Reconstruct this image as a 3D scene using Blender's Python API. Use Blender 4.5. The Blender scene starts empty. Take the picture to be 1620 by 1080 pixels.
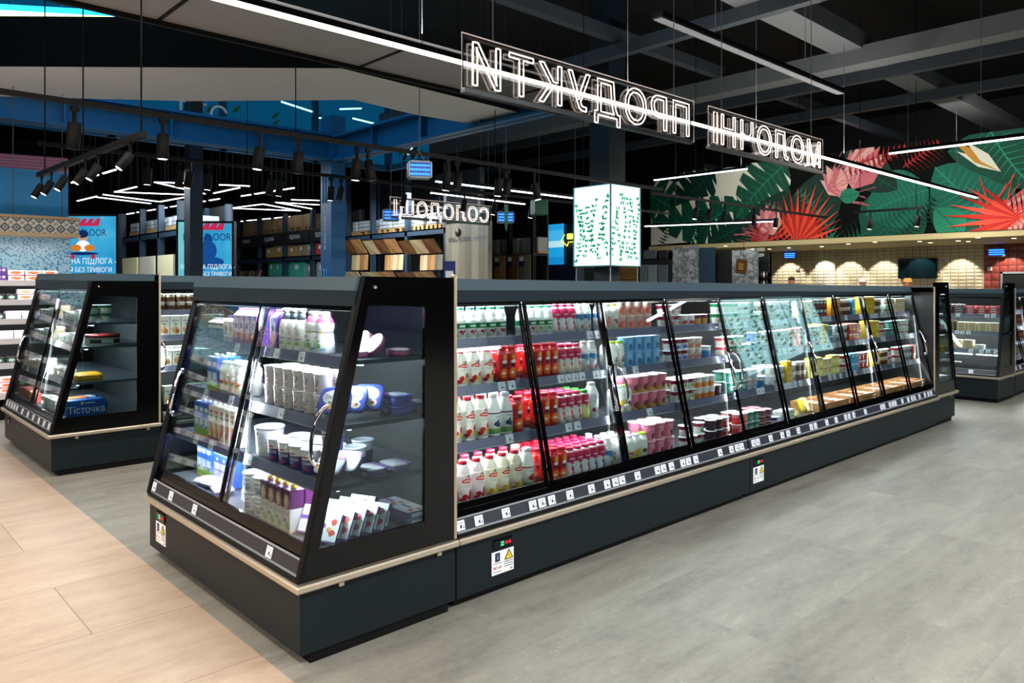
import bpy, bmesh, math, random
from mathutils import Vector, Matrix, Euler
random.seed(7)
C = bpy.context.scene.collection
PI = math.pi
# ---------------------------------------------------------------- view geometry (metres): used to read places off the photograph
F, CX, CY, H = 1192.0, 810.0, 452.0, 1.45
CA, CB = 0.6856, 0.7280
def ray(x, y):
    u = (x-CX)/F; v = -(y-CY)/F
    return (CA+u*CB, CB-u*CA, v)
def onY(x, y, Y):
    r = ray(x, y); t = Y/r[1]; return Vector((r[0]*t, Y, H+r[2]*t))
def onX(x, y, X):
    r = ray(x, y); t = X/r[0]; return Vector((X, r[1]*t, H+r[2]*t))
def onZ(x, y, Z):
    r = ray(x, y); t = (Z-H)/r[2]; return Vector((r[0]*t, r[1]*t, Z))
def onD(x, y, d):
    r = ray(x, y); return Vector((r[0]*d, r[1]*d, H+r[2]*d))

def lin(c):
    if isinstance(c, str):
        c = c.lstrip('#'); c = [int(c[i:i+2], 16)/255 for i in (0, 2, 4)]
    return tuple(v/12.92 if v <= .04045 else ((v+.055)/1.055)**2.4 for v in c)+(1.0,)

# ---------------------------------------------------------------- mesh builder
class MB:
    def __init__(s): s.v = []; s.f = []; s.m = []; s.sm = []
    def add(s, vs, fs, mi=0, smooth=False, M=None):
        b = len(s.v)
        s.v += [tuple(M @ Vector(v)) if M else tuple(v) for v in vs]
        s.f += [tuple(b+i for i in f) for f in fs]; s.m += [mi]*len(fs); s.sm += [smooth]*len(fs)
        return s
    def box(s, x0, x1, y0, y1, z0, z1, mi=0, M=None):
        return s.add([(x0,y0,z0),(x1,y0,z0),(x1,y1,z0),(x0,y1,z0),(x0,y0,z1),(x1,y0,z1),(x1,y1,z1),(x0,y1,z1)],
                     [(3,2,1,0),(4,5,6,7),(0,1,5,4),(1,2,6,5),(2,3,7,6),(3,0,4,7)], mi, False, M)
    def bbox(s, x0, x1, y0, y1, z0, z1, b=.004, mi=0, M=None):   # box with chamfered edges
        vs = []; 
        for sx in (0,1):
            for sy in (0,1):
                for sz in (0,1):
                    X = (x0,x1)[sx]; Y = (y0,y1)[sy]; Z = (z0,z1)[sz]
                    ix = X+(b if sx==0 else -b); iy = Y+(b if sy==0 else -b); iz = Z+(b if sz==0 else -b)
                    vs += [(X,iy,iz),(ix,Y,iz),(ix,iy,Z)]
        bm = bmesh.new()
        for v in vs: bm.verts.new(v)
        bmesh.ops.convex_hull(bm, input=bm.verts)
        bm.verts.ensure_lookup_table(); bm.verts.index_update()
        s.add([v.co[:] for v in bm.verts], [[v.index for v in f.verts] for f in bm.faces], mi, False, M)
        bm.free(); return s
    def prism(s, poly, a0, a1, axis='x', mi=0, M=None):  # poly: 2D points; extruded a0..a1 along axis ; poly coords = the other two axes in order
        n = len(poly); vs = []
        for a in (a0, a1):
            for p in poly:
                vs.append({'x': (a,p[0],p[1]), 'y': (p[0],a,p[1]), 'z': (p[0],p[1],a)}[axis])
        fs = [tuple(range(n))[::-1], tuple(range(n, 2*n))]
        for i in range(n):
            j = (i+1) % n; fs.append((i, j, n+j, n+i))
        return s.add(vs, fs, mi, False, M)
    def lathe(s, prof, n=14, mi=0, smooth=True, M=None, squash=(1,1), power=None):
        vs = []; fs = []
        for (r, z) in prof:
            for k in range(n):
                a = 2*PI*k/n
                cx, cy = math.cos(a), math.sin(a)
                if power:
                    cx = math.copysign(abs(cx)**power, cx); cy = math.copysign(abs(cy)**power, cy)
                vs.append((r*cx*squash[0], r*cy*squash[1], z))
        for i in range(len(prof)-1):
            for k in range(n):
                j = (k+1) % n
                fs.append((i*n+k, i*n+j, (i+1)*n+j, (i+1)*n+k))
        m = len(prof)-1
        if prof[0][0] > 1e-6: fs.append(tuple(range(n))[::-1])
        if prof[m][0] > 1e-6: fs.append(tuple(m*n+k for k in range(n)))
        return s.add(vs, fs, mi, smooth, M)
    def tube(s, pts, r, n=8, mi=0, closed=False, smooth=True, M=None):
        pts = [Vector(p) for p in pts]; m = len(pts); vs = []; fs = []
        up = Vector((0,0,1))
        for i, p in enumerate(pts):
            a = pts[(i-1) % m] if (closed or i > 0) else p
            b = pts[(i+1) % m] if (closed or i < m-1) else p
            t = (b-a).normalized()
            u = t.cross(up) if abs(t.dot(up)) < .95 else t.cross(Vector((1,0,0)))
            u.normalize(); w = t.cross(u)
            for k in range(n):
                q = 2*PI*k/n; vs.append(p+u*(r*math.cos(q))+w*(r*math.sin(q)))
        for i in range(m if closed else m-1):
            j = (i+1) % m
            for k in range(n):
                l = (k+1) % n
                fs.append((i*n+k, i*n+l, j*n+l, j*n+k))
        if not closed: fs += [tuple(range(n))[::-1], tuple((m-1)*n+k for k in range(n))]
        return s.add(vs, fs, mi, smooth, M)
    def bar(s, a, b, w, h=None, mi=0):        # square bar between two points
        a = Vector(a); b = Vector(b); h = h or w; t = (b-a).normalized()
        up = Vector((0,0,1)) if abs(t.z) < .95 else Vector((1,0,0))
        u = t.cross(up).normalized()*(w/2); v = u.cross(t).normalized()*(h/2)
        vs = [a-u-v, a+u-v, a+u+v, a-u+v, b-u-v, b+u-v, b+u+v, b-u+v]
        return s.add(vs, [(0,1,2,3),(7,6,5,4),(1,0,4,5),(2,1,5,6),(3,2,6,7),(0,3,7,4)], mi)
    def mesh(s, name, mats):
        me = bpy.data.meshes.new(name)
        me.from_pydata([tuple(v) for v in s.v], [], s.f)
        for m in (mats if isinstance(mats, (list, tuple)) else [mats]): me.materials.append(m)
        me.polygons.foreach_set('material_index', s.m); me.polygons.foreach_set('use_smooth', s.sm)
        bm = bmesh.new(); bm.from_mesh(me); bmesh.ops.recalc_face_normals(bm, faces=bm.faces); bm.to_mesh(me); bm.free()
        me.update(); return me
    def obj(s, name, mats, parent=None, **k):
        return link(name, s.mesh(name, mats), parent, **k)

def link(name, me, parent=None, loc=None, rot=None, label=None):
    o = bpy.data.objects.new(name, me); C.objects.link(o)
    if parent is not None: o.parent = parent
    if loc is not None: o.location = loc
    if rot is not None: o.rotation_euler = rot
    if label: o['label'] = label
    return o
def tag(o, label, cat, group=None, kind=None):
    o['label'] = label; o['category'] = cat
    if group: o['group'] = group
    if kind: o['kind'] = kind
    return o
def thing(name, label, cat, loc=(0,0,0), rz=0, group=None, kind=None):
    o = bpy.data.objects.new(name, None); C.objects.link(o); o.location = loc; o.rotation_euler = (0,0,rz)
    return tag(o, label, cat, group, kind)

# ---------------------------------------------------------------- materials
MATS = {}
def mat(name, col, rough=.5, metal=0, emit=0, ecol=None, spec=.5, coat=0, alpha=None):
    if name in MATS: return MATS[name]
    m = bpy.data.materials.new(name); m.use_nodes = True
    b = m.node_tree.nodes['Principled BSDF']
    b.inputs['Base Color'].default_value = lin(col); b.inputs['Roughness'].default_value = rough
    b.inputs['Metallic'].default_value = metal; b.inputs['Specular IOR Level'].default_value = spec
    b.inputs['Coat Weight'].default_value = coat
    if emit:
        b.inputs['Emission Color'].default_value = lin(ecol or col); b.inputs['Emission Strength'].default_value = emit
    MATS[name] = m; return m
class NT:
    def __init__(s, name):
        s.m = bpy.data.materials.new(name); s.m.use_nodes = True; s.t = s.m.node_tree
        s.b = s.t.nodes['Principled BSDF']; s.out = s.t.nodes['Material Output']; MATS[name] = s.m
    def n(s, typ, **k):
        nd = s.t.nodes.new(typ)
        for a, v in k.items(): setattr(nd, a, v)
        return nd
    def l(s, a, b): s.t.links.new(a, b)
    def val(s, sock, v):
        if hasattr(v, 'links') or hasattr(v, 'is_output'): s.l(v, sock)
        else: sock.default_value = v
    def math(s, op, a, b=None, c=None, clamp=False):
        nd = s.n('ShaderNodeMath', operation=op, use_clamp=clamp)
        s.val(nd.inputs[0], a)
        if b is not None: s.val(nd.inputs[1], b)
        if c is not None: s.val(nd.inputs[2], c)
        return nd.outputs[0]
    def mix(s, fac, a, b):
        nd = s.n('ShaderNodeMix', data_type='RGBA')
        s.val(nd.inputs[0], fac); s.val(nd.inputs[6], a); s.val(nd.inputs[7], b)
        return nd.outputs[2]
    def coord(s, which='Object'):
        return s.n('ShaderNodeTexCoord').outputs[which]
    def sep(s, v):
        nd = s.n('ShaderNodeSeparateXYZ'); s.l(v, nd.inputs[0]); return nd.outputs
    def noise(s, v, scale, detail=4, rough=.6):
        nd = s.n('ShaderNodeTexNoise'); nd.inputs['Scale'].default_value = scale; nd.inputs['Detail'].default_value = detail
        nd.inputs['Roughness'].default_value = rough
        if v is not None: s.l(v, nd.inputs['Vector'])
        return nd
    def ramp(s, fac, stops):
        nd = s.n('ShaderNodeValToRGB'); s.l(fac, nd.inputs[0]); e = nd.color_ramp.elements
        while len(e) < len(stops): e.new(.5)
        for i, (p, c) in enumerate(stops): e[i].position = p; e[i].color = lin(c) if not isinstance(c, tuple) else c
        return nd.outputs[0]
    def scale(s, v, sc, loc=(0,0,0), rot=(0,0,0)):
        nd = s.n('ShaderNodeMapping'); s.l(v, nd.inputs[0]); nd.inputs['Scale'].default_value = sc
        nd.inputs['Location'].default_value = loc; nd.inputs['Rotation'].default_value = rot; return nd.outputs[0]

def pm(name, base, shapes, rough=.35, spec=.5, warp=.006, emit=0):
    """printed packaging: bands, ellipses and rectangles laid out in the object's own x / z"""
    if name in MATS: return MATS[name]
    T = NT(name); co = T.coord()
    w = T.noise(co, 60, 1)
    sx, sy, sz = T.sep(co)
    nx = T.math('MULTIPLY_ADD', T.math('SUBTRACT', w.outputs[0], .5), warp*2, sx)
    nz = T.math('MULTIPLY_ADD', T.math('SUBTRACT', w.outputs[0], .5), warp*2, sz)
    col = lin(base)
    for sh in shapes:
        if sh[0] == 'b':
            f = T.math('COMPARE', sz, (sh[1]+sh[2])/2, (sh[2]-sh[1])/2); c = sh[3]
        elif sh[0] == 'r':
            f = T.math('MULTIPLY', T.math('COMPARE', sx, (sh[1]+sh[2])/2, (sh[2]-sh[1])/2), T.math('COMPARE', sz, (sh[3]+sh[4])/2, (sh[4]-sh[3])/2)); c = sh[5]
        elif sh[0] == 't':   # rows of small print
            f = T.math('MULTIPLY', T.math('COMPARE', sx, (sh[1]+sh[2])/2, (sh[2]-sh[1])/2), T.math('COMPARE', sz, (sh[3]+sh[4])/2, (sh[4]-sh[3])/2))
            g = T.math('GREATER_THAN', T.math('SINE', T.math('MULTIPLY', sz, 6.283/sh[6])), .1)
            h = T.math('GREATER_THAN', T.noise(T.scale(co, (260, 1, 60)), 1, 0).outputs[0], .45)
            f = T.math('MULTIPLY', f, T.math('MULTIPLY', g, h)); c = sh[5]
        else:
            a = T.math('DIVIDE', T.math('SUBTRACT', nx, sh[1]), sh[3]); b = T.math('DIVIDE', T.math('SUBTRACT', nz, sh[2]), sh[4])
            d = T.math('ADD', T.math('MULTIPLY', a, a), T.math('MULTIPLY', b, b)); f = T.math('LESS_THAN', d, 1.0); c = sh[5]
            if sh[0] == 'o': f = T.math('MULTIPLY', f, T.math('GREATER_THAN', d, .5))
        col = T.mix(f, col, lin(c))
    T.val(T.b.inputs['Base Color'], col)
    if emit: T.val(T.b.inputs['Emission Color'], col); T.b.inputs['Emission Strength'].default_value = emit
    T.b.inputs['Roughness'].default_value = rough; T.b.inputs['Specular IOR Level'].default_value = spec
    return T.m

def glass(name, tint='#eef6f6', refl=1.0, rough=0.0):
    if name in MATS: return MATS[name]
    T = NT(name); T.t.nodes.remove(T.b)
    tr = T.n('ShaderNodeBsdfTransparent'); tr.inputs[0].default_value = lin(tint)
    gl = T.n('ShaderNodeBsdfGlossy'); gl.inputs['Roughness'].default_value = rough
    fr = T.n('ShaderNodeFresnel'); fr.inputs[0].default_value = 1.5
    mx = T.n('ShaderNodeMixShader'); T.val(mx.inputs[0], T.math('MULTIPLY', fr.outputs[0], refl, clamp=True))
    T.l(tr.outputs[0], mx.inputs[1]); T.l(gl.outputs[0], mx.inputs[2]); T.l(mx.outputs[0], T.out.inputs[0])
    return T.m

def emis(name, col, st):
    if name in MATS: return MATS[name]
    T = NT(name); T.t.nodes.remove(T.b)
    e = T.n('ShaderNodeEmission'); e.inputs[0].default_value = lin(col); e.inputs[1].default_value = st
    T.l(e.outputs[0], T.out.inputs[0]); return T.m

# ---------------------------------------------------------------- lettering
_tx = {}
def text_geo(s, size, wide=1.0, extr=0.0, res=3):
    """filled lettering as (verts, faces), centred, in the local x / y plane"""
    k = (s, res)
    if k not in _tx:
        cu = bpy.data.curves.new('t', 'FONT'); cu.body = s; cu.size = 1; cu.resolution_u = res; cu.align_x = 'CENTER'; cu.align_y = 'CENTER'
        o = bpy.data.objects.new('t', cu); C.objects.link(o)
        dg = bpy.context.evaluated_depsgraph_get(); me = o.evaluated_get(dg).to_mesh()
        _tx[k] = ([v.co[:] for v in me.vertices], [tuple(p.vertices) for p in me.polygons])
        o.evaluated_get(dg).to_mesh_clear(); bpy.data.objects.remove(o); bpy.data.curves.remove(cu)
    v, f = _tx[k]
    return [(a*size*wide, b*size, c) for a, b, c in v], f
def lettering(s, size, m, parent, loc, face='-y', wide=1.0, bend=None, name='lettering', tilt=0):
    """flat lettering mesh facing an axis of its parent; bend = cylinder radius"""
    v, f = text_geo(s, size, wide)
    out = []
    for a, b, _ in v:
        if bend:
            q = a/bend; out.append((bend*math.sin(q), -bend*math.cos(q), b))
        else: out.append((a, 0, b))
    rz = {'-y': 0, '+x': PI/2, '+y': PI, '-x': -PI/2}.get(face, 0)
    M = Matrix.Translation(loc) @ Matrix.Rotation(rz, 4, 'Z') @ Matrix.Rotation(tilt, 4, 'X')
    if face == '+z': M = Matrix.Translation(loc) @ Matrix.Rotation(-PI/2, 4, 'X')
    b = MB(); b.add(out, f, M=M)
    me = bpy.data.meshes.new(name); me.from_pydata([tuple(x) for x in b.v], [], b.f); me.materials.append(m)
    return link(name, me, parent)
def letter_mesh(s, size, m, loc, wide=1.0, bend=None, tiltM=None):
    v, f = text_geo(s, size, wide, res=2)
    out = []
    for a, b, _ in v:
        if bend: q = a/bend; p = (bend*math.sin(q), -bend*math.cos(q), b)
        else: p = (a, 0, b)
        p = Vector(p)+Vector(loc)
        if tiltM is not None: p = tiltM @ p
        out.append(tuple(p))
    me = bpy.data.meshes.new('lettering'); me.from_pydata(out, [], f); me.materials.append(m); return me
ORD = 'first second third fourth fifth sixth seventh eighth ninth tenth eleventh twelfth thirteenth fourteenth fifteenth sixteenth seventeenth eighteenth nineteenth twentieth'.split()
NUM = 'one two three four five six seven eight nine ten eleven twelve'.split()
# ================================================================ materials
M_PANEL = mat('case_panel', '#141d21', .45, spec=.18); M_BLACK = mat('black_frame', '#030304', .14, spec=.28); M_MATT = mat('matt_black', '#040405', .6, spec=.2)
M_STEEL = mat('brushed_steel', '#c9bda9', .38, .85); M_RAIL = mat('rail_plastic', '#60607a', .3); M_RAILD = mat('rail_dark', '#2c2d38', .35)
M_IN = mat('case_interior', '#0b1013', .45); M_DECK = mat('deck_grey', '#50555a', .4, .3); M_SHELF = mat('shelf_grey', '#454b54', .4, .2)
M_CAN = mat('canopy_grey', '#374a54', .45, spec=.2); M_CAN2 = mat('canopy_dark', '#1b272d', .5, spec=.15); M_CHROME = mat('chrome', '#e6e9ec', .12, 1.0)
M_CLEAR = mat('clear_plastic', '#959da2', .2); M_LED = emis('case_led', '#e8f0ff', 9); M_LEDP = emis('post_led', '#e8f0ff', 1.5); M_WHITE = mat('white_plastic', '#eceef0', .4)
M_PANE = glass('door_glass', '#f4fbfa', .6); M_SIDEGL = glass('side_glass', '#ccdadb', .7)
M_CHEEK = mat('cheek_steel', '#55585c', .25, .8)
M_TAG = pm('price_tag_print', '#e9eef6', [('t', -.022, .022, .006, .016, '#7d8798', .005), ('r', -.004, .008, -.012, .002, '#3b4452'), ('r', .014, .022, -.014, -.004, '#8a94a4')], warp=0)
M_RED = mat('red_print', '#c22a2a', .5); M_NAVY = mat('navy_print', '#1d2353', .5); M_YEL = mat('yellow_print', '#f2d21c', .5); M_INK = mat('black_print', '#101010', .5)
M_INKG = mat('grey_print', '#7b8088', .5); M_INKW = mat('white_print', '#f4f6f8', .5)
M_DISPR = emis('display_red', '#ff3040', 1.2); M_DISPG = emis('display_green', '#50ffb0', 1.2)
E_TAG = MB().box(-.025, .025, -.0015, .0015, -.022, .022).mesh('price_tag', M_TAG)

def gp(z): return .02+.226*(z-.36)
LV = [1.18, .955, .698, .412]            # shelf surfaces, top to deck
LVN = ['top shelf', 'second shelf', 'third shelf', 'bottom deck']
def pf(z): return gp(z)+.055
def slab(mb, x0, x1, z0, z1, off, th, mi=0):
    mb.prism([(gp(z0)-off, z0), (gp(z0)-off+th, z0), (gp(z1)-off+th, z1), (gp(z1)-off, z1)], x0, x1, 'x', mi)

def area(name, loc, sx, sy, power, col=(1,1,1), rot=(0,0,0), parent=None, spread=PI):
    l = bpy.data.lights.new(name, 'AREA'); l.shape = 'RECTANGLE'; l.size = sx; l.size_y = sy; l.energy = power; l.color = col; l.spread = spread
    o = bpy.data.objects.new(name, l); C.objects.link(o); o.location = loc; o.rotation_euler = rot
    if parent is not None: o.parent = parent
    return o

def control_panel(root, x, withtext=True):
    cp = MB().bbox(x-.062, x+.062, -.006, .002, .215, .262, .006).obj('control_panel', M_BLACK, root)
    d = MB()
    for i, dx in enumerate((.012, .034)): d.box(x+dx, x+dx+.014, -.008, -.006, .232, .244, 0)
    d.obj('red_display', M_DISPR, cp)
    d = MB()
    for dx in (-.016, -.005):
        for dz in (.228, .24): d.box(x+dx, x+dx+.007, -.008, -.006, dz, dz+.008)
    d.obj('green_display', M_DISPG, cp)
    st = MB().box(x-.07, x+.07, -.003, .001, .098, .205).obj('notice_sticker', M_INKW, root, label='white notice sticker with blue information square and yellow warning triangle')
    MB().box(x-.05, x-.02, -.0045, -.003, .158, .198).obj('information_square', M_NAVY, st)
    lettering('i', .034, M_INKW, st, (x-.035, -.005, .178))
    lettering('№ 44', .022, M_RED, st, (x-.035, -.004, .128))
    t = MB().prism([(x+.012, .158), (x+.062, .158), (x+.037, .2)], -.0045, -.003, 'y'); t.obj('warning_triangle', M_YEL, st)
    e = MB()
    for a, b in (((x+.012, .158), (x+.062, .158)), ((x+.062, .158), (x+.037, .2)), ((x+.037, .2), (x+.012, .158))):
        e.bar((a[0], -.0045, a[1]), (b[0], -.0045, b[1]), .003)
    e.obj('triangle_border', M_INK, st)
    lettering('!', .026, M_INK, st, (x+.037, -.005, .171))
    tl = MB()
    for k in range(3): tl.box(x+.008, x+.064, -.004, -.003, .145-.011*k, .149-.011*k)
    for k in range(2): tl.box(x-.062, x-.008, -.004, -.003, .149-.04*k, .152-.04*k)
    tl.box(x+.045, x+.062, -.004, -.003, .106, .112)
    tl.obj('small_print', M_INKG, st)

def tags_on(rail, xs, y, z, tilt):
    for x in xs:
        link('price_tag', E_TAG, rail, (x, y, z), (tilt, 0, 0))

def build_case(label, loc, rz, L, nd, D=.85, zt=(1.486, 1.486), panel_right=False, panel_left=False, ctrl=None, handles=True,
               hside=None, bottom_tags=(), shelf_tags=None, tagged=True, led=14, ledcol=(.95, .97, 1), levels=LV, back=None, railm=None, mull=True, cz=0, postled=1.8):
    root = thing('refrigerated_case', label, 'display fridge', loc, rz, 'glass-door dairy display fridges')
    railm = railm or M_RAIL
    b = MB(); b.bbox(.003, L-.003, 0, D, .045, .293, .003)
    b.obj('base', M_PANEL, root)
    MB().box(.02, L-.02, .05, D-.03, 0, .05).obj('toe_kick', M_MATT, root)
    b = MB(); b.bbox(-.0 if not panel_left else -.03, L if not panel_right else L+.03, -.03, .012, .293, .322, .006)
    if panel_right: b.bbox(L-.01, L+.03, .0, D, .293, .322, .006)
    if panel_left: b.bbox(-.03, .01, .0, D, .293, .322, .006)
    b.obj('steel_bumper', M_STEEL, root, label='brushed steel bumper strip')
    MB().box(.004, L-.004, -.012, D, .322, .338).box(.004, L-.004, .03, .12, .338, .39).obj('ledge', M_MATT, root)
    rail = MB(); rail.prism([(.004, .34), (.010, .34), (.026, .402), (.020, .402)], .01, L-.01, 'x')
    rail = rail.obj('price_rail', M_RAILD, root)
    MB().prism([(.001, .338), (.005, .338), (.005, .346), (.001, .346)], .01, L-.01, 'x').prism([(.016, .398), (.022, .398), (.022, .404), (.016, .404)], .01, L-.01, 'x').obj('rail_edge', M_CLEAR, rail)
    tags_on(rail, bottom_tags, .0085, .371, -.252)
    # door surround: sill, head and posts
    f = MB(); slab(f, .0, L, .40, .43, .0, .05); f.obj('sill', M_BLACK, root)
    # inside
    MB().box(.0, L, .07, D-.05, .36, levels[-1]-.001).obj('deck', M_DECK, root)
    g = MB(); nsl = int(L/.02)
    for i in range(nsl): g.box(.01+i*.02, .021+i*.02, .072, .098, levels[-1]-.001, levels[-1]+.0006)
    g.obj('air_grille', M_MATT, root)
    MB().box(0, L, D-.05, D, .338, min(zt)-.01).obj('back_panel', back or M_IN, root)
    # canopy, end heights may differ
    def can(poly, mi, mb):
        vs = []
        for x, zz in ((0, zt[0]), (L, zt[1])):
            for y, z in poly: vs.append((x, y, zz if z is None else (zz-.056 if z == 'm' else z)))
        n = len(poly)
        fs = [tuple(range(n))[::-1], tuple(range(n, 2*n))]+[(i, (i+1) % n, n+(i+1) % n, n+i) for i in range(n)]
        mb.add(vs, fs, mi)
    cm = MB(); yo = .226*cz; zk = 1.368+cz; can([(.232+yo, zk), (.232+yo, 'm'), (.40, 'm'), (.40, zk)], 0, cm); cm.obj('canopy_face', M_CAN2, root)
    cm = MB(); can([(.231+yo, 'm'), (.25+yo, None), (D, None), (D, 'm')], 0, cm); cm.obj('canopy', M_CAN, root)
    lb = MB().box(.02, L-.02, .268+yo, .285+yo, zk-.012, zk-.004).obj('light_strip', M_LED, root)
    area('case_light', (L/2, .30+yo, zk-.02), L-.06, .03, led*L, ledcol, (-.25, 0, 0), root)
    # shelves
    for i, z in enumerate(levels[:-1]):
        p = pf(z)
        sh = MB().box(.012, L-.012, p+.004, D-.06, z-.018, z).obj('shelf', M_SHELF, root)
        rl = MB(); rl.prism([(p-.012, z-.036), (p-.008, z-.036), (p+.003, z+.008), (p-.001, z+.008)], .012, L-.012, 'x')
        rl = rl.obj('shelf_rail', railm, sh)
        MB().box(.012, L-.012, p-.014, p-.007, z-.040, z-.035).obj('rail_edge', M_CLEAR, sh)
        if shelf_tags: tags_on(rl, shelf_tags[i], p-.0085, z-.015, -.245)
        MB().box(.03, L-.03, p+.03, p+.042, z-.026, z-.019).obj('light_strip', M_LED, sh)
        area('shelf_light', (L/2, p+.035, z-.03), L-.06, .03, led*.75*L, ledcol, (.3, 0, 0), root)
    # doors
    w = L/nd; zb, zh = .425, 1.372+cz
    for k in range(nd):
        x0, x1 = k*w, (k+1)*w; off = .012 if k % 2 else -.002; st = .021
        fr = MB()
        slab(fr, x0, x1, zb, zb+.035, off, .012); slab(fr, x0, x1, zh-.022, zh, off, .012)
        slab(fr, x0, x0+st, zb+.03, zh-.02, off, .012); slab(fr, x1-st, x1, zb+.03, zh-.02, off, .012)
        dr = fr.obj('door', M_BLACK, root)
        pn = MB(); slab(pn, x0+st-.004, x1-st+.004, zb+.032, zh-.019, off-.004, .005); pn.obj('pane', M_PANE, dr)
        hs = (hside[k] if hside else (None if k == 0 else ('r' if k % 2 else 'l')))
        if hs and handles:
            s = 1 if hs == 'l' else -1; hx = (x0+.03) if hs == 'l' else (x1-.03)
            pts = []
            for q in range(13):
                a = -PI/2+PI*q/12
                z = .865+.115*math.sin(a); bow = .05*math.cos(a)
                pts.append((hx+s*(.002+bow*.75), gp(z)-off-.006-bow*.6, z))
            h = MB().tube(pts, .0085, 8)
            for q in (0, 12): h.bbox(pts[q][0]-.013, pts[q][0]+.013, pts[q][1]-.004, pts[q][1]+.012, pts[q][2]-.014, pts[q][2]+.014, .004)
            h.obj('handle', M_CHROME, dr, label='curved chrome door handle')
    # lit posts between door pairs
    if mull:
        for k in range(2 if nd > 2 else 1, nd, 2):
            x = k*w; pt = MB(); slab(pt, x-.012, x+.012, .435, zh-.01, -.022, .012)
            pt = pt.obj('door_post', M_BLACK, root)
            ls = MB(); slab(ls, x-.006, x+.006, .47, 1.33, -.0345, .004); ls.obj('light_strip', M_LEDP, pt)
    # upright area lights added at posts and case ends to brighten pack fronts
    for k in ((range(0, nd+1, 2) if nd > 2 else (1,)) if postled else ()):
        for s in (1, -1):
            x = min(max(k*w+s*.016, .03), L-.03)
            if (k == 0 and s < 0) or (k == nd and s > 0): continue
            q = area('post_light', (0, 0, 0), .012, .9, postled, ledcol, parent=root)
            Z = Vector((-s, -.75, 0)).normalized(); Yd = Vector((0, .226, 1)).normalized(); Xd = Yd.cross(Z).normalized(); Yd = Z.cross(Xd)
            Mq = Matrix((Xd, Yd, Z)).transposed().to_4x4(); Mq.translation = Vector((x, gp(.9)+.026, .9)); q.matrix_local = Mq
    # end panels
    for side, on in ((0, panel_left), (L, panel_right)):
        if not on: continue
        dd = D-.015; x0, x1 = (side-.012, side+.006) if side else (-.006, .012)
        O = [(.0, .332), (gp(1.488), 1.488), (dd, 1.486), (dd, .332)]
        hs = [(.075, .44), (.296, 1.375), (D*.765, 1.358), (D*.765, .438)]
        vs = []
        for x in (x0, x1): vs += [(x, y, z) for y, z in O+hs]
        fs = []
        for i in range(4):
            j = (i+1) % 4
            fs += [(i, j, 4+j, 4+i), (8+j, 8+i, 12+i, 12+j), (i, 8+i, 8+j, j), (4+j, 12+j, 12+i, 4+i)]
        ep = MB().add(vs, fs).obj('end_panel', M_BLACK, root)
        xm = (x0+x1)/2
        MB().prism(hs, xm-.003, xm+.003, 'x').obj('side_window', M_SIDEGL, ep)
        # front edge profile
        MB().prism([(-.012, .332), (gp(1.488)-.012, 1.488), (gp(1.488)+.004, 1.49), (.004, .332)], x0-.008, x1+.003, 'x').obj('front_edge', M_MATT, ep)
        s = 1 if side else -1
        st = MB().lathe([(0, 0), (.009, 0), (.009, .006), (.004, .01), (0, .01)], 12, M=Matrix.Translation((side+s*.006, gp(1.488)+.05, 1.445)) @ Matrix.Rotation(s*PI/2, 4, 'Y'))
        st.obj('fixing_stud', M_CHROME, ep)
        MB().bbox(x0-.006, x1+.008, dd-.003, dd+.013, .325, zt[0], .004).obj('steel_trim', M_STEEL, ep)
        cl = MB()
        for y in (.17, D-.1): cl.bbox(side-.002 if side else -.014, side+.014 if side else .002, y-.012, y+.012, .272, .292, .003)
        cl.obj('bracket', M_STEEL, ep)
        ck = M_CHEEK
        pass
    if ctrl is not None: control_panel(root, ctrl)
    return root
# ================================================================ packaging
KIT = {}
def kit(key, name, parts, r, h, depth=None, sets=None):
    """parts: [(part name, mesh, label)], the first is the pack itself; r = half width"""
    KIT[key] = dict(name=name, parts=parts, r=r, h=h, d=depth or r)
def P(name, mb, m, lab=None): return (name, mb.mesh(name, m), lab)

FRU = {'strawberry': '#c8242c', 'peach': '#f0a030', 'cherry': '#8e1226', 'blueberry': '#26305f', 'banana': '#f3cf3e', 'mango': '#f2a52a', 'pear': '#c8cf48', 'apricot': '#ec7a2c', 'berry': '#a01838', 'lime': '#6fae3a'}
def cap(r, z, h, m, name='cap', n=12):
    return P(name, MB().lathe([(0, z), (r, z), (r, z+h*.85), (r*.9, z+h), (0, z+h)], n), m)
def bottle(key, prof, bodym, capr, caph, capm, labz=None, labm=None, extra=None, n=14, name='yogurt_bottle', squash=(1, 1)):
    r = max(p[0] for p in prof); z = prof[-1][1]
    parts = [P(name, MB().lathe([(0, 0)]+prof+[(0, z)], n, squash=squash), bodym), cap(capr, z-.002, caph, capm)]
    if labz:
        lp = []
        def rad(zz):
            for (r0, z0), (r1, z1) in zip(prof, prof[1:]):
                if z0 <= zz <= z1 and z1 > z0: return r0+(r1-r0)*(zz-z0)/(z1-z0)
            return prof[-1][0]
        zs = [labz[0]]+[p[1] for p in prof if labz[0] < p[1] < labz[1]]+[labz[1]]
        lp = [(rad(z)+.0008, z) for z in zs]
        parts.append(P('label', MB().lathe(lp, n, squash=squash), labm))
    for e in extra or []: parts.append(e)
    kit(key, name, parts, r*squash[0], z+caph, r*squash[1])
M_CAPG = mat('cap_green', '#0f8a5b', .35); M_CAPR = mat('cap_red', '#d21f3a', .35); M_CAPW = mat('cap_white', '#eef2f2', .4); M_CAPP = mat('cap_pink', '#d92a5e', .35)
M_CAPL = mat('cap_lime', '#9fd31c', .35); M_CAPGB = mat('cap_grass', '#25b52c', .35); M_CAPY = mat('cap_yellow', '#f4d921', .35)
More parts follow.
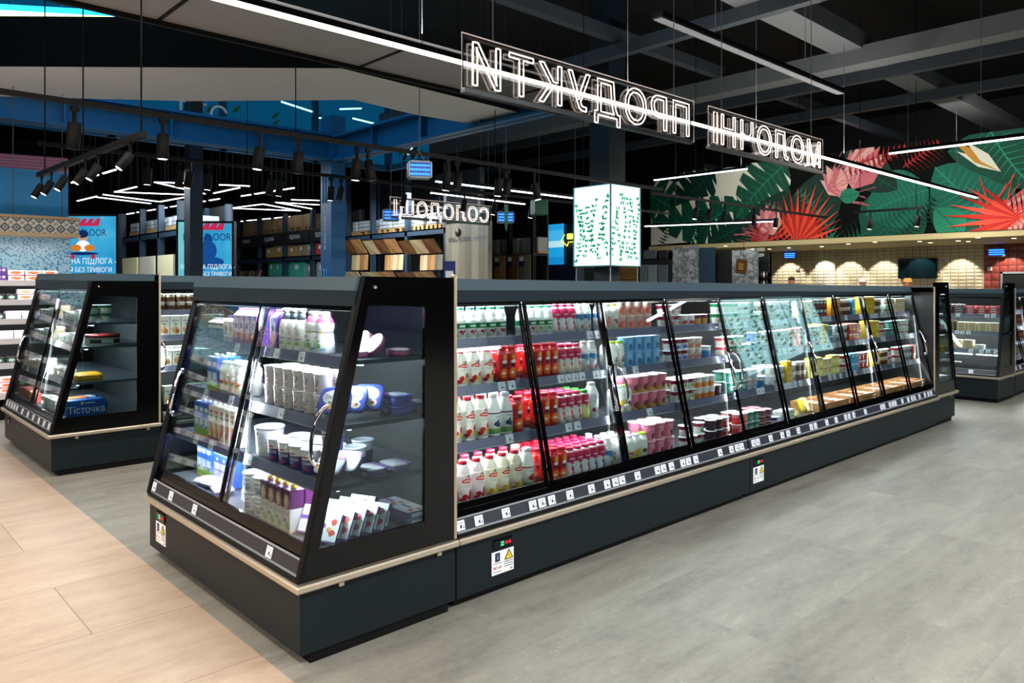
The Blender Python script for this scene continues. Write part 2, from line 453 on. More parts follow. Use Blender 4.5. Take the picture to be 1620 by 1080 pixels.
M_MILK = mat('milk_white', '#eef0ee', .3); M_CREAM = mat('bottle_cream', '#f1ead8', .3); M_PINKM = mat('bottle_pink', '#f3d3d6', .3)
# slim white bottles with a green band
for fr in ('peach', 'berry', 'cherry', 'lime'):
    lm = pm('slim_'+fr, '#eef2f0', [('b', .055, .082, '#0e7b50'), ('r', -.018, .018, .063, .073, '#dff1e6'), ('e', -.009, .04, .008, .009, FRU[fr]), ('e', .010, .042, .009, .008, FRU[fr]), ('e', .0, .030, .006, .006, '#d98a4a' if fr == 'peach' else FRU[fr])])
    bottle('slim_'+fr, [(.030, 0), (.033, .006), (.033, .09), (.031, .115), (.024, .14), (.022, .148)], M_MILK, .0215, .016, M_CAPG, (.012, .11), lm)
# large family bottles with coloured caps
def family(key, body, fr, fr2=None, capm=M_CAPR, h=.214):
    k = h/.232
    sh = [('e', 0, .130*k, .027, .011, '#e0362f'), ('r', -.018, .018, .127*k, .133*k, '#f7d9d2'), ('e', -.006, .150*k, .007, .008, '#f0a23c'), ('e', .006, .153*k, .006, .008, '#3f6fae'),
          ('t', -.022, .022, .096*k, .116*k, '#9a8f93', .006), ('e', -.014, .052*k, .013, .012, FRU[fr]), ('e', .016, .066*k, .009, .018, FRU[fr]), ('e', .010, .044*k, .014, .012, FRU[fr2 or fr]), ('e', -.024, .034*k, .012, .009, FRU[fr])]
    lm = pm('family_'+key, body, sh)
    bm = mat('family_body_'+body, body, .3)
    bottle(key, [(.038, 0), (.042, .008), (.042, .118*k), (.040, .124*k), (.041, .150*k), (.036, .178*k), (.024, .202*k), (.021, .212*k)], bm, .0225, .018, capm, (.012, .165*k), lm)
family('family_strawberry', '#f4dcdd', 'strawberry'); family('family_peach', '#f5ead0', 'peach', 'banana'); family('family_mix', '#f3ebdf', 'strawberry', 'banana')
family('family_mix_short', '#f3ebdf', 'strawberry', 'banana', M_CAPP, .180)
# white ribbed bottle with green foot
for fr in ('blueberry', 'strawberry', 'berry'):
    lm = pm('ribbed_'+fr, '#f0f3f2', [('b', .0, .04, '#8cc878'), ('b', .112, .12, '#6d4a5c' if fr == 'blueberry' else '#b5483f'), ('t', -.02, .02, .092, .106, '#1c3a5f', .007), ('e', -.008, .062, .012, .014, FRU[fr]), ('e', .009, .058, .011, .012, FRU[fr]), ('e', .0, .074, .008, .008, FRU[fr])])
    bottle('ribbed_'+fr, [(.036, 0), (.041, .01), (.041, .115), (.040, .13), (.033, .158), (.023, .184), (.021, .194)], M_MILK, .0235, .018, M_CAPW, (.014, .126), lm)
lm = pm('veg_label', '#f2f2dc', [('e', -.01, .05, .02, .022, '#3f8a3a'), ('e', .016, .06, .016, .02, '#b3402c'), ('e', .02, .04, .018, .012, '#e8894c'), ('e', .0, .135, .02, .012, '#f2c23c')])
bottle('family_veg', [(.038, 0), (.042, .008), (.042, .118), (.041, .150), (.036, .178), (.024, .202), (.021, .212)], mat('veg_body', '#f2f2e0', .3), .0225, .018, M_CAPR, (.012, .165), lm)
# red waisted drink bottles
M_RBODY = mat('red_bottle', '#c4161c', .25, coat=.3)
rl = pm('red_drink', '#c8181e', [('e', .0, .125, .014, .016, '#f39a32'), ('e', .0, .104, .016, .009, '#f3efe8'), ('r', -.014, .014, .076, .094, '#10231c'), ('e', -.004, .042, .022, .026, '#ee7a26'), ('e', -.01, .046, .006, .006, '#fff3e6'), ('e', .014, .03, .008, .012, '#e2401f')])
bottle('red_drink', [(.029, 0), (.032, .006), (.032, .055), (.028, .075), (.028, .09), (.032, .115), (.032, .14), (.024, .158), (.022, .166)], M_RBODY, .0235, .018, M_CAPR, (.008, .15), rl, name='drink_bottle')
# sleeved bottles, coloured shoulder over a white foot with fruit
def sleeved(key, top, body, fr, fr2, capm, h=.168):
    k = h/.178
    lm = pm('sleeve_'+key, body, [('b', .095*k, .2, top), ('e', 0, .097*k, .018, .012, top), ('r', -.018, .018, .112*k, .118*k, '#f4e5ea'), ('e', .0, .06*k, .011, .015, FRU[fr]), ('e', .004, .034*k, .012, .014, FRU[fr2]), ('e', -.002, .078*k, .006, .006, '#2c5a38')])
    bottle(key, [(.028, 0), (.031, .006), (.031, .05*k), (.028, .07*k), (.029, .095*k), (.032, .12*k), (.029, .145*k), (.023, .158*k), (.021, .162*k)], mat('milkb', '#e8ecec', .3), .0225, .017, capm, (.006, .152*k), lm)
sleeved('sleeve_cherry', '#c81f58', '#e6ebee', 'cherry', 'strawberry', M_CAPP); sleeved('sleeve_mango', '#c8265a', '#eceee8', 'strawberry', 'mango', M_CAPP)
sleeved('sleeve_strawberry', '#b81d4c', '#e8ebe8', 'strawberry', 'strawberry', M_CAPP); sleeved('sleeve_pear', '#b81d4c', '#e3e2a4', 'pear', 'banana', M_CAPGB)
sleeved('sleeve_blueberry', '#c02050', '#dfe6ee', 'blueberry', 'blueberry', M_CAPP); sleeved('blue_band', '#e9eef0', '#e9eef0', 'strawberry', 'blueberry', M_CAPW)
bl = pm('blueband_l', '#eaeff1', [('b', .08, .105, '#3c7fb0'), ('e', .0, .08, .02, .012, '#3c7fb0'), ('t', -.02, .02, .05, .07, '#7fa6bd', .007), ('e', .004, .035, .012, .012, FRU['strawberry'])])
bottle('blue_band', [(.030, 0), (.033, .006), (.033, .11), (.029, .135), (.021, .155), (.02, .162)], M_MILK, .021, .016, M_CAPW, (.008, .13), bl)
bb = pm('berry_big', '#eef1f2', [('b', .13, .17, '#b9cfe0'), ('e', -.008, .05, .016, .014, '#5c1832'), ('e', .012, .046, .014, .014, '#702040'), ('t', -.024, .024, .085, .125, '#7d9cb8', .008)])
bottle('berry_big', [(.038, 0), (.042, .008), (.042, .13), (.036, .155), (.024, .178), (.022, .186)], M_MILK, .023, .018, M_CAPW, (.012, .14), bb)
def plain(key, spots, capm, body='#f0f3ee', h=.165):
    k = h/.165
    lm = pm('plain_'+key, body, spots+[('t', -.018, .018, .105*k, .125*k, '#a9b7ba', .007)])
    bottle(key, [(.029, 0), (.032, .006), (.032, .115*k), (.029, .135*k), (.021, .146*k), (.0205, .15*k)], mat('plainb', '#f0f2ee', .3), .0215, .015, capm, (.006, .132*k), lm)
plain('plain_orange', [('e', 0, .05, .02, .03, '#ec7c30'), ('e', .004, .028, .012, .012, '#f5b25e')], M_CAPW); plain('plain_cherry', [('e', .004, .055, .010, .018, '#b5202e'), ('e', -.004, .045, .007, .012, '#3a6b32')], M_CAPL)
plain('plain_yellow', [('e', 0, .05, .024, .032, '#f2c61c'), ('e', 0, .036, .01, .01, '#fbe9a0')], M_CAPW); plain('plain_salmon', [('e', 0, .055, .022, .035, '#ee8d80'), ('b', .02, .04, '#f2b6ac')], M_CAPW)
plain('plain_fig', [('e', .004, .05, .014, .016, '#c84848'), ('e', -.008, .06, .01, .01, '#3a3f52')], M_CAPL); plain('plain_tangerine', [('e', .008, .06, .013, .014, '#ef8c28'), ('e', -.012, .06, .01, .013, '#2f5a34')], M_CAPL)
plain('plain_ginger', [('e', 0, .06, .024, .01, '#e0813c'), ('e', -.004, .034, .018, .014, '#efb53c'), ('e', .006, .052, .008, .006, '#23282e')], M_CAPW)
# cups
def cup(key, body, top, spots, h=.068, rt=.037, rb=.029, lid='#eceff0', name='yogurt_cup', n=14, sq=None, lidm=None):
    if body: lm = pm('cup_'+key, body, ([('b', h*.66, h, top)] if top else [])+spots)
    pw = dict(power=.55) if sq else {}
    parts = [P(name, MB().lathe([(0, 0), (rb, 0), (rb+.002, .004), (rt-.002, h*.9), (rt, h-.003), (rt, h)], n, **pw), lm),
             P('lid', MB().lathe([(0, h), (rt+.003, h), (rt+.003, h+.003), (rt-.002, h+.004), (0, h+.004)], n, **pw), lidm or mat('lid_'+lid, lid, .35))]
    kit(key, name, parts, rt+.003, h+.004)
cup('cup_maroon_strawberry', '#eef0ec', '#8c1238', [('r', -.02, .02, .052, .056, '#e8c9d2'), ('e', .004, .022, .014, .014, '#d43a34')]); cup('cup_maroon_plum', '#eef0ee', '#7c1434', [('r', -.02, .02, .052, .056, '#e8c9d2'), ('e', .002, .022, .014, .013, '#5c1830')])
cup('cup_maroon_pear', '#eef0e4', '#8c1238', [('r', -.02, .02, .052, .056, '#e8c9d2'), ('e', .004, .022, .015, .014, '#d8d048'), ('e', -.01, .03, .006, .008, '#4d8a3c')]); cup('cup_maroon_apple', '#eef0e8', '#8c1238', [('r', -.02, .02, .052, .056, '#e8c9d2'), ('e', .0, .022, .016, .014, '#49a048')])
cup('cup_maroon_blue', '#e6ebf2', '#8c1238', [('e', -.01, .02, .012, .012, '#2f63d8'), ('e', .012, .02, .012, .012, '#8d54c8')])
cup('cup_salmon', '#f0dcd4', None, [('e', 0, .02, .028, .016, '#e8896e'), ('e', .008, .045, .008, .008, '#5a2a30'), ('e', -.006, .035, .008, .005, '#4d8a3c')]); cup('cup_berry', '#e9eef0', None, [('e', -.01, .024, .016, .014, '#cf3a48'), ('e', .014, .022, .014, .013, '#cf3a48')])
cup('cup_orange', '#ecebe2', None, [('b', .0, .034, '#ee8a3c'), ('e', .0, .05, .012, .009, '#c9d6d4')]); cup('cup_honey', '#c9963c', '#6b1a34', [('e', 0, .02, .02, .014, '#d8ac48')])
cup('cup_green', '#eef2e4', '#14834a', [('e', .006, .026, .016, .014, '#f0b52c'), ('e', -.012, .03, .01, .014, '#f6f8f2')]); cup('cup_mint', '#d8ece0', '#bfe0d2', [('r', -.03, .03, .02, .032, '#c83838')])
cup('cup_teal', '#5fae98', '#3f8f80', [('e', .002, .03, .017, .014, '#e2efe8'), ('e', .002, .03, .007, .006, '#7a3a34')]); cup('cup_pale', '#c9d7e2', '#d9a9b4', [('e', 0, .026, .02, .012, '#a7b8cc')])
cup('cup_red', '#d03c3a', '#d98890', [('e', 0, .03, .012, .016, '#f0c9a8'), ('e', .0, .012, .018, .008, '#a81c28')]); cup('cup_blue', '#3d63b8', '#2c4fa8', [('e', 0, .024, .016, .012, '#d9e2f2')])
cup('cup_dark', '#38222c', '#4a2a38', [('e', 0, .026, .014, .012, '#8a3a4c')]); cup('cup_cocoa', '#5c4638', '#d9d2c8', [('e', 0, .024, .018, .012, '#c2ae98')]); cup('cup_grey', '#b9bfbf', '#dfe4e2', [('e', 0, .024, .018, .014, '#3c4448')])
cup('cup_red_white', '#eceae6', '#d22c3c', [('e', 0, .022, .018, .012, '#e0a23c')]); cup('cup_yellow', '#efcf2c', '#f2dc58', [('e', 0, .024, .016, .012, '#7a5a1c')])
cup('cup_brown', '#8a4a2a', '#e8d8c4', [('e', 0, .024, .018, .014, '#3c1e14')]); cup('cup_sky', '#3c9cd0', '#e8f0f4', [('e', 0, .024, .018, .012, '#f0f4f6')])
# tall cups, printed ring window
cup('tall_pink', '#e87f9c', None, [('e', .004, .034, .024, .024, '#f4c3d0'), ('e', .004, .032, .019, .02, '#7c3038'), ('t', -.025, .025, .066, .08, '#fbe3ea', .006)], h=.096, rt=.045, rb=.034, lid='#f0cdd6')
cup('tall_pink_gold', '#e27d96', None, [('b', 0, .03, '#d0a25c'), ('e', .004, .034, .022, .022, '#6c2c38')], h=.096, rt=.045, rb=.034, lid='#f0cdd6')
cup('tall_coral', '#e9c0b2', None, [('e', .0, .032, .027, .024, '#ee6a5a'), ('e', .004, .028, .014, .012, '#f6a090'), ('t', -.025, .025, .06, .074, '#b5928a', .006)], h=.080, rt=.040, rb=.036, lid='#f2d9d2')
cup('tall_blue', '#6fb0e2', None, [('e', .004, .032, .025, .024, '#8cc8ee'), ('e', .004, .03, .02, .02, '#1f4b7c'), ('e', .004, .026, .01, .01, '#3d7aa8'), ('t', -.025, .025, .062, .074, '#cfe4f4', .006)], h=.086, rt=.042, rb=.037, lid='#8cc0ea', sq=True)
cup('big_blue_tub', '#2f86c8', None, [('b', .05, .07, '#e8eef2')], h=.075, rt=.05, rb=.042, lid='#f2f4f5', name='dessert_tub')
cup('dessert_red', '#e9e2dc', '#c83c42', [('e', 0, .024, .02, .014, '#d86a5a'), ('e', .008, .03, .008, .006, '#4d8a3c')], h=.06, rt=.044, rb=.036, lid='#f2f3f1', name='dessert_tub'); cup('dessert_green', '#e4e4d6', '#2f7a48', [('e', -.006, .022, .02, .012, '#b5402f'), ('e', .014, .026, .01, .01, '#6a9a4a')], h=.06, rt=.05, rb=.042, lid='#f0f3ee', name='dessert_tub')
cup('tub_maroon', '#b9a6a6', '#7c3a48', [('e', 0, .014, .03, .008, '#8a4a54')], h=.04, rt=.043, rb=.036, lid='#c9868c', name='dessert_tub'); cup('tub_white_blue', '#e9eef4', '#2f57c0', [('e', 0, .02, .02, .012, '#2f57c0')], h=.06, rt=.044, rb=.036, name='dessert_tub')
cup('tub_white', '#dfe3e0', None, [('e', .01, .034, .016, .016, '#37443f'), ('e', -.012, .02, .014, .01, '#8a9c92')], h=.062, rt=.048, rb=.044, lid='#eef1ef', name='dessert_tub')
cup('violet_cup', '#e7e2e4', None, [('o', .0, .052, .018, .018, '#8a2f62'), ('e', 0, .052, .006, .006, '#8a2f62'), ('e', .002, .02, .016, .008, '#d8a2b4')], h=.086, rt=.041, rb=.034, lid='#f0e6ee')
SM = pm('sour_cream', '#e9e7ea', [('b', .0, .058, '#352f7c'), ('r', -.024, .024, .064, .072, '#d2453e'), ('r', .004, .024, .012, .022, '#d2303c'), ('r', -.022, .012, .026, .029, '#c9c6e4')])
parts = [P('sour_cream_tub', MB().lathe([(0, 0), (.040, 0), (.042, .004), (.047, .088), (.047, .094)], 18), SM), P('lid', MB().lathe([(0, .094), (.051, .094), (.051, .101), (.047, .103), (.045, .1), (0, .1)], 18), mat('lid_lilac', '#dfe2f0', .3)),
         ('lettering', letter_mesh('СМЕТАНА', .021, M_INKW, (0, 0, .043), .8, .0446), None)]
kit('sour_cream', 'sour_cream_tub', parts, .051, .103)
VT = pm('bucket', '#e6e6ec', [('r', -.045, .01, .098, .112, '#4d2d78'), ('r', .012, .045, .05, .112, '#c9cbe4'), ('e', -.01, .08, .014, .012, '#2f7d4c'), ('t', .014, .043, .06, .105, '#8d93b8', .008)])
kit('bucket', 'cheese_bucket', [P('cheese_bucket', MB().lathe([(0, 0), (.056, 0), (.058, .004), (.066, .125)], 20), VT), P('lid', MB().lathe([(0, .125), (.069, .125), (.069, .134), (.062, .137), (.06, .133), (0, .133)], 20), mat('lid_lilac', '#dfe2f0', .3))], .069, .137)
VB = pm('bucket_small', '#e9e8ea', [('e', -.014, .035, .02, .02, '#d9b8c6'), ('r', -.03, .03, .052, .058, '#56608a'), ('e', .014, .02, .018, .01, '#7d87a8'), ('r', -.02, .03, .032, .037, '#464c6c')])
kit('bucket_small', 'cheese_bucket', [P('cheese_bucket', MB().lathe([(0, 0), (.043, 0), (.045, .004), (.051, .076)], 18), VB), P('lid', MB().lathe([(0, .076), (.054, .076), (.054, .083), (.05, .085), (0, .083)], 18), mat('lid_white', '#f0f1f3', .3))], .054, .085)
# glass milk bottles
MK = pm('milk_bottle', '#efeeea', [('o', -.004, .085, .022, .022, '#a98bc0'), ('e', -.004, .085, .009, .01, '#c2a9d2'), ('r', -.03, .022, .052, .060, '#9a7fb5'), ('e', .004, .034, .018, .007, '#77b86a'), ('t', -.02, .022, .043, .05, '#4b4657', .007)])
kit('milk_bottle', 'milk_bottle', [P('milk_bottle', MB().lathe([(0, 0), (.033, 0), (.036, .006), (.036, .10), (.030, .13), (.024, .142)], 16), MK),
    P('neck', MB().lathe([(.024, .142), (.017, .165), (.0165, .178), (0, .178)], 16), mat('clear_neck', '#6a7480', .1)), cap(.021, .176, .018, M_CAPW)], .036, .194)
DP = pm('dip_bottle', '#eef1f2', [('b', .128, .2, '#e05a94'), ('e', 0, .126, .06, .012, '#eef1f2'), ('b', .092, .097, '#2f6fb8'), ('e', .018, .094, .012, .004, '#f0c030'), ('e', -.012, .036, .009, .018, '#2f6b35'), ('e', -.012, .036, .004, .010, '#b9d88c'), ('e', .016, .036, .011, .012, '#5fb53c'), ('e', .012, .056, .009, .007, '#7fb57a'), ('e', -.026, .052, .006, .012, '#cf3a35'), ('e', .03, .02, .009, .006, '#6fb4dc')])
kit('dip_bottle', 'yogurt_bottle', [P('yogurt_bottle', MB().lathe([(0, 0), (.040, 0), (.045, .008), (.044, .05), (.038, .09), (.037, .098), (.043, .115), (.042, .135), (.030, .158), (.024, .165), (0, .165)], 18), DP), cap(.026, .164, .02, M_CAPW),
    ('lettering', letter_mesh('DIP', .02, M_NAVY, (-.004, 0, .072), .85, .0425), None)], .045, .184)
# cartons
def carton(key, w, d, h, m, gable=False, capm=None, cappos=None, name='milk_carton', extra=None, topm=None):
    b = MB()
    if gable:
        g = h*.2; b.box(-w, w, -d, d, 0, h-g)
        t = MB(); t.prism([(-d, h-g), (d, h-g), (.003, h-.012), (.003, h), (-.003, h), (-.003, h-.012)], -w, w, 'x')
        parts = [P(name, b, m), P('gable_top', t, topm or m)]
    else:
        b.bbox(-w, w, -d, d, 0, h, .002); parts = [P(name, b, m)]
    if capm:
        x, y, z, r = cappos
        parts.append(P('cap', MB().lathe([(0, z), (r, z), (r, z+.012), (r*.85, z+.015), (0, z+.015)], 12, M=Matrix.Translation((x, y, 0))), capm))
    for e in extra or []: parts.append(e)
    kit(key, name, parts, w, h+(.014 if capm and not gable else 0), d)
VC = pm('violet_carton', '#6f3fae', [('r', -.03, .026, .0, .16, '#d9d2ec'), ('r', -.03, .026, .0, .06, '#9a5a80'), ('e', -.004, .046, .014, .024, '#e2b29c'), ('e', -.004, .095, .013, .016, '#3c3a8c'), ('t', -.026, -.016, .06, .15, '#4a4690', .01), ('e', .016, .14, .007, .014, '#3c3a8c')])
carton('violet_carton', .032, .034, .185, VC, True, topm=mat('violet_top', '#a06fd0', .4))
WC = pm('white_gable', '#e9e9ee', [('b', .0, .03, '#b9a9c0'), ('e', 0, .075, .014, .016, '#5a4a78'), ('e', 0, .05, .01, .012, '#6fae62'), ('b', .11, .2, '#7a50a8')])
carton('white_gable', .03, .03, .14, WC, True)
SC = pm('slate_gable', '#4a6480', [('b', .07, .085, '#c9d6dc'), ('t', -.02, .02, .04, .06, '#b9cad4', .008)])
carton('slate_gable', .032, .03, .125, SC, True, topm=mat('gable_white', '#d9e0e4', .4))
BC = pm('blue_carton', '#2b62c4', [('b', .0, .045, '#7fae4a'), ('b', .0, .012, '#d9a85a'), ('r', -.03, .03, .045, .1, '#a5c8ea'), ('e', 0, .07, .015, .026, '#eef2f4'), ('e', .002, .052, .013, .008, '#1f2f5c'), ('r', -.022, .022, .13, .152, '#eef2f6')])
carton('blue_carton', .031, .031, .178, BC, False, M_CAPW, (0, .008, .178, .011))
BW = pm('blue_white_carton', '#3a62d0', [('r', -.035, .035, .006, .062, '#d6d4ee'), ('r', -.035, .035, .07, .105, '#d6d4ee'), ('t', -.03, .03, .012, .056, '#a5a3d4', .008), ('e', .006, .124, .012, .006, '#e9edfa')])
carton('blue_white_carton', .04, .03, .152, BW, False, M_CAPW, (0, .0, .152, .011))
OC = pm('oat_carton', '#ebe2d4', [('e', 0, .148, .018, .008, '#b54040'), ('e', .0, .122, .013, .014, '#5a6a40'), ('e', -.004, .06, .014, .04, '#c98a54'), ('e', .012, .03, .014, .03, '#b56a48'), ('b', 0, .02, '#8a5a62')])
carton('oat_carton', .031, .031, .178, OC, False, M_CAPW, (0, .008, .178, .011))
NC = pm('nut_carton', '#ece6dc', [('e', 0, .148, .018, .008, '#b54040'), ('e', .0, .122, .013, .014, '#5a6a40'), ('e', .004, .07, .018, .03, '#d9705a'), ('e', -.01, .04, .014, .018, '#d0543e')])
carton('nut_carton', .031, .031, .178, NC, False, M_CAPW, (0, .008, .178, .011))
MO = pm('moloko_carton', '#d9d8d8', [('r', -.04, .04, .1, .2, '#4c1450'), ('e', -.002, .128, .019, .03, '#e8b98c'), ('e', -.006, .132, .009, .011, '#f2d3ae'), ('e', -.002, .10, .014, .006, '#cf6a54'), ('e', .008, .026, .022, .018, '#6fae4a'), ('e', -.014, .05, .012, .007, '#2c3438'), ('b', 0, .008, '#c9a884')])
carton('moloko_carton', .032, .032, .178, MO, False, M_CAPY, (-.008, .006, .178, .013), extra=[('lettering', letter_mesh('МОЛОКО', .0135, mat('maroon_ink', '#a01c3c', .5), (0, -.0326, .074), .95), None)])
AL = pm('alpro_carton', '#f0ece4', [('e', -.006, .05, .03, .03, '#d2a068'), ('e', .014, .036, .018, .02, '#a86a34'), ('e', -.014, .07, .014, .012, '#e6c89a'), ('e', 0, .098, .02, .006, '#5a8a4a')])
carton('alpro_carton', .044, .036, .17, AL, False, extra=[('lettering', letter_mesh('alpro', .034, M_NAVY, (0, -.0368, .128), .95), None)], topm=None, name='oat_drink_carton')
# brick packs, trays, bags
def packbox(key, w, d, h, m, name, extra=None, lid=None):
    parts = [P(name, MB().bbox(-w, w, -d, d, 0, h, .0025), m)]
    if lid: parts.append(P('film', MB().bbox(-w*.96, w*.96, -d*.96, d*.96, h, h+.004, .0015), lid))
    kit(key, name, parts+(extra or []), w, h, d)
def simple(key, col, w, d, h, name, spots=(), lid=None): packbox(key, w, d, h, pm('pk_'+key, col, list(spots)), name, lid=lid)
simple('box_yellow', '#f0c820', .04, .03, .082, 'cheese_box', [('r', -.03, .03, .04, .06, '#d8882a'), ('t', -.03, .03, .01, .03, '#8a5a14', .008)]); simple('box_orange', '#e08a28', .045, .035, .082, 'cheese_box', [('e', 0, .05, .02, .014, '#f2d8a0')])
simple('box_red', '#d0473a', .035, .03, .075, 'cheese_box', [('r', -.03, .03, .05, .06, '#f2e6dc'), ('e', 0, .03, .016, .012, '#f0c04a')]); simple('box_sky', '#2f9fd4', .035, .03, .075, 'cheese_box', [('r', -.03, .03, .05, .06, '#f2f4f6')])
simple('box_cream', '#ecdcb4', .04, .03, .07, 'cheese_box', [('e', 0, .04, .018, .014, '#d8a23c'), ('r', -.035, .035, .058, .064, '#c9483a')]); simple('box_lemon', '#ebe04a', .035, .03, .08, 'cheese_box', [('e', 0, .03, .02, .016, '#f6f4e2'), ('r', -.03, .03, .062, .07, '#3c6ac0')])
simple('jar_pack', '#3c3a38', .034, .03, .075, 'dessert_box', [('e', 0, .052, .024, .013, '#e6e8e6'), ('r', -.03, .03, .01, .03, '#b5483a')]); simple('pack_white', '#e2e6e4', .05, .04, .03, 'cheese_pack', [('e', 0, .016, .02, .008, '#8c98a0')], mat('film_w', '#eef1f0', .2))
simple('pack_grey', '#c3c8c6', .055, .045, .022, 'cheese_pack', [('r', -.04, .02, .006, .014, '#6c7a84')], mat('film_g', '#d6dcda', .15)); simple('pack_tan', '#d9c6a2', .055, .045, .022, 'cheese_pack', [('r', -.03, .03, .006, .014, '#9a5a3c')], mat('film_t', '#e6dcc4', .15))
simple('pack_teal', '#bcd2cc', .055, .045, .022, 'cheese_pack', [('r', -.03, .03, .006, .014, '#3c7a74')], mat('film_g', '#d6dcda', .15)); simple('pack_red', '#b04048', .055, .045, .026, 'meat_pack', [('r', -.03, .03, .008, .018, '#e6d8d2')], mat('film_r', '#8a3038', .15))
simple('pack_dark', '#4a3034', .06, .045, .03, 'meat_pack', [('r', -.04, .04, .008, .016, '#d6c8c4')], mat('film_pink', '#d9b8bc', .15)); simple('pack_olive', '#4c4432', .05, .045, .032, 'meat_pack', [('r', -.03, .03, .006, .02, '#c89a54')], mat('film_olive', '#8a6a3c', .15))
simple('sausage_pack', '#7a2f30', .06, .05, .026, 'meat_pack', [('r', -.04, .0, .006, .02, '#d9a07a')], mat('film_s', '#a04a44', .15))
simple('vanilla_pack', '#5f7a9c', .05, .03, .075, 'dessert_box', [('r', -.04, .04, .05, .065, '#dce6ee'), ('e', .01, .028, .018, .014, '#c9a05a')])
CURDM = pm('curd_box', '#f1eef2', [('b', .0, .006, '#5d2b91'), ('r', -.07, .0, .055, .072, '#7a4bb0'), ('t', -.055, -.005, .02, .045, '#b9aed0', .009), ('e', .024, .06, .024, .022, '#efdcc8'), ('e', .034, .08, .014, .012, '#d9493a'), ('e', .034, .038, .016, .012, '#d9493a'), ('e', .016, .05, .011, .01, '#e2a070')])
CBs = mat('curd_side', '#5b2a92', .4)
b = MB().box(-.0625, .0625, -.015, .015, 0, .115)
cme = b.mesh('curd_box', [CURDM, CBs])
for p in cme.polygons: p.material_index = 0 if abs(p.normal.y) > .5 or p.normal.z > .5 else 1
lbm = MB().box(.0627, .0633, -.008, .008, .025, .085).mesh('barcode_label', M_INKW)
kit('curd_box', 'curd_box', [('curd_box', cme, None), ('barcode_label', lbm, None)], .0625, .115, .015)
def tray(key, w, d, h, body, lidm, name='cream_cheese_tub', extra=None):
    b = MB(); b.lathe([(0, 0), (w*.84, 0), (w*.87, .004), (w*.95, h)], 20, power=.42, squash=(1, d/w))
    l = MB(); l.lathe([(w*.9, h), (w, h), (w, h+.005), (w*.93, h+.007), (0, h+.007)], 20, power=.42, squash=(1, d/w))
    kit(key, name, [P(name, b, body), P('lid', l, lidm)]+(extra or []), w, h+.007, d)
LX = NT('cream_cheese_lid'); sx, sy, sz = LX.sep(LX.coord())
def ell(T, sx, sy, cx, cy, rx, ry):
    a = T.math('DIVIDE', T.math('SUBTRACT', sx, cx), rx); b = T.math('DIVIDE', T.math('SUBTRACT', sy, cy), ry)
    return T.math('LESS_THAN', T.math('ADD', T.math('MULTIPLY', a, a), T.math('MULTIPLY', b, b)), 1.0)
c = lin('#4154b8'); c = LX.mix(ell(LX, sx, sy, .0, .012, .052, .034), c, lin('#eef0f6')); c = LX.mix(ell(LX, sx, sy, -.026, -.03, .018, .01), c, lin('#d83058')); c = LX.mix(ell(LX, sx, sy, .026, -.028, .022, .016), c, lin('#f4e0cc')); c = LX.mix(ell(LX, sx, sy, .03, -.026, .008, .007), c, lin('#d0503a'))
LX.val(LX.b.inputs['Base Color'], c); LX.b.inputs['Roughness'].default_value = .3
xl = letter_mesh('Exquisa', .03, M_NAVY, (0, 0, 0), .9, tiltM=Matrix.Translation((0, .014, .044)) @ Matrix.Rotation(-PI/2, 4, 'X'))
tray('cream_cheese', .068, .058, .036, pm('cc_body', '#27389c', [('e', 0, .018, .016, .008, '#e8ebf4'), ('e', 0, .018, .012, .005, '#27389c')], warp=0), LX.m, extra=[('lettering', xl, None)])
LV2 = NT('curd_lid'); sx, sy, sz = LV2.sep(LV2.coord()); nz = LV2.noise(LV2.coord(), 40, 1)
c = lin('#f0edf4'); c = LV2.mix(LV2.math('GREATER_THAN', LV2.math('MULTIPLY_ADD', nz.outputs[0], .02, sy), .028), c, lin('#a87cd0')); c = LV2.mix(ell(LV2, sx, sy, .014, .004, .009, .008), c, lin('#2f7a5c')); c = LV2.mix(ell(LV2, sx, sy, .014, .006, .006, .005), c, lin('#e6efe8'))
LV2.val(LV2.b.inputs['Base Color'], c); LV2.b.inputs['Roughness'].default_value = .3
tray('curd_tray', .062, .05, .03, pm('curd_body', '#5c3c78', [('e', .01, .014, .02, .006, '#b9a0d0')]), LV2.m, 'curd_tub')
def bag(key, w, h, m, name='milk_pouch', th=.022, n=10):
    vs = []; fs = []
    for s in (1, -1):
        base = len(vs)
        for i in range(n+1):
            for j in range(n+1):
                u = i/n*2-1; v = j/n*2-1
                z = s*th*((1-u**4)*(1-v**6))**.6+.0015*math.sin(9*u+4*v)
                vs.append((u*w*(1-.04*v*v), v*h*(1-.05*u*u), z+th+.002))
        for i in range(n):
            for j in range(n):
                a = base+i*(n+1)+j; q = (a, a+1, a+n+2, a+n+1); fs.append(q if s < 0 else q[::-1])
    kit(key, name, [P(name, MB().add(vs, fs, 0, True), m)], w, th*1.9, h)
bag('bag_lilac', .075, .05, pm('bag_lil', '#cfc8ee', [('e', 0, .02, .05, .02, '#e2defa')])); bag('bag_blue', .075, .055, pm('bag_blu', '#3a44a8', [('e', .01, .035, .03, .02, '#d9dcf4'), ('e', .03, .035, .012, .02, '#d0407c')]))
bag('bag_yellow', .08, .06, pm('bag_yel', '#f2d414', [('e', -.03, .03, .014, .03, '#141410'), ('e', .03, .03, .01, .03, '#141410')], warp=.012), 'snack_bag', .026)
bag('bag_clear', .07, .055, pm('bag_clr', '#dcdfe8', [('e', -.01, .03, .03, .02, '#c9cfe0'), ('e', .02, .03, .012, .02, '#56608a')]), 'cheese_bag', .02)
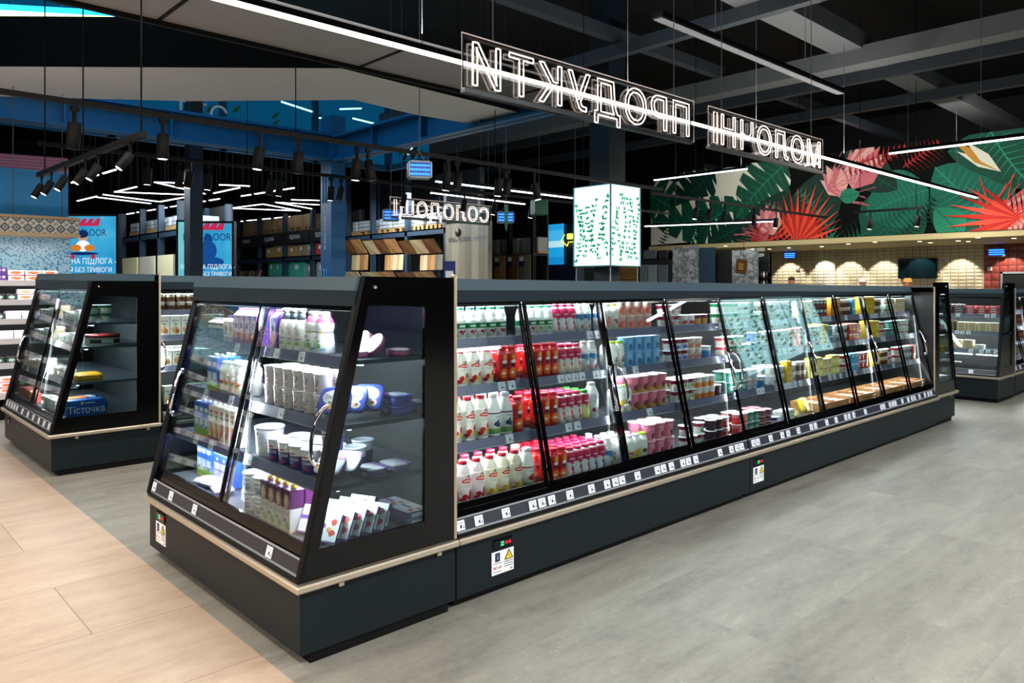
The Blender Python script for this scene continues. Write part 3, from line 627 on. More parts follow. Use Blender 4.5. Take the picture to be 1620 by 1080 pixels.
# pink round cheese
kit('pink_cheese', 'soft_cheese_round', [P('soft_cheese_round', MB().lathe([(0, 0), (.046, 0), (.05, .004), (.05, .022)], 22), mat('pink_rim', '#e46a98', .35)), P('lid', MB().lathe([(0, .022), (.052, .022), (.052, .026), (.044, .029), (0, .029)], 22), pm('pink_lid', '#f4d9e4', [('e', 0, .027, .03, .1, '#efc2d4')], warp=0)),
   ], .052, .029)
# cardboard tray of small yogurts
kit('crate', 'cardboard_tray', [P('cardboard_tray', MB().box(-.14, .14, -.12, .12, 0, .004).box(-.14, .14, -.12, -.116, 0, .075).box(-.14, .14, .116, .12, 0, .085).box(-.14, -.136, -.12, .12, 0, .085).box(.136, .14, -.12, .12, 0, .085), pm('crate_print', '#c08a58', [('r', -.1, .1, .02, .05, '#a8703f'), ('e', .06, .04, .03, .02, '#d89a64')]))], .14, .085, .12)
cup('crate_cup', '#e0b0a0', '#e9c9bc', [('e', 0, .02, .012, .01, '#d86a50')], h=.058, rt=.03, rb=.024, lid='#f0c8ba')

def put(parent, key, x, y, z, label, cat, group, rot=(0, 0, 0), jitter=.06):
    """one item with its parts; parent gives the placing frame only"""
    k = KIT[key]; Mx = FRAME[parent.name]
    R = Euler((rot[0], rot[1], rot[2]+random.uniform(-jitter, jitter))).to_matrix().to_4x4()
    W = Mx @ Matrix.Translation((x, y, z)) @ R
    root = None
    for n, me, lab in k['parts']:
        o = bpy.data.objects.new(k['name'] if root is None else n, me); C.objects.link(o)
        if root is None: root = o; o.matrix_world = W
        else: o.parent = root
        if lab and root is not o: o['label'] = lab
    tag(root, label, cat, group); return root
FRAME = {}
def reg(root):
    FRAME[root.name] = Matrix.Translation(root.location) @ root.rotation_euler.to_matrix().to_4x4(); return root
CATN = {'yogurt_bottle': 'bottle', 'drink_bottle': 'bottle', 'milk_bottle': 'bottle', 'yogurt_cup': 'yogurt cup', 'dessert_tub': 'tub', 'sour_cream_tub': 'tub', 'cheese_bucket': 'tub', 'milk_carton': 'carton', 'oat_drink_carton': 'carton'}
LAY = {2: ['lower', 'upper'], 3: ['lowest', 'middle', 'topmost'], 4: ['lowest', 'second-up', 'third-up', 'topmost'], 5: ['lowest', 'second-up', 'third-up', 'fourth-up', 'topmost']}
def run(case, lev, place, items, levels=None, gap=.004, x0=0):
    """items: (key, description, n, dict(stack=, rows=, gap=)) laid side by side from x0 on one shelf"""
    levels = levels or LV; z = levels[lev]; x = x0; pl = '%s, %s' % (LVN[lev], place)
    items = [it if isinstance(it, (int, float)) else (it[0], it[1], it[2], it[3] if len(it) > 3 else {}) for it in items]
    tot = {}; seen = {}
    for it in items:
        if isinstance(it, tuple): tot[it[1]] = tot.get(it[1], 0)+it[2]
    for it in items:
        if isinstance(it, (int, float)): x += it; continue
        key, desc, n, o = it
        k = KIT[key]; st = o.get('stack', 1); rows = o.get('rows', 1); g = o.get('gap', gap); dy = o.get('dy', 0)
        cat = CATN.get(k['name'], k['name'].split('_')[-1])
        grp = '%s, %s' % (desc.replace('bottle', 'bottles').replace('cup', 'cups'), pl)
        for i in range(n):
            x += k['r']+g/2; seen[desc] = seen.get(desc, 0)+1
            for r in range(rows):
                y = pf(z)+.012+k['d']+dy+r*(2*k['d']+.004)
                for s in range(st):
                    zz = z+.001+s*(k['h']+.0005)
                    w = ([LAY[st][s]] if st > 1 else [])+([['front-row', 'second-row', 'third-row', 'fourth-row'][r]] if rows > 1 else [])+[desc]
                    lab = ' '.join(w)+(', %s from left' % ORD[seen[desc]-1] if tot[desc] > 1 else '')+', '+pl
                    put(case, key, x, y, zz, lab, cat, grp, o.get('rot', (0, 0, 0)), .05 if k['name'][-3:] != 'box' else .02)
            x += k['r']+g/2
    return x
# ================================================================ display fridges and what stands in them
X1, Y1 = 1.37, 2.62
def tagrow(L, seed, n, lo=.05):
    r = random.Random(seed); out = []; x = lo
    while x < L-lo:
        out.append(x); x += r.choice([.058, .07, .12, .2, .33, .09])
    return out[:n]
L1m, L2m = 2.566, 3.714
bt1 = [.03, .14, .31, .49, .555, .625, .76, .93, 1.06, 1.13, 1.19, 1.33, 1.52, 1.58, 1.66, 1.78, 1.84, 1.92, 2.2, 2.34, 2.41, 2.47]
bt2 = [.06, .12, .3, .47, .56, .72, .93, 1.0, 1.2, 1.37, 1.55, 1.62, 1.71, 1.95, 2.3, 2.36, 2.5, 2.57, 2.63, 2.8, 2.95, 3.05, 3.12, 3.25, 3.4, 3.5, 3.58]
case1 = reg(build_case('four-door black fridge of drinking yogurts at the near end of the long run', (2.126, Y1, 0), 0, L1m, 4, zt=(1.486, 1.470), ctrl=.28, bottom_tags=bt1,
    shelf_tags=[tagrow(L1m, 1, 26, 1.2), [.02, .46, .53]+tagrow(L1m, 2, 20, .9), [.03, .46]+tagrow(L1m, 3, 22, .9)]))
case2 = reg(build_case('six-door black fridge of desserts and cheese at the far end of the long run', (2.126+L1m, Y1, 0), 0, L2m, 6, zt=(1.470, 1.445), ctrl=.11, bottom_tags=bt2, hside=['l', 'r', None, 'r', None, 'r'],
    shelf_tags=[tagrow(L2m, 4, 32), tagrow(L2m, 5, 32), tagrow(L2m, 6, 32)]))
LVE = [1.15, .895, .66, .42]
caseE = reg(build_case('two-door black end fridge of milk cartons nearest the beige tiles', (X1, Y1+1.70, 0), -PI/2, 1.70, 2, D=.754, zt=(1.50, 1.487), panel_right=True, panel_left=True, ctrl=.18, levels=LVE,
    bottom_tags=[.05, .3, .62, 1.42], shelf_tags=[[.56, 1.0, 1.24], [.3, .62, 1.16], [.3, .5, .95]], hside=['l', 'r'], ledcol=(.93, .92, 1), led=17, mull=True, postled=11))
caseF = reg(build_case('narrow end fridge closing the far end of the long run', (9.086, Y1+.03, 0), PI/2, 1.67, 2, D=.68, zt=(1.44, 1.44), panel_left=True, bottom_tags=[], handles=False, mull=False))
def bay(k):
    return (case1, k*L1m/4+.024) if k < 4 else (case2, (k-4)*L2m/6+.024)
def B(k, lev, items, **kw):
    c, x0 = bay(k); run(c, lev, 'long-run door %s' % NUM[k], items, x0=x0, **kw)
gw = 'green-capped white yogurt bottle'
B(0, 0, [('slim_peach', gw+' with peaches', 3), ('slim_berry', gw+' with dark berries', 3), ('slim_cherry', gw+' with cherries', 2)], gap=.003)
B(0, 1, [('family_mix_short', 'pink-capped strawberry banana yogurt bottle', 5, dict(rows=2)), .03, ('red_drink', 'red drinking-yogurt bottle with peaches', 2, dict(rows=3))], gap=-.0)
B(0, 2, [('family_mix', 'red-capped strawberry banana yogurt bottle', 4, dict(rows=2)), ('ribbed_blueberry', 'white-capped bottle with blueberries', 2, dict(rows=2)), .004, ('red_drink', 'red drinking-yogurt bottle', 1, dict(rows=3))], gap=.0)
B(0, 3, [('family_veg', 'red-capped bottle with green leaves', 1), ('family_strawberry', 'red-capped pink strawberry yogurt bottle', 2, dict(rows=2)), ('family_peach', 'red-capped cream peach yogurt bottle', 3, dict(rows=2)), ('ribbed_strawberry', 'white-capped bottle with strawberry heart', 1, dict(rows=2))], gap=.001)
B(1, 0, [('slim_cherry', gw+' with cherries', 2), ('slim_lime', gw+' with limes', 2), ('sleeve_cherry', 'pink-topped bottle with cherries', 3), ('blue_band', 'white bottle with blue band', 2)], gap=0)
B(1, 1, [('red_drink', 'red drinking-yogurt bottle with peaches', 4, dict(rows=3)), ('sleeve_mango', 'pink-topped bottle with mango', 3, dict(rows=2)), ('blue_band', 'white bottle with blue band', 2)], gap=0)
B(1, 2, [('red_drink', 'red drinking-yogurt bottle', 3, dict(rows=3)), ('sleeve_strawberry', 'pink-topped bottle with strawberries', 3, dict(rows=3)), ('sleeve_pear', 'green-capped bottle with pears', 1, dict(rows=3)), ('berry_big', 'big white bottle with dark berries', 1)], gap=.0)
B(1, 3, [('red_drink', 'red drinking-yogurt bottle with peaches', 3, dict(rows=4)), ('sleeve_cherry', 'pink-topped bottle with cherries', 3, dict(rows=4)), ('sleeve_blueberry', 'pink-topped bottle with blueberries', 2, dict(rows=4)), ('blue_band', 'white bottle with blue band', 1, dict(rows=3))], gap=-.0)
B(2, 0, [('blue_band', 'white bottle with blue band', 1), ('plain_salmon', 'white bottle with salmon band', 1), ('plain_fig', 'lime-capped white bottle', 1), ('tall_coral', 'coral peach yogurt cup', 4, dict(stack=2))], gap=.002)
B(2, 1, [('plain_orange', 'white bottle with orange print', 1), ('plain_cherry', 'lime-capped bottle with cherry', 2), ('tall_blue', 'square blue yogurt cup', 4, dict(stack=2))], gap=.001)
B(2, 2, [('plain_orange', 'white bottle with orange print', 1), ('plain_yellow', 'white bottle with yellow print', 1), ('plain_fig', 'lime-capped bottle with figs', 1), ('tall_pink_gold', 'tall pink dark-ringed yogurt cup', 4, dict(stack=2, rows=2))], gap=-.002)
B(2, 3, [('plain_ginger', 'white bottle with ginger print', 2, dict(rows=3)), ('plain_yellow', 'white bottle with yellow print', 1, dict(rows=2)), ('plain_tangerine', 'lime-capped bottle with tangerine', 1), ('tall_pink', 'tall pink dark-ringed yogurt cup', 3, dict(stack=2, rows=2))], gap=.001)
B(3, 0, [('cup_maroon_strawberry', 'maroon-topped yogurt cup with strawberry', 3, dict(stack=2)), ('cup_berry', 'pale cup with red berries', 2), ('cup_honey', 'honey-coloured yogurt cup', 2)], gap=.0)
B(3, 1, [('cup_maroon_plum', 'maroon-topped yogurt cup with plum', 1, dict(stack=2)), ('cup_maroon_blue', 'maroon-topped cup with blue print', 2, dict(stack=2)), ('cup_salmon', 'salmon yogurt cup', 2, dict(stack=2)), .01, ('big_blue_tub', 'blue dessert tub with white lid', 1)], gap=.002)
B(3, 2, [('cup_maroon_pear', 'maroon-topped yogurt cup with pear', 3, dict(stack=2, rows=2)), ('cup_orange', 'white and orange yogurt cup', 3, dict(stack=2, rows=2)), ('cup_dark', 'dark yogurt cup', 1)], gap=.0)
B(3, 3, [('cup_maroon_strawberry', 'maroon-topped yogurt cup with strawberry', 1, dict(stack=2)), ('cup_maroon_plum', 'maroon-topped yogurt cup with plum', 1), ('cup_maroon_apple', 'maroon-topped yogurt cup with apple', 1, dict(stack=2)), .06, ('cup_dark', 'dark yogurt cup', 2, dict(stack=2, rows=2)), ('cup_red', 'red yogurt cup', 1, dict(stack=2, rows=2))], gap=.002)
B(4, 0, [('cup_green', 'green and yellow yogurt cup', 4, dict(stack=2)), ('cup_mint', 'pale mint yogurt cup', 2, dict(stack=2))])
B(4, 1, [('dessert_red', 'red-rimmed dessert tub', 1, dict(stack=2)), ('dessert_green', 'green-rimmed dessert tub', 2, dict(stack=2)), ('dessert_green', 'green-rimmed dessert tub', 1), ('cup_blue', 'royal blue yogurt cup', 1, dict(stack=2))])
B(4, 2, [('cup_teal', 'teal yogurt cup', 3, dict(stack=2, rows=2)), ('cup_pale', 'pale blue yogurt cup', 2, dict(stack=2)), ('big_blue_tub', 'blue dessert tub with white lid', 1), .0])
B(4, 3, [('cup_red', 'red yogurt cup', 2, dict(stack=2, rows=2)), ('cup_teal', 'teal yogurt cup', 2, dict(stack=2)), ('tub_maroon', 'flat maroon dessert tub', 2, dict(stack=3, rows=2)), ('tub_white_blue', 'white and blue dessert tub', 1)], gap=.0)
B(5, 0, [('cup_cocoa', 'cocoa dessert cup', 3, dict(stack=2)), ('cup_grey', 'grey dessert cup', 3, dict(stack=2))])
B(5, 1, [('cup_cocoa', 'cocoa dessert cup', 3, dict(stack=2)), ('cup_grey', 'grey dessert cup', 2, dict(stack=2)), ('box_red', 'red cheese box', 2, dict(stack=2))])
B(5, 2, [('tub_white', 'white dessert tub with dark print', 2, dict(stack=2, rows=2)), ('box_yellow', 'yellow cheese box', 1, dict(stack=2)), ('tub_white', 'white dessert tub with dark print', 1, dict(stack=2)), ('cup_brown', 'brown dessert cup', 2, dict(stack=2))])
B(5, 3, [('pack_white', 'white cheese pack', 2, dict(stack=3)), .0], gap=.004)
B(6, 0, [('box_cream', 'cream cheese box', 3, dict(stack=2)), ('jar_pack', 'dark dessert box with white oval', 4, dict(stack=2))])
B(6, 1, [('jar_pack', 'dark dessert box with white oval', 4, dict(rows=2, stack=2)), ('box_yellow', 'yellow cheese box', 2, dict(rows=2, stack=2)), ('box_sky', 'sky blue cheese box', 1, dict(stack=2))])
B(6, 2, [('box_lemon', 'lemon yellow cheese box', 3, dict(stack=2)), ('box_cream', 'cream cheese box', 2, dict(stack=2)), ('box_lemon', 'lemon yellow cheese box', 2, dict(stack=2))])
B(7, 0, [('box_orange', 'orange cheese box', 2, dict(stack=2)), ('cup_brown', 'brown dessert cup', 3, dict(stack=2)), ('box_sky', 'sky blue cheese box', 1, dict(stack=2))])
B(7, 1, [('cup_grey', 'grey dessert cup', 3, dict(stack=2)), ('box_red', 'red cheese box', 3, dict(rows=2, stack=2)), ('cup_pale', 'pale dessert cup', 1, dict(stack=2))])
B(7, 2, [('cup_red_white', 'white and red dessert cup', 2, dict(stack=2)), ('box_sky', 'sky blue cheese box', 2, dict(stack=2)), ('cup_red', 'red dessert cup', 3, dict(stack=2))])
B(8, 0, [('box_yellow', 'yellow cheese box', 4, dict(rows=2, stack=2)), ('cup_brown', 'brown dessert cup', 2, dict(stack=2))])
B(8, 1, [('box_yellow', 'yellow cheese box', 3, dict(stack=2)), ('box_lemon', 'lemon yellow cheese box', 1, dict(stack=2)), ('cup_red_white', 'white and red dessert cup', 2, dict(stack=2))])
B(8, 2, [('cup_yellow', 'yellow dessert cup', 3, dict(stack=2)), ('cup_brown', 'brown dessert cup', 2, dict(stack=2)), ('cup_red_white', 'white and red dessert cup', 1, dict(stack=2))])
B(9, 0, [('cup_mint', 'pale mint dessert cup', 3, dict(stack=2)), ('box_cream', 'cream cheese box', 3, dict(stack=2))])
B(9, 1, [('cup_teal', 'teal dessert cup', 3, dict(stack=2)), ('cup_mint', 'pale mint dessert cup', 3, dict(stack=2))])
B(9, 2, [('cup_red_white', 'white and red dessert cup', 2, dict(stack=2)), ('cup_grey', 'grey dessert cup', 3, dict(stack=2)), ('box_red', 'red cheese box', 1, dict(stack=2))])
# loose things on the deck behind doors six to ten
def at(case, key, x, y, z, label, cat, group=None, rot=(0, 0, 0), jit=0): return put(case, key, x, y, z, label, cat, group, rot, jit)
x5 = L2m/6+.02; zd = LV[3]+.001; yd = pf(LV[3])
at(case2, 'bag_yellow', x5+.31, yd+.105, zd+.012, 'yellow snack bag lying flat beside the white cheese packs, door six', 'bag', None, (.1, 0, .3))
at(case2, 'bag_yellow', x5+.475, yd+.10, zd+.075, 'yellow snack bag propped upright beside a cardboard tray, door six', 'bag', None, (1.15, 0, .1))
nth = 0
for k in range(6, 10):
    for q in range(2):
        xx = (k-4)*L2m/6+.165+q*.29; nth += 1
        at(case2, 'crate', xx, yd+.135, zd, '%s cardboard tray of small yogurts from the left on the bottom deck' % ORD[nth], 'tray', 'cardboard trays on the bottom deck of the long run')
        n = 0
        for i in range(4):
            for j in range(3):
                n += 1
                at(case2, 'crate_cup', xx-.1+i*.067, yd+.055+j*.072, zd+.0045, 'pink-lidded small cup, %s across %s row, in %s cardboard tray from left' % (ORD[i], ORD[j], ORD[nth]), 'yogurt cup', 'small yogurts in the cardboard trays')
# ---- near end fridge
E = 'end-fridge left door'; E2 = 'end-fridge right door'
run(caseE, 0, E, [('slate_gable', 'slate blue gabled carton', 3), ('white_gable', 'white gabled carton with violet top', 2), ('violet_carton', 'violet gabled milk carton', 4, dict(rows=2))], LVE, x0=.13)
run(caseE, 1, E, [('blue_carton', 'blue and green milk carton', 2, dict(rows=2)), .01, ('sleeve_pear', 'white bottle with orange print', 0), ('plain_ginger', 'white bottle with leafy print', 4, dict(rows=2))], LVE, x0=.26)
run(caseE, 2, E, [('blue_carton', 'blue milk carton with glass print', 3), ('oat_carton', 'cream oat carton with ears', 2), ('nut_carton', 'cream nut carton with red print', 3)], LVE, x0=.22)
run(caseE, 3, E, [('blue_carton', 'slim blue milk carton', 3, dict(dy=.10)), .01, ('blue_white_carton', 'blue carton with pale panels', 3, dict(dy=.11))], LVE, x0=.14, gap=.002)
at(caseE, 'bag_lilac', .42, .155, LVE[3], 'lilac milk pouch lying before the blue cartons, nearest the left door edge', 'pouch', None, (0, 0, .2))
at(caseE, 'bag_lilac', .60, .150, LVE[3], 'lilac milk pouch lying before the blue cartons, nearest the middle post', 'pouch', None, (0, 0, -.2))
run(caseE, 0, E2, [('violet_carton', 'violet gabled milk carton', 1), .0, ('milk_bottle', 'glass bottle of milk with lilac emblem', 3), .012, ('dip_bottle', 'white-capped pink-shouldered yogurt bottle', 2)], LVE, x0=.885, gap=.003)
run(caseE, 1, E2, [('violet_cup', 'pale cup with violet ring', 6, dict(stack=2, rows=2))], LVE, x0=.90, gap=.006)
run(caseE, 2, E2, [('bucket', 'large white cheese bucket', 1), ('sour_cream', 'violet sour cream tub', 4, dict(rows=2))], LVE, x0=.90, gap=.004)
zt2 = LVE[2]
for i, (x, y) in enumerate(((1.503, .25), (1.503, .357), (1.40, .462))):
    at(caseE, 'sour_cream', x, y, zt2+.1045 if i == 0 else zt2+.001, 'sour cream tub %s' % ['on top of a stack beside the dark side window', 'on shelf behind the stacked pair, side window', 'deepest on the third shelf, side window'][i], 'tub', 'sour cream tubs behind the side window')
at(caseE, 'sour_cream', 1.503, .25, zt2+.001, 'sour cream tub at foot of the stack beside the dark side window', 'tub', 'sour cream tubs behind the side window')
run(caseE, 3, E2, [('bucket_small', 'small white cheese bucket', 2, dict(stack=2, rows=2)), ('moloko_carton', 'yellow-capped brown milk carton', 4, dict(rows=2))], LVE, x0=.90, gap=.008)
at(caseE, 'bag_blue', .97, .42, LVE[3], 'blue milk pouch under another behind the cheese buckets', 'pouch', None, (0, 0, .2)); at(caseE, 'bag_blue', .98, .42, LVE[3]+.043, 'blue milk pouch on top behind the cheese buckets', 'pouch', None, (0, 0, -.3))
# beside the dark side window
z0 = LVE[0]+.001
for i, (x, y, rx, d) in enumerate(((1.57, .33, 0, 'lying flat at the front'), (1.61, .40, .9, 'propped on edge behind the flat one'), (1.49, .42, 1.1, 'on edge farthest from the window'), (1.62, .50, 0, 'lying flat at the back'))):
    at(caseE, 'pink_cheese', x, y, z0+(abs(math.sin(rx))*.053), 'round pink soft cheese %s, top shelf by side window' % d, 'cheese', 'pink cheeses by the side window', (rx, 0, 0))
z1 = LVE[1]+.001
for i in range(3):
    at(caseE, 'cream_cheese', 1.57, .235+.078*i, z1+.066, '%s standing blue cream cheese tub from the front by side window' % ORD[i], 'tub', 'blue cream cheese tubs by the side window', (1.02, 0, .62))
for i in range(0):
    at(caseE, 'cream_cheese', 1.455, .235+.052*i, z1+.066, '%s standing blue cream cheese tub away from side window' % ORD[i], 'tub', 'blue cream cheese tubs by the side window', (1.02, 0, 0))
for i, (x, y, s) in enumerate(((1.60, .50, 0), (1.60, .50, 1), (1.60, .63, 0))):
    at(caseE, 'cream_cheese', x, y, z1+s*.044, 'flat blue cream cheese tub, %s by the side window' % ['under another tub', 'on top of another tub', 'last in the row', 'behind the flat pair'][i], 'tub', 'blue cream cheese tubs by the side window')
z2 = LVE[2]+.001
for i in range(2):
    at(caseE, 'curd_tray', 1.612, .19+.075*i, z2+.052, 'white and violet curd tub propped %s by side window' % ['in front', 'second'][i], 'tub', 'violet curd tubs by the side window', (.72, 0, .45))
for i in range(2):
    at(caseE, 'curd_tray', 1.624, .365+.115*i, z2, 'white and violet curd tub lying flat, %s by side window' % ['nearer the door', 'deeper in'][i], 'tub', 'violet curd tubs by the side window')
z3 = LVE[3]+.001
n = 0
for i in range(5):
    at(caseE, 'curd_box', 1.62, .14+.056*i, z3+.006, '%s leaning white strawberry curd box from the front, window-side column' % ORD[i], 'box', 'strawberry curd boxes', (-.5, 0, .42))
for i in range(5):
    at(caseE, 'curd_box', 1.492, .155+.056*i, z3+.006, '%s leaning white strawberry curd box from the front, inner column' % ORD[i], 'box', 'strawberry curd boxes', (-.5, 0, .42))
for i in range(2):
    at(caseE, 'curd_box', 1.62, .50, z3+.016+.031*i, 'white strawberry curd box lying flat, %s of a pair' % ['lower', 'upper'][i], 'box', 'strawberry curd boxes', (-PI/2, 0, 0))
    at(caseE, 'curd_box', 1.490, .50, z3+.016+.031*i, 'white strawberry curd box lying flat behind, %s of a pair' % ['lower', 'upper'][i], 'box', 'strawberry curd boxes', (-PI/2, 0, 0))
# ---- far end fridge of the long run (seen through its side window)
for i, (key, lev, d, cat) in enumerate((('slate_gable', 0, 'green-grey gabled carton', 'carton'), ('sausage_pack', 1, 'orange-red meat pack', 'pack'), ('pack_white', 1, 'white cheese pack', 'pack'), ('pack_teal', 2, 'teal cheese pack', 'pack'), ('box_yellow', 2, 'yellow cheese box', 'box'), ('big_blue_tub', 3, 'blue dessert tub', 'tub'))):
    for q in range(3):
        at(caseF, key, .075 if q == 0 else .075, pf(LV[lev])+.07+.13*q+(.06 if key in ('pack_white', 'box_yellow') else 0)*0, LV[lev]+.001+(.04 if key == 'pack_white' else 0)+(.03 if key == 'box_yellow' else 0), '%s %s from the front by the far side window' % (ORD[q], d), cat, d+'s by the far side window')
# ---- second island beyond the aisle
Y2 = 6.535
LVS = [1.16, .975, .70, .43]
caseS = reg(build_case('two-door black end fridge of cheese packs beyond the aisle', (X1, Y2+1.80, 0), -PI/2, 1.80, 2, D=.79, zt=(1.565, 1.546), cz=.055, panel_right=True, panel_left=True, levels=LVS, ctrl=None,
    bottom_tags=[.06, .17, .28, .39, .50, .72, .94, 1.14, 1.34, 1.52, 1.68], shelf_tags=[[.2, .6, 1.0, 1.4, 1.6], [.2, .6, 1.0, 1.4, 1.65], [.2, .6, 1.0, 1.4, 1.6]], hside=['l', None], led=11, postled=8))
MB().bbox(.15, .24, -.006, .002, .20, .262, .006).obj('control_panel', M_BLACK, caseS)
caseT = reg(build_case('four-door black fridge of oat drinks beyond the aisle, mostly hidden', (X1+.80, Y2, 0), 0, 2.5, 4, zt=(1.54, 1.53), cz=.05, levels=[1.235, 1.02, .76, .43], hside=['l', None, None, None], mull=False,
    bottom_tags=[.05, .3, .6], shelf_tags=[[], [], []], led=12))
W = 'aisle fridge left door'; W2 = 'aisle fridge right door'
packs = [('pack_grey', 'grey cheese pack'), ('pack_tan', 'tan cheese pack'), ('pack_teal', 'pale teal cheese pack')]
for lev, (pa, pb, pc) in enumerate(((0, 2, 1), (2, 0, 1), (1, 0, 2))):
    for w, x0 in ((W, .04), (W2, .93)):
        run(caseS, lev, w, [(packs[pa][0], packs[pa][1], 3, dict(stack=3, gap=.02)), (packs[pb][0], packs[pb][1], 2 if w is W else 1, dict(stack=4))]+([(packs[pc][0], packs[pc][1], 1, dict(stack=5))] if w is W else []), LVS, x0=x0, gap=.014)
run(caseS, 3, W, [('sausage_pack', 'red sausage pack', 3, dict(stack=3)), ('box_orange', 'orange cheese box', 1), ('box_red', 'red cheese box', 2)], LVS, x0=.06, gap=.012)
run(caseS, 3, W2, [('pack_teal', 'pale teal cheese pack', 2, dict(stack=4)), ('pack_white', 'white cheese pack', 2, dict(stack=3))], LVS, x0=.95, gap=.012)
zz = LVS[3]+.001
TB = pm('cake_box', '#1f4fa0', [('e', -.03, .10, .012, .012, '#e8b46a'), ('r', -.01, .06, .096, .103, '#dfe6f2'), ('t', -.06, .07, .07, .085, '#16356c', .008)], warp=0)
tb = MB().bbox(-.135, .135, -.05, .05, 0, .125, .002).obj('cake_box', TB)
lettering('Тісточка', .075, M_INKW, tb, (.0, -.0515, .045), wide=.85)
tb.matrix_world = FRAME[caseS.name] @ Matrix.Translation((1.685, .255, zz)) @ Matrix.Rotation(PI/2, 4, 'Z')
tag(tb, 'blue pastry box with white handwriting standing at the aisle fridge side window', 'box')
OB = pm('wafer_box', '#e9824a', [('r', .03, .12, .0, .2, '#2a4ea8'), ('r', -.1, -.03, .01, .02, '#f2e4d2'), ('e', .07, .05, .03, .014, '#f2f4f8')], warp=0)
for i, (x, y, z, r) in enumerate(((1.55, .28, zz, .3), (1.42, .36, zz, .1), (1.50, .27, zz+.064, .25))):
    o = MB().bbox(-.12, .12, -.045, .045, 0, .06, .002).obj('wafer_box', OB)
    o.matrix_world = FRAME[caseS.name] @ Matrix.Translation((x, y, z)) @ Matrix.Rotation(PI/2+r, 4, 'Z') @ Matrix.Rotation(-.0, 4, 'X')
    tag(o, 'orange and blue wafer box %s behind the blue pastry box' % ['flat on the deck', 'farthest inside', 'on top, turned askew'][i], 'box', 'wafer boxes by the pastry box')
for i in range(2):
    for s in range(2):
        at(caseS, 'cup_green' if s == 0 else 'dessert_green', 1.66, .31+.1*i, LVS[0]+.001+.0725*s, 'green cup, %s %s by the aisle fridge side window' % (['lower', 'upper'][s], ['front', 'back'][i]), 'yogurt cup', 'green cups by the side window')
o = MB().lathe([(0, 0), (.12, 0), (.125, .008), (.125, .07), (.128, .07), (.128, .082), (.12, .085), (0, .085)], 28).obj('cake_tub', pm('cake_tub', '#d9cbb5', [('b', .06, .1, '#8c2a2a'), ('r', -.11, .11, .015, .045, '#2c2a28'), ('r', -.04, .05, .02, .05, '#efe6da')]))
o.matrix_world = FRAME[caseS.name] @ Matrix.Translation((1.62, .40, LVS[1]+.001)) @ Matrix.Rotation(PI/2, 4, 'Z')
tag(o, 'round cake tub with red lid on second shelf by aisle fridge side window', 'tub')
for i in range(2):
    o = MB().bbox(-.10, .10, -.045, .045, 0, .055, .012).obj('egg_pasta_box', pm('yellow_tray', '#eaa417', [('t', -.09, .09, .01, .04, '#5a3208', .014)], warp=0))
    o.matrix_world = FRAME[caseS.name] @ Matrix.Translation((1.68-.12*i, .28, LVS[2]+.001)) @ Matrix.Rotation(PI/2, 4, 'Z')
    tag(o, 'yellow carton %s on third shelf by aisle fridge side window' % ['nearest the glass', 'behind the first'][i], 'box', 'yellow cartons by the side window')
LVT = [1.235, 1.02, .76, .43]
at_ = 'oat-drink fridge'
for lev, items in enumerate(([('cup_brown', 'brown and white dessert cup', 7, dict(stack=2))], [('alpro_carton', 'white oat drink carton', 6)], [('alpro_carton', 'white nut drink carton', 6)], [('alpro_carton', 'white oat drink carton', 6)])):
    run(caseT, lev, at_, items, LVT, x0=.05, gap=.006)
# ---- the fridge island by the far wall
LVR = [1.085, .865, .64, .41]
caseR = reg(build_case('two-door black end fridge of meat packs before the mural', (10.72, 2.65+1.8, 0), -PI/2, 1.8, 2, D=.75, zt=(1.42, 1.412), cz=-.06, panel_right=True, levels=LVR, handles=False, hside=None,
    bottom_tags=[.3, .75, 1.2, 1.5], shelf_tags=[tagrow(1.8, 21, 14), tagrow(1.8, 22, 14), tagrow(1.8, 23, 14)], led=13, mull=False))
for w, x0 in (('far fridge left door', .05), ('far fridge right door', .94)):
    run(caseR, 0, w, [('pack_dark', 'dark meat pack', 3, dict(stack=4)), ('pack_red', 'red meat pack', 3, dict(stack=4))], LVR, x0=x0, gap=.02)
    run(caseR, 1, w, [('pack_olive', 'olive-amber meat pack', 3, dict(stack=4)), ('pack_tan', 'tan cheese pack', 4, dict(stack=5))], LVR, x0=x0, gap=.012)
    run(caseR, 2, w, [('pack_tan', 'tan cheese pack', 4, dict(stack=5, gap=.03)), ('pack_white', 'white cheese pack', 1, dict(stack=2))], LVR, x0=x0, gap=.012)
    run(caseR, 3, w, [('bag_clear', 'clear bag of cheese', 1), ('pack_dark', 'dark meat pack', 2, dict(stack=2)), ('pack_olive', 'olive meat pack', 3)], LVR, x0=x0, gap=.012)
caseQ = reg(build_case('four-door black fridge beside the far meat fridge, cut by the frame', (11.48, 2.65, 0), 0, 2.5, 4, zt=(1.412, 1.40), cz=-.06, levels=LVR, handles=False, mull=False, bottom_tags=[.1, .3], shelf_tags=[[], [], []]))
for lev in range(4):
    run(caseQ, lev, 'frame-edge fridge', [('pack_red', 'red meat pack', 5, dict(stack=2))], LVR, x0=.05, gap=.01)
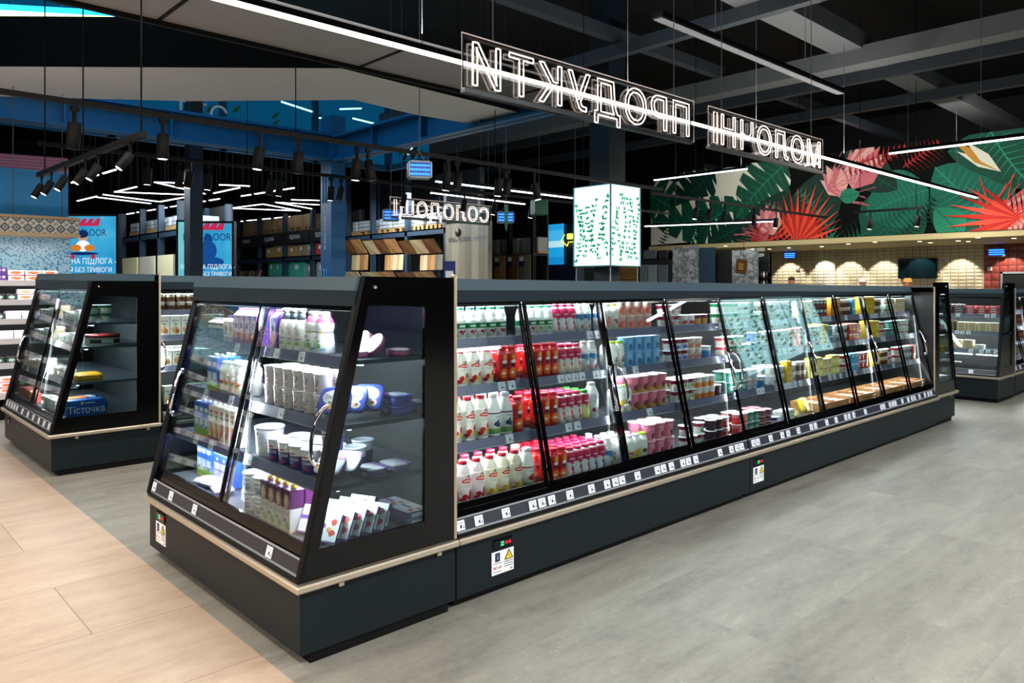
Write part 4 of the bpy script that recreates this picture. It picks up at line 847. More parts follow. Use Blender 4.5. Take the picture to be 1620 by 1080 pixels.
# ================================================================ the building
def S(o, label, cat='building'): return tag(o, label, cat, None, 'structure')
T = NT('floor_tiles'); co = T.coord(); sx, sy, sz = T.sep(co)
TW, TH = 1.32, .66
row = T.math('FLOOR', T.math('DIVIDE', T.math('SUBTRACT', sy, 2.165), TH)); odd = T.math('FLOORED_MODULO', row, 2)
fy = T.math('FRACT', T.math('DIVIDE', T.math('SUBTRACT', sy, 2.165), TH))
colx = T.math('DIVIDE', T.math('SUBTRACT', T.math('SUBTRACT', sx, T.math('MULTIPLY', odd, .66)), .88), TW)
fx = T.math('FRACT', colx)
gl = T.math('MAXIMUM', T.math('LESS_THAN', T.math('MINIMUM', fy, T.math('SUBTRACT', 1, fy)), .0028), T.math('LESS_THAN', T.math('MINIMUM', fx, T.math('SUBTRACT', 1, fx)), .0014))
idn = T.n('ShaderNodeTexWhiteNoise', noise_dimensions='2D'); cb = T.n('ShaderNodeCombineXYZ'); T.l(T.math('FLOOR', colx), cb.inputs[0]); T.l(row, cb.inputs[1]); T.l(cb.outputs[0], idn.inputs['Vector'])
off = T.n('ShaderNodeVectorMath', operation='MULTIPLY_ADD'); T.l(idn.outputs['Color'], off.inputs[0]); off.inputs[1].default_value = (9, 9, 9); T.l(co, off.inputs[2])
st = T.scale(off.outputs[0], (1.1, 5.2, 1), rot=(0, 0, .22))
n1 = T.noise(st, 1.6, 6, .62); n2 = T.noise(T.scale(off.outputs[0], (9, 22, 1)), 2.2, 7, .75); n3 = T.noise(T.scale(off.outputs[0], (.5, 2.2, 1), rot=(0, 0, .2)), 1.1, 5, .6)
vein = T.math('LESS_THAN', T.math('ABSOLUTE', T.math('SUBTRACT', n3.outputs[0], .53)), .0016)
beige = T.ramp(T.math('MULTIPLY_ADD', n2.outputs[0], .45, T.math('MULTIPLY', n1.outputs[0], .6)), [(.3, '#927b6a'), (.52, '#a8937f'), (.75, '#b6a392')])
n4 = T.noise(off.outputs[0], 26, 5, .75)
grey = T.ramp(T.math('MULTIPLY_ADD', n4.outputs[0], .3, T.math('MULTIPLY_ADD', n2.outputs[0], .25, T.math('MULTIPLY', n1.outputs[0], .65))), [(.40, '#62615a'), (.58, '#7b7970'), (.78, '#8e8c80')])
grey = T.mix(T.math('MULTIPLY', vein, .16), grey, lin('#c9c8c0'))
isb = T.math('LESS_THAN', sx, 1.31)
colr = T.mix(isb, grey, beige)
tone = T.math('MULTIPLY_ADD', idn.outputs['Value'], .12, .94)
hs = T.n('ShaderNodeHueSaturation'); T.l(tone, hs.inputs['Value']); T.l(colr, hs.inputs['Color'])
colr = T.mix(gl, hs.outputs[0], T.mix(isb, lin('#77746e'), lin('#6e5848')))
T.l(colr, T.b.inputs['Base Color']); T.val(T.b.inputs['Roughness'], T.math('MULTIPLY_ADD', n2.outputs[0], .22, .34)); T.b.inputs['Specular IOR Level'].default_value = .45
bp = T.n('ShaderNodeBump'); bp.inputs['Strength'].default_value = .06; T.l(n2.outputs[0], bp.inputs['Height']); T.l(bp.outputs[0], T.b.inputs['Normal'])
S(MB().add([(-9, -9, 0), (26, -9, 0), (26, 34, 0), (-9, 34, 0)], [(0, 1, 2, 3)]).obj('floor', T.m), 'large format stone floor tiles, beige before the end fridges and grey beyond', 'floor')
M_CEIL = mat('black_ceiling', '#05070a', .8); M_BEAM = mat('beam_grey', '#6f7275', .6); M_BEAMD = mat('beam_dark', '#3b424a', .6); M_BLUE = mat('steel_blue', '#0c5f92', .45); M_NAVYW = mat('navy_steel', '#12222f', .5)
M_FOIL = mat('plaster_grey', '#d5d4d4', .7); M_DARKW = mat('dark_wall', '#0c0e11', .7)
S(MB().box(-9, 26, -9, 34, 7.0, 7.1).obj('ceiling', M_CEIL), 'black ceiling high above the sales floor', 'ceiling')
S(MB().box(-9, 26, 33.8, 34, 0, 7).obj('wall_back', M_DARKW), 'dark far wall beyond the flooring shop', 'wall')
S(MB().box(25.8, 26, -9, 34, 0, 7).obj('wall_right', M_DARKW), 'dark wall behind the tiled kitchen', 'wall')
# ---- ceiling grid
def beam(name, a, b, w, h, m, lab):
    o = MB().bar(a, b, w, h).obj(name, m); S(o, lab, 'beam'); return o
zb = 5.3
for i, (axis, px, py, w, h, m, d) in enumerate((('x', 1400, 98, .5, .3, M_BEAM, 'wide grey ceiling beam running away at upper right'), ('y', 1380, 88, .42, .3, M_BEAM, 'long grey cross beam under the black ceiling'),
        ('y', 1450, 105, .14, .2, M_BEAMD, 'thin dark cross beam just below the grey cross beam'), ('y', 1330, 175, .16, .2, M_BEAMD, 'thin dark cross beam farther from the grey one'), ('y', 1180, 22, .16, .2, M_BEAMD, 'thin dark cross beam nearest the camera'),
        ('x', 1130, 210, .14, .2, M_BEAMD, 'thin dark ceiling beam left of the wide grey one'), ('x', 1300, 300, .14, .2, M_BEAMD, 'thin dark ceiling beam far over the dairy sign'), ('x', 900, 30, .16, .2, M_BEAMD, 'thin dark ceiling beam over the long fridge'))):
    p = onZ(px, py, zb+(.25 if axis == 'x' else 0))
    a, b = ((p.x-9, p.y, p.z), (p.x+14, p.y, p.z)) if axis == 'x' else ((p.x, p.y-9, p.z), (p.x, p.y+13, p.z))
    beam('ceiling_beam', a, b, w, h, m, d)
# ---- blue opening to the upper floor, column
colX, colY = 6.64, 11.6
clm = MB().box(colX, colX+.28, colY, colY+.36, 0, 4.4).obj('steel_column', M_BLUE); S(clm, 'blue steel column lettered with white shop name', 'column')
lt = lettering('W KING FLOOR', .085, M_INKW, clm, (0, 0, 0), wide=.95); lt.matrix_world = Matrix.Translation((colX-.004, colY+.2, 2.37)) @ Matrix.Rotation(-PI/2, 4, 'Z') @ Matrix.Rotation(PI/2, 4, 'Y') @ Matrix.Rotation(PI, 4, 'Y')
M_LINE = mat('sky_line', '#2f9fe0', .4)
for z0_, z1_ in ((2.9, 3.4), (1.2, 1.75)):
    g = MB()
    for k in range(3): g.tube([(colX-.004, colY+.1+.09*k, z0_), (colX-.004, colY+.1+.09*k, (z0_+z1_)/2), (colX-.004, colY+.1+.09*k+(.04 if z0_ < 2 else 0), (z0_+z1_)/2+.08), (colX-.004, colY+.1+.09*k+(.04 if z0_ < 2 else 0), z1_)], .009, 6)
    g.obj('painted_lines', M_LINE, clm)
def ibeam(a, b, h, w, label):
    a = Vector(a); b = Vector(b); mb = MB()
    for dz, hh, ww in ((h-.02, .04, w), (0.02, .04, w), (h/2, h, .03)): mb.bar(a+Vector((0, 0, dz)), b+Vector((0, 0, dz)), ww, hh)
    n = int((b-a).length/1.3); d = (b-a)/max(n, 1)
    o = mb.obj('steel_beam', M_BLUE); S(o, label, 'beam')
    s = MB()
    for i in range(1, n): p = a+d*i+Vector((0, 0, h/2)); q = d.normalized()*.012; s.bar(p-q, p+q, w*.9, h*.92)
    s.obj('stiffener', M_BLUE, o); return o
ibeam((-3, colY+.1, 3.62), (colX+.14, colY+.1, 3.62), .45, .26, 'blue steel beam of the atrium edge running left from the column')
ibeam((colX+.14, colY+.1, 3.60), (colX+.14, 6.4, 3.60), .45, .26, 'blue steel beam of the atrium edge running right from the column')
# upper floor seen through the opening
M_UP = emis('upper_window', '#39c3ea', .75); M_UPF = mat('upper_frame', '#0e4a6e', .4); M_UPD = emis('upper_shop', '#0a5a86', .55)
for nm, ax, lab in (('window_1', 'x', 'upper floor shop windows glowing cyan beyond the atrium'), ('window_2', 'y', 'upper floor shop windows glowing cyan on the right side')):
    L = 13.8 if ax == 'x' else 1.4
    r = thing(nm, lab, 'window', (-4, 14.6, 4.1) if ax == 'x' else (9.8, 14.6, 4.1), 0 if ax == 'x' else -PI/2, None, 'structure')
    MB().box(0, L, .1, .15, 0, 2.6).obj('pane', M_UPD, r)
    f = MB()
    for i in range(int(L/2)+1): f.box(i*2-.06, i*2+.06, 0, .12, 0, 2.6)
    f.box(0, L, 0, .12, 0, .12).box(0, L, 0, .12, 2.5, 2.6); f.obj('frame', M_UPF, r)
    g = MB(); rr = random.Random(3)
    for i in range(int(L*2.2)):
        x = rr.uniform(.2, L-.4); z = rr.uniform(.15, 2.3); g.bar((x, .08, z), (x+rr.uniform(.2, 1), .08, z+rr.uniform(-.15, .2)), .03, .03)
    g.obj('tube_light', emis('upper_tube', '#a8f0ff', 2.2), r)
    g = MB()
    for i in range(40):
        x = rr.uniform(.2, L-.2); z = rr.uniform(.1, .9); g.add([(x, .07, z), (x+.12, .07, z+.05), (x+.2, .07, z+.2), (x+.06, .07, z+.12)], [(0, 1, 2, 3)])
    g.obj('planting', mat('planting', '#1a6a4a', .6), r)
    if ax == 'x':
        lettering('РІС', .55, M_INKW, r, (9.6, -.02, .62)); lettering('ДЛЯ ДІТЕЙ', .26, M_INKW, r, (9.7, -.02, .17))
# slab around the opening: soffit pieces and fascia
def slabz(name, pix, z, th, mats, label):
    pts = [onZ(x, y, z) for x, y in pix]; n = len(pts)
    vs = [tuple(p) for p in pts]+[(p.x, p.y, z+th) for p in pts]
    mb = MB(); mb.add(vs, [tuple(range(n))], 0); mb.add(vs, [tuple(range(n, 2*n))[::-1]]+[(i, (i+1) % n, n+(i+1) % n, n+i) for i in range(n)], 1)
    o = mb.obj(name, mats); return S(o, label, 'ceiling panel')
M_FASC = mat('fascia_navy', '#091219', .5, spec=.2)
slabz('ceiling_soffit', [(-260, 104), (540, 108), (838, 182), (764, 199), (655, 181), (560, 158), (300, 160), (-260, 146)], 3.7, .52, [M_FOIL, M_FASC], 'pale plaster soffit with dark navy edge below the upper floor')
# foil-covered duct parallel to the long lamp
dy0 = onZ(540, 98, 3.62).y
dd = MB().box(-1.5, onZ(838, 172, 3.62).x, dy0-.95, dy0, 3.62, 3.66).obj('ceiling_duct', mat('duct_grey', '#98989a', .6)); S(dd, 'grey boxed ceiling duct running beside the long lamp', 'duct')
MB().box(-1.5, onZ(838, 172, 3.62).x, dy0, dy0+.04, 3.58, 3.67).obj('edge_profile', M_MATT, dd)
s = MB()
for i in range(5): s.box(.2+i*1.9, .23+i*1.9, dy0-.95, dy0, 3.61, 3.62)
s.obj('panel_joint', M_MATT, dd)
# neon edge of the upper floor, left
a, b = onZ(-60, 18, 4.5), onZ(296, 38, 4.5)
o = MB().bar(a, b, .05, .06).obj('light_strip', emis('lime_edge', '#f4ff9a', 5)); tag(o, 'yellow-green light strip along the upper floor edge at top left', 'light strip')
MB().bar(a+Vector((0, 0, .07)), b+Vector((0, 0, .07)), .04, .06).obj('blue_strip', emis('azure_edge', '#20b8ff', 4), o)
# ---- long hung lamps
M_LAMP = emis('lamp_white', '#fff4e2', 7); M_LAMPC = emis('lamp_cool', '#f2f6ff', 6); M_HANG = mat('cable_grey', '#5b6066', .5)
def lamp(a, b, w=.06, label='', power=0, mt=None, group=None, top=6.95, hang=True, col=(1, .95, .88)):
    a = Vector(a); b = Vector(b); m = (a+b)/2
    r = thing('linear_lamp', label, 'lamp', m, 0, group)
    MB().bar(a-m+Vector((0, 0, .035)), b-m+Vector((0, 0, .035)), w, .05).obj('housing', M_MATT, r)
    MB().bar(a-m, b-m, w*.8, .02).obj('diffuser', mt or M_LAMPC, r)
    if hang:
        c = MB(); L = (b-a).length; n = max(2, int(L/3)+1)
        for i in range(n):
            p = a-m+(b-a)*((i+.5)/n); c.tube([p+Vector((0, 0, .05)), p+Vector((0, 0, top-p.z-m.z))], .004, 5)
        c.obj('hanging_wire', M_HANG, r)
    if power:
        d = (b-a).normalized(); area('lamp_light', tuple(m-Vector((0, 0, .03))), (b-a).length, w, power, col, (0, 0, math.atan2(d.y, d.x)))
    return r
Yl = 5.25
area('lamp_uplight', (6, 5.25, 3.62), 15, .07, 160, (1, .95, .9), (PI, 0, 0))  # upward light added over the long lamp to brighten duct and soffit
la = onY(345, -2, Yl); lb = onY(1545, 325, Yl)
lamp((la.x-2.5, Yl, la.z+.0), (lb.x, Yl, la.z+.0), .075, 'very long warm white lamp line running over the aisle behind the sign', 420, M_LAMP)
p = onZ(1407, 243, 3.5)
lamp((p.x, p.y, 3.5), (p.x, p.y-7.5, 3.5), .06, 'white lamp line before the mural, entering from the right edge', 150)
for (x0, y0, x1, y1, z, d) in ((1035, 285, 1182, 267, 3.9, 'short white lamp over the monstera leaves, upper'), (1020, 358, 1228, 350, 2.9, 'short white lamp over the monstera leaves, lower'), (690, 287, 968, 321, 3.2, 'thin white lamp line left of the leaf light box'),
                          (682, 305, 830, 323, 3.4, 'dashed thin lamp line under the tracks')):
    A = onZ(x0, y0, z); Bq = onZ(x1, y1, z); lamp(A, Bq, .06, d, 0)
o = lamp(onZ(1040, 28, 4.3), onZ(1330, 148, 4.3), .14, 'unlit dark hung lamp at upper right under the beams', 0, mat('lamp_off', '#2c3238', .5))
# unseen lamps, added to light floor and fridge fronts; farther one fits door streaks
for i, (x, y, L, pw) in enumerate(((3.2, -.6, 9, 380), (6.3, -4.5, 6.6, 700))):
    if pw: lamp((x-L/2, y, 3.7), (x+L/2, y, 3.7), .09, 'long hung lamp over the grey aisle in front of the fridges, %s' % ('nearer' if i == 0 else 'farther back'), pw, None, None, col=(.97, .98, 1))
lamp((-2.6, -1.0, 3.3), (-2.6, 8, 3.3), .08, 'long hung lamp over the beige tiles far from the end fridges', 370, M_LAMP, col=(1, .9, .8))  # added for low-angle light on the end fridge fronts
lamp((-.3, -1.5, 3.5), (-.3, 7.5, 3.5), .08, 'long hung lamp over the beige tiles beside the end fridges', 155, M_LAMP, col=(1, .86, .72))
# star and zigzag lamps of the flooring shop
zz_ = 3.7; k0 = 0
segs = [((445,745),(530,725)),((450,745),(770,757)),((600,707),(795,752)),((600,707),(755,712)),((830,750),(930,728)),((850,717),(970,722)),((375,765),(585,790)),((400,755),(620,783)),((300,780),(375,762)),((620,783),(720,765)),
        ((895,808),(1020,792)),((1020,792),(1165,818)),((895,808),(1165,818)),((1070,785),(1210,810)),((1070,785),(1240,795)),((1130,775),(1240,778))]
for i, (p, q) in enumerate(segs):
    lamp(onZ(p[0]/2.4537, p[1]/2.4537, zz_), onZ(q[0]/2.4537, q[1]/2.4537, zz_), .04, '%s white tube of the zigzag lamps over the flooring shop from left' % ORD[i], 0, None, 'zigzag lamps over the flooring shop')
for j, (p, q, n) in enumerate((((450, 838), (860, 770), 9), ((900, 862), (1235, 830), 6), ((270, 712), (460, 655), 3), ((930, 762), (1150, 728), 4))):
    A = onZ(p[0]/2.4537, p[1]/2.4537, zz_); Bq = onZ(q[0]/2.4537, q[1]/2.4537, zz_)
    for i in range(n):
        lamp(A.lerp(Bq, (i+.15)/n), A.lerp(Bq, (i+.85)/n), .045, '%s dash of the %s dashed lamp line over the flooring shop' % (ORD[i], ['long', 'far', 'upper', 'middle'][j]), 0, None, 'dashed lamp lines over the flooring shop')
# ---- tracks with spotlights
M_SPOT = emis('spot_lens', '#fff8ee', 8)
sp_can = MB().lathe([(0, 0), (.045, 0), (.048, .004), (.048, .20), (.044, .205), (0, .205)], 16).mesh('can', M_MATT)
sp_len = MB().lathe([(0, -.002), (.036, -.002), (.038, .001)], 16).mesh('lens', M_SPOT)
sp_off = MB().lathe([(0, -.002), (.036, -.002), (.038, .001)], 16).mesh('lens', mat('spot_unlit', '#20242a', .2))
sp_brk = MB().box(-.012, .012, -.012, .012, .17, .30).box(-.03, .03, -.014, .014, .29, .33).mesh('bracket', M_MATT)
def track(a, b, label, spots, top=6.95, hang=(.2, .8), power=14, size=1.0):
    a = Vector(a); b = Vector(b); m = (a+b)/2
    r = thing('track_rail', label, 'lighting track', m)
    MB().bar(a-m, b-m, .04, .045).obj('rail', M_MATT, r)
    c = MB()
    for t in hang: p = (a-m).lerp(b-m, t); c.tube([p, p+Vector((0, 0, top-m.z))], .006, 6)
    c.obj('suspension_rod', M_MATT, r)
    for i, (t, rx, rz, on) in enumerate(spots):
        p = a.lerp(b, t)-Vector((0, 0, .36*size))
        o = link('track_spotlight', sp_can, None, p, (0, 0, rz)); o.scale = (size,)*3
        cm = Matrix.Translation(p+Vector((0, 0, .2*size))) @ Matrix.Rotation(rz, 4, 'Z') @ Matrix.Rotation(rx, 4, 'X') @ Matrix.Translation((0, 0, -.2*size)) @ Matrix.Scale(size, 4)
        o.matrix_world = cm
        link('lens', sp_len if on else sp_off, o)
        bk = link('bracket', sp_brk, o); bk.matrix_local = Matrix.Translation((0, 0, .2)) @ Matrix.Rotation(-rx, 4, 'X') @ Matrix.Translation((0, 0, -.2))
        tag(o, '%s black spotlight from the left on the %s' % (ORD[i], label.split(',')[0]), 'spotlight', 'spotlights on the '+label.split(',')[0])
    return r
def trk(p0, p1, z, axis, label, pix, **k):
    A = onZ(*p0, z); Bq = onZ(*p1, z)
    if axis == 'x': Bq.y = A.y
    else: Bq.x = A.x
    sp = []
    for (px, rx, rz, on) in pix:
        r0 = ray(px, 400)   # where the rail stands over that bearing
        if axis == 'x': X = r0[0]/r0[1]*A.y; t = (X-A.x)/(Bq.x-A.x)
        else: Yq = r0[1]/r0[0]*A.x; t = (Yq-A.y)/(Bq.y-A.y)
        sp.append((t, rx, rz, on))
    return track(A, Bq, label, sp, **k)
trk((-150, 122), (1025, 302), 3.0, 'x', 'front lighting track, running across from the left edge', [(118, .12, .3, 0), (258, .05, .2, 1), (411, .12, 1, 1), (472, .1, 2.5, 0), (565, .1, .5, 1), (582, .3, 3.4, 0), (708, .15, .2, 1), (724, .35, 2.4, 0), (790, .12, .4, 1), (803, .3, 2.2, 0), (846, .2, 4, 1)], hang=(.33, .62, .8), size=1.1)
p = onZ(228, 212, 2.5); q = onZ(61, 277, 2.5)
track(q, p, 'short side lighting track, hung at left by a thick rod', [(.04, .5, 1.5, 1), (.16, .5, 1.5, 1), (.32, .5, 1.5, 1), (.52, .55, 1.5, 1), (.64, .5, 1.5, 1), (.90, .6, 1.5, 1)], hang=(.98, .5, .08), size=.66)
trk((60, 226), (1000, 343), 3.05, 'x', 'rear lighting track, crossing before the flooring shop', [(234, .1, .2, 1), (284, .1, .2, 0), (301, .2, 1, 1), (330, .1, .5, 1), (430, .2, 1.5, 0), (444, .2, .4, 1), (524, .1, .2, 1), (540, .3, 2, 0), (640, .2, .4, 1), (735, .2, .6, 1), (783, .2, .6, 1), (842, .2, .6, 1)], hang=(.2, .5, .8), size=1.0)
trk((1030, 305), (1250, 348), 3.0, 'x', 'mural lighting track, crossing before the monstera leaves', [(1102, .2, 1, 1), (1124, .3, 1, 0), (1147, .2, .6, 0), (1193, .2, 2, 0), (1228, .1, .5, 1)], hang=(.2, .8))
trk((1350, 336), (1480, 332), 2.95, 'y', 'short mural lighting track, right of centre', [(1377, .1, .5, 1), (1452, .1, .5, 1)], hang=(.1, .9))
# ================================================================ neon signs (read from the other aisle, so mirrored from here)
M_NEON = emis('neon_white', '#ffe9dc', 2.4); M_OUTL = mat('outline_tube', '#b9a8a4', .2, emit=.35, ecol='#ffe9dc'); M_ACR = glass('acrylic', '#e9eaea', .35); M_SIGNF = mat('sign_frame', '#16181a', .3)
def neon_paths(s, wide=1.0):
    cu = bpy.data.curves.new('n', 'FONT'); cu.body = s; cu.size = 1; cu.resolution_u = 3; cu.align_x = 'CENTER'; cu.align_y = 'BOTTOM_BASELINE'; cu.space_character = 1.12
    o = bpy.data.objects.new('n', cu); C.objects.link(o)
    dg = bpy.context.evaluated_depsgraph_get()
    c2 = o.evaluated_get(dg).to_curve(dg, apply_modifiers=False)
    out = []
    for sp in c2.splines:
        if sp.type == 'BEZIER':
            bps = sp.bezier_points; n = len(bps); pts = []
            for i in range(n):
                a, b = bps[i], bps[(i+1) % n]
                straight = (a.handle_right-a.co).length < 1e-5 and (b.handle_left-b.co).length < 1e-5
                st = 1 if straight else 4
                for k in range(st):
                    t = k/st; u = 1-t
                    pts.append(u*u*u*a.co+3*u*u*t*a.handle_right+3*u*t*t*b.handle_left+t*t*t*b.co)
            out.append(pts)
        else: out.append([Vector(p.co[:3]) for p in sp.points])
    o.to_curve_clear() if hasattr(o, 'to_curve_clear') else None
    bpy.data.objects.remove(o); return out
def neon_sign(word, x0, x1, Y, zb, zt, label, rt=.005):
    """panel from x0 to x1 in the plane y = Y, letters read from +y"""
    r = thing('neon_sign', label, 'sign', ((x0+x1)/2, Y, zb))
    W = (x1-x0); Hh = zt-zb
    MB().box(-W/2, W/2, -.004, .004, 0, Hh).obj('acrylic_panel', M_ACR, r)
    f = MB(); f.tube([(-W/2, 0, 0), (W/2, 0, 0), (W/2, 0, Hh), (-W/2, 0, Hh)], .012, 6, closed=True); f.box(-W/2, W/2, -.02, .02, -.03, .0)
    f.obj('frame', M_SIGNF, r)
    paths = []
    if word.endswith('І'):      # a plain bar for the last letter
        paths = neon_paths(word[:-1]); xm = max(p.x for pp in paths for p in pp); hm = neon_paths('Н')[0]; ht = max(p.y for p in hm)
        paths.append([Vector((xm+.16, 0, 0)), Vector((xm+.30, 0, 0)), Vector((xm+.30, ht, 0)), Vector((xm+.16, ht, 0))])
    else: paths = neon_paths(word)
    xs = [p.x for pp in paths for p in pp]; ys = [p.y for pp in paths for p in pp]
    mx0, mx1 = min(xs), max(xs); base = 0; top = max(ys)
    sx = (W*.95)/(mx1-mx0); sz = Hh*.86/top
    mb = MB(); ob = MB()
    for pp in paths:
        q = [(-(p.x-(mx0+mx1)/2)*sx, -.022, Hh*.07+p.y*sz) for p in pp]
        # drop points closer than a hair
        qq = [q[0]]
        for p in q[1:]:
            if (Vector(p)-Vector(qq[-1])).length > .004: qq.append(p)
        if (Vector(qq[0])-Vector(qq[-1])).length < .004: qq.pop()
        mb.tube(qq, rt, 6, closed=True)
    mb.obj('neon_tube', M_NEON, r)
    ob.tube([(-W/2-.02, -.015, -.01), (W/2+.02, -.015, -.01), (W/2+.02, -.015, Hh+.015), (-W/2-.02, -.015, Hh+.015)], rt*.8, 6, closed=True)
    ob.obj('outline_tube', M_OUTL, r)
    c = MB()
    for t in (-.4, .4): c.tube([(t*W, 0, Hh), (t*W, 0, 6.95-zb)], .004, 5)
    c.obj('hanging_wire', M_HANG, r); return r
Ys = 3.47
xa, xb, xc, xd = onY(732, 100, Ys), onY(1093, 200, Ys), onY(1120, 200, Ys), onY(1298, 240, Ys)
zt_, zb_ = onY(732, 57, Ys).z, onY(732, 138, Ys).z
neon_sign('ПРОДУКТИ', xa.x, xb.x, Ys, zb_, zt_, 'long clear neon sign of eight mirrored letters over the fridge run')
neon_sign('МОЛОЧНІ', xc.x, xd.x, Ys, zb_, zt_, 'clear neon sign of seven mirrored letters, beyond the long neon sign')
Yq = 10.2
p0, p1 = onY(618, 345, Yq), onY(775, 345, Yq)
neon_sign('СОЛОДОЩІ', p0.x, p1.x, Yq, onY(695, 348, Yq).z, onY(695, 320, Yq).z, 'small distant neon sign of mirrored letters before the wood panel', .006)
# ================================================================ leaf light boxes on columns
M_LB = emis('lightbox_face', '#c4faff', 1.9); M_LBF = mat('lightbox_frame', '#7fb6c4', .4); M_LEAF = mat('leaf_green', '#12703a', .5, emit=.8, ecol='#2aa65a'); M_LEAFD = mat('leaf_dark', '#0c5a32', .5, emit=.65, ecol='#1c8a5c')
def leaf_box(x, y, w, d, z0, z1, label, seed, faces):
    r = thing('light_box', label, 'light box', (x, y, z0))
    h = z1-z0
    fb = MB().box(-w/2, w/2, -d/2, d/2, 0, h); fb.obj('lit_face', M_LB, r)
    f = MB()
    for sx in (-1, 1):
        for sy in (-1, 1): f.box(sx*w/2-.012, sx*w/2+.012, sy*d/2-.012, sy*d/2+.012, -.01, h+.01)
    for z in (-.015, h): f.box(-w/2-.01, w/2+.01, -d/2-.01, d/2+.01, z, z+.015)
    f.obj('frame', M_LBF, r)
    rr = random.Random(seed)
    def leaf(g, c, ax, nrm, s, ang, mi):
        u = Vector(ax); v = Vector((0, 0, 1)); a = u*math.cos(ang)+v*math.sin(ang); b = -u*math.sin(ang)+v*math.cos(ang); n = Vector(nrm)*.004
        P = [c-a*s, c-a*s*.3+b*s*.42, c+a*s*.4+b*s*.36, c+a*s, c+a*s*.4-b*s*.36, c-a*s*.3-b*s*.42]
        g.add([p+n for p in P], [(0, 1, 2, 3, 4, 5)], mi)
    for ax, nrm, L, off in faces:
        g = MB()
        for v in range(6):
            t = (v+.5)/6*L-L/2; z = rr.uniform(.04, .2)*h; zt = h*rr.uniform(.6, .95); ph = rr.uniform(0, 6)
            while z < zt:
                q = t*.9+.07*L*math.sin(z*5+ph); c = Vector(ax)*q+Vector(nrm)*off+Vector((0, 0, z))
                leaf(g, c, ax, nrm, rr.uniform(.034, .052), rr.uniform(0, 6.28), rr.choice((0, 0, 1)))
                c2 = c+Vector(ax)*rr.uniform(-.07, .07)
                leaf(g, c2, ax, nrm, rr.uniform(.03, .046), rr.uniform(0, 6.28), rr.choice((0, 1)))
                z += rr.uniform(.06, .11)
        g.obj('leaf_print', [M_LEAF, M_LEAFD], r)
    return r
# box corner toward us at px 966; left face along y, right face along x
c0 = onD(966, 400, 12.6); lz0, lz1 = onD(966, 419, 12.6).z, onD(966, 291, 12.6).z
wX, wY = .80, .82
leaf_box(c0.x+wX/2, c0.y+wY/2, wX, wY, lz0, lz1, 'glowing cyan light box printed with green leaf vines around a dark column', 5, (((0, 1, 0), (-1, 0, 0), wY, wX/2), ((1, 0, 0), (0, -1, 0), wX, wY/2)))
cc = MB().box(c0.x+.25, c0.x+.55, c0.y+.25, c0.y+.57, 0, lz0).box(c0.x+.18, c0.x+.62, c0.y+.18, c0.y+.62, lz1, 7).obj('steel_column', M_NAVYW); S(cc, 'dark navy column carrying the leaf light box', 'column')
g = MB()
for dx, dy in ((.03, .03), (.03, wY-.03), (wX-.03, .03)): g.tube([(c0.x+dx, c0.y+dy, 0), (c0.x+dx, c0.y+dy, lz0)], .012, 6)
g.obj('support_post', M_CLEAR, cc)
# its twin by the aisle at the side, mirrored in the sliding doors
leaf_box(13.2, -1.0, 1.3, 1.1, 1.75, 3.2, 'second glowing leaf light box outside the frame, mirrored in the fridge doors', 9, (((0, 1, 0), (-1, 0, 0), 1.1, .65), ((1, 0, 0), (0, 1, 0), 1.3, .55)))
cc = MB().box(13.0, 13.4, -1.2, -.8, 0, 1.74).box(13.0, 13.4, -1.2, -.8, 3.22, 7).obj('steel_column', M_NAVYW); S(cc, 'dark navy column of the second leaf light box', 'column')
# ================================================================ mural bulkhead over the kitchen counter
XM = 20.0; zm0, zm1 = 2.70, 5.0; ym0, ym1 = 1.0, onX(1028, 380, XM).y
mur = MB().box(XM, XM+4.0, ym0, ym1, zm0+.02, zm1).obj('wall_mural', mat('mural_ground', '#030706', .8, spec=.1)); S(mur, 'black bulkhead painted with tropical leaves and red blossoms', 'wall')
MB().box(XM-.03, XM+4.0, ym0, ym1+.02, zm0-.12, zm0+.02).obj('soffit', mat('soffit_cream', '#b5a878', .6), mur)
GR = [mat('paint_'+n, c, .6, spec=.15) for n, c in (('deep', '#082a20'), ('mid', '#0c4433'), ('teal', '#125c4a'), ('pale', '#1c7355'), ('cream', '#cfcfbb'), ('red', '#a8231c'), ('coral', '#d4432e'), ('pink', '#cf9a90'), ('rose', '#b5626a'), ('orange', '#b8802f'), ('vein', '#1f8465'), ('darkred', '#7c1a1c'))]
layer = [0]
class Paint:
    def __init__(s): s.mb = MB()
    def poly(s, pts, mi, lift=0):
        P2 = [tuple(p) for p in pts]
        for ax, lim, sg in ((1, zm0+.03, 1), (1, zm1, -1), (0, ym0, 1), (0, ym1, -1)):
            out = []
            for i in range(len(P2)):
                a, b = P2[i-1], P2[i]; fa, fb = sg*(a[ax]-lim), sg*(b[ax]-lim)
                if (fa >= 0) != (fb >= 0): t = fa/(fa-fb); out.append((a[0]+(b[0]-a[0])*t, a[1]+(b[1]-a[1])*t))
                if fb >= 0: out.append(b)
            P2 = out
            if len(P2) < 3: return
        pts = P2
        layer[0] += 1; x = XM-.002-layer[0]*.00004-lift
        s.mb.add([(x, XYy(p), p[1]) for p in pts], [tuple(range(len(pts)))], mi)
def XYy(p): return p[0]
def Q(px, py): v = onX(px, py, XM); return Vector((v.y, v.z))
PT = Paint()
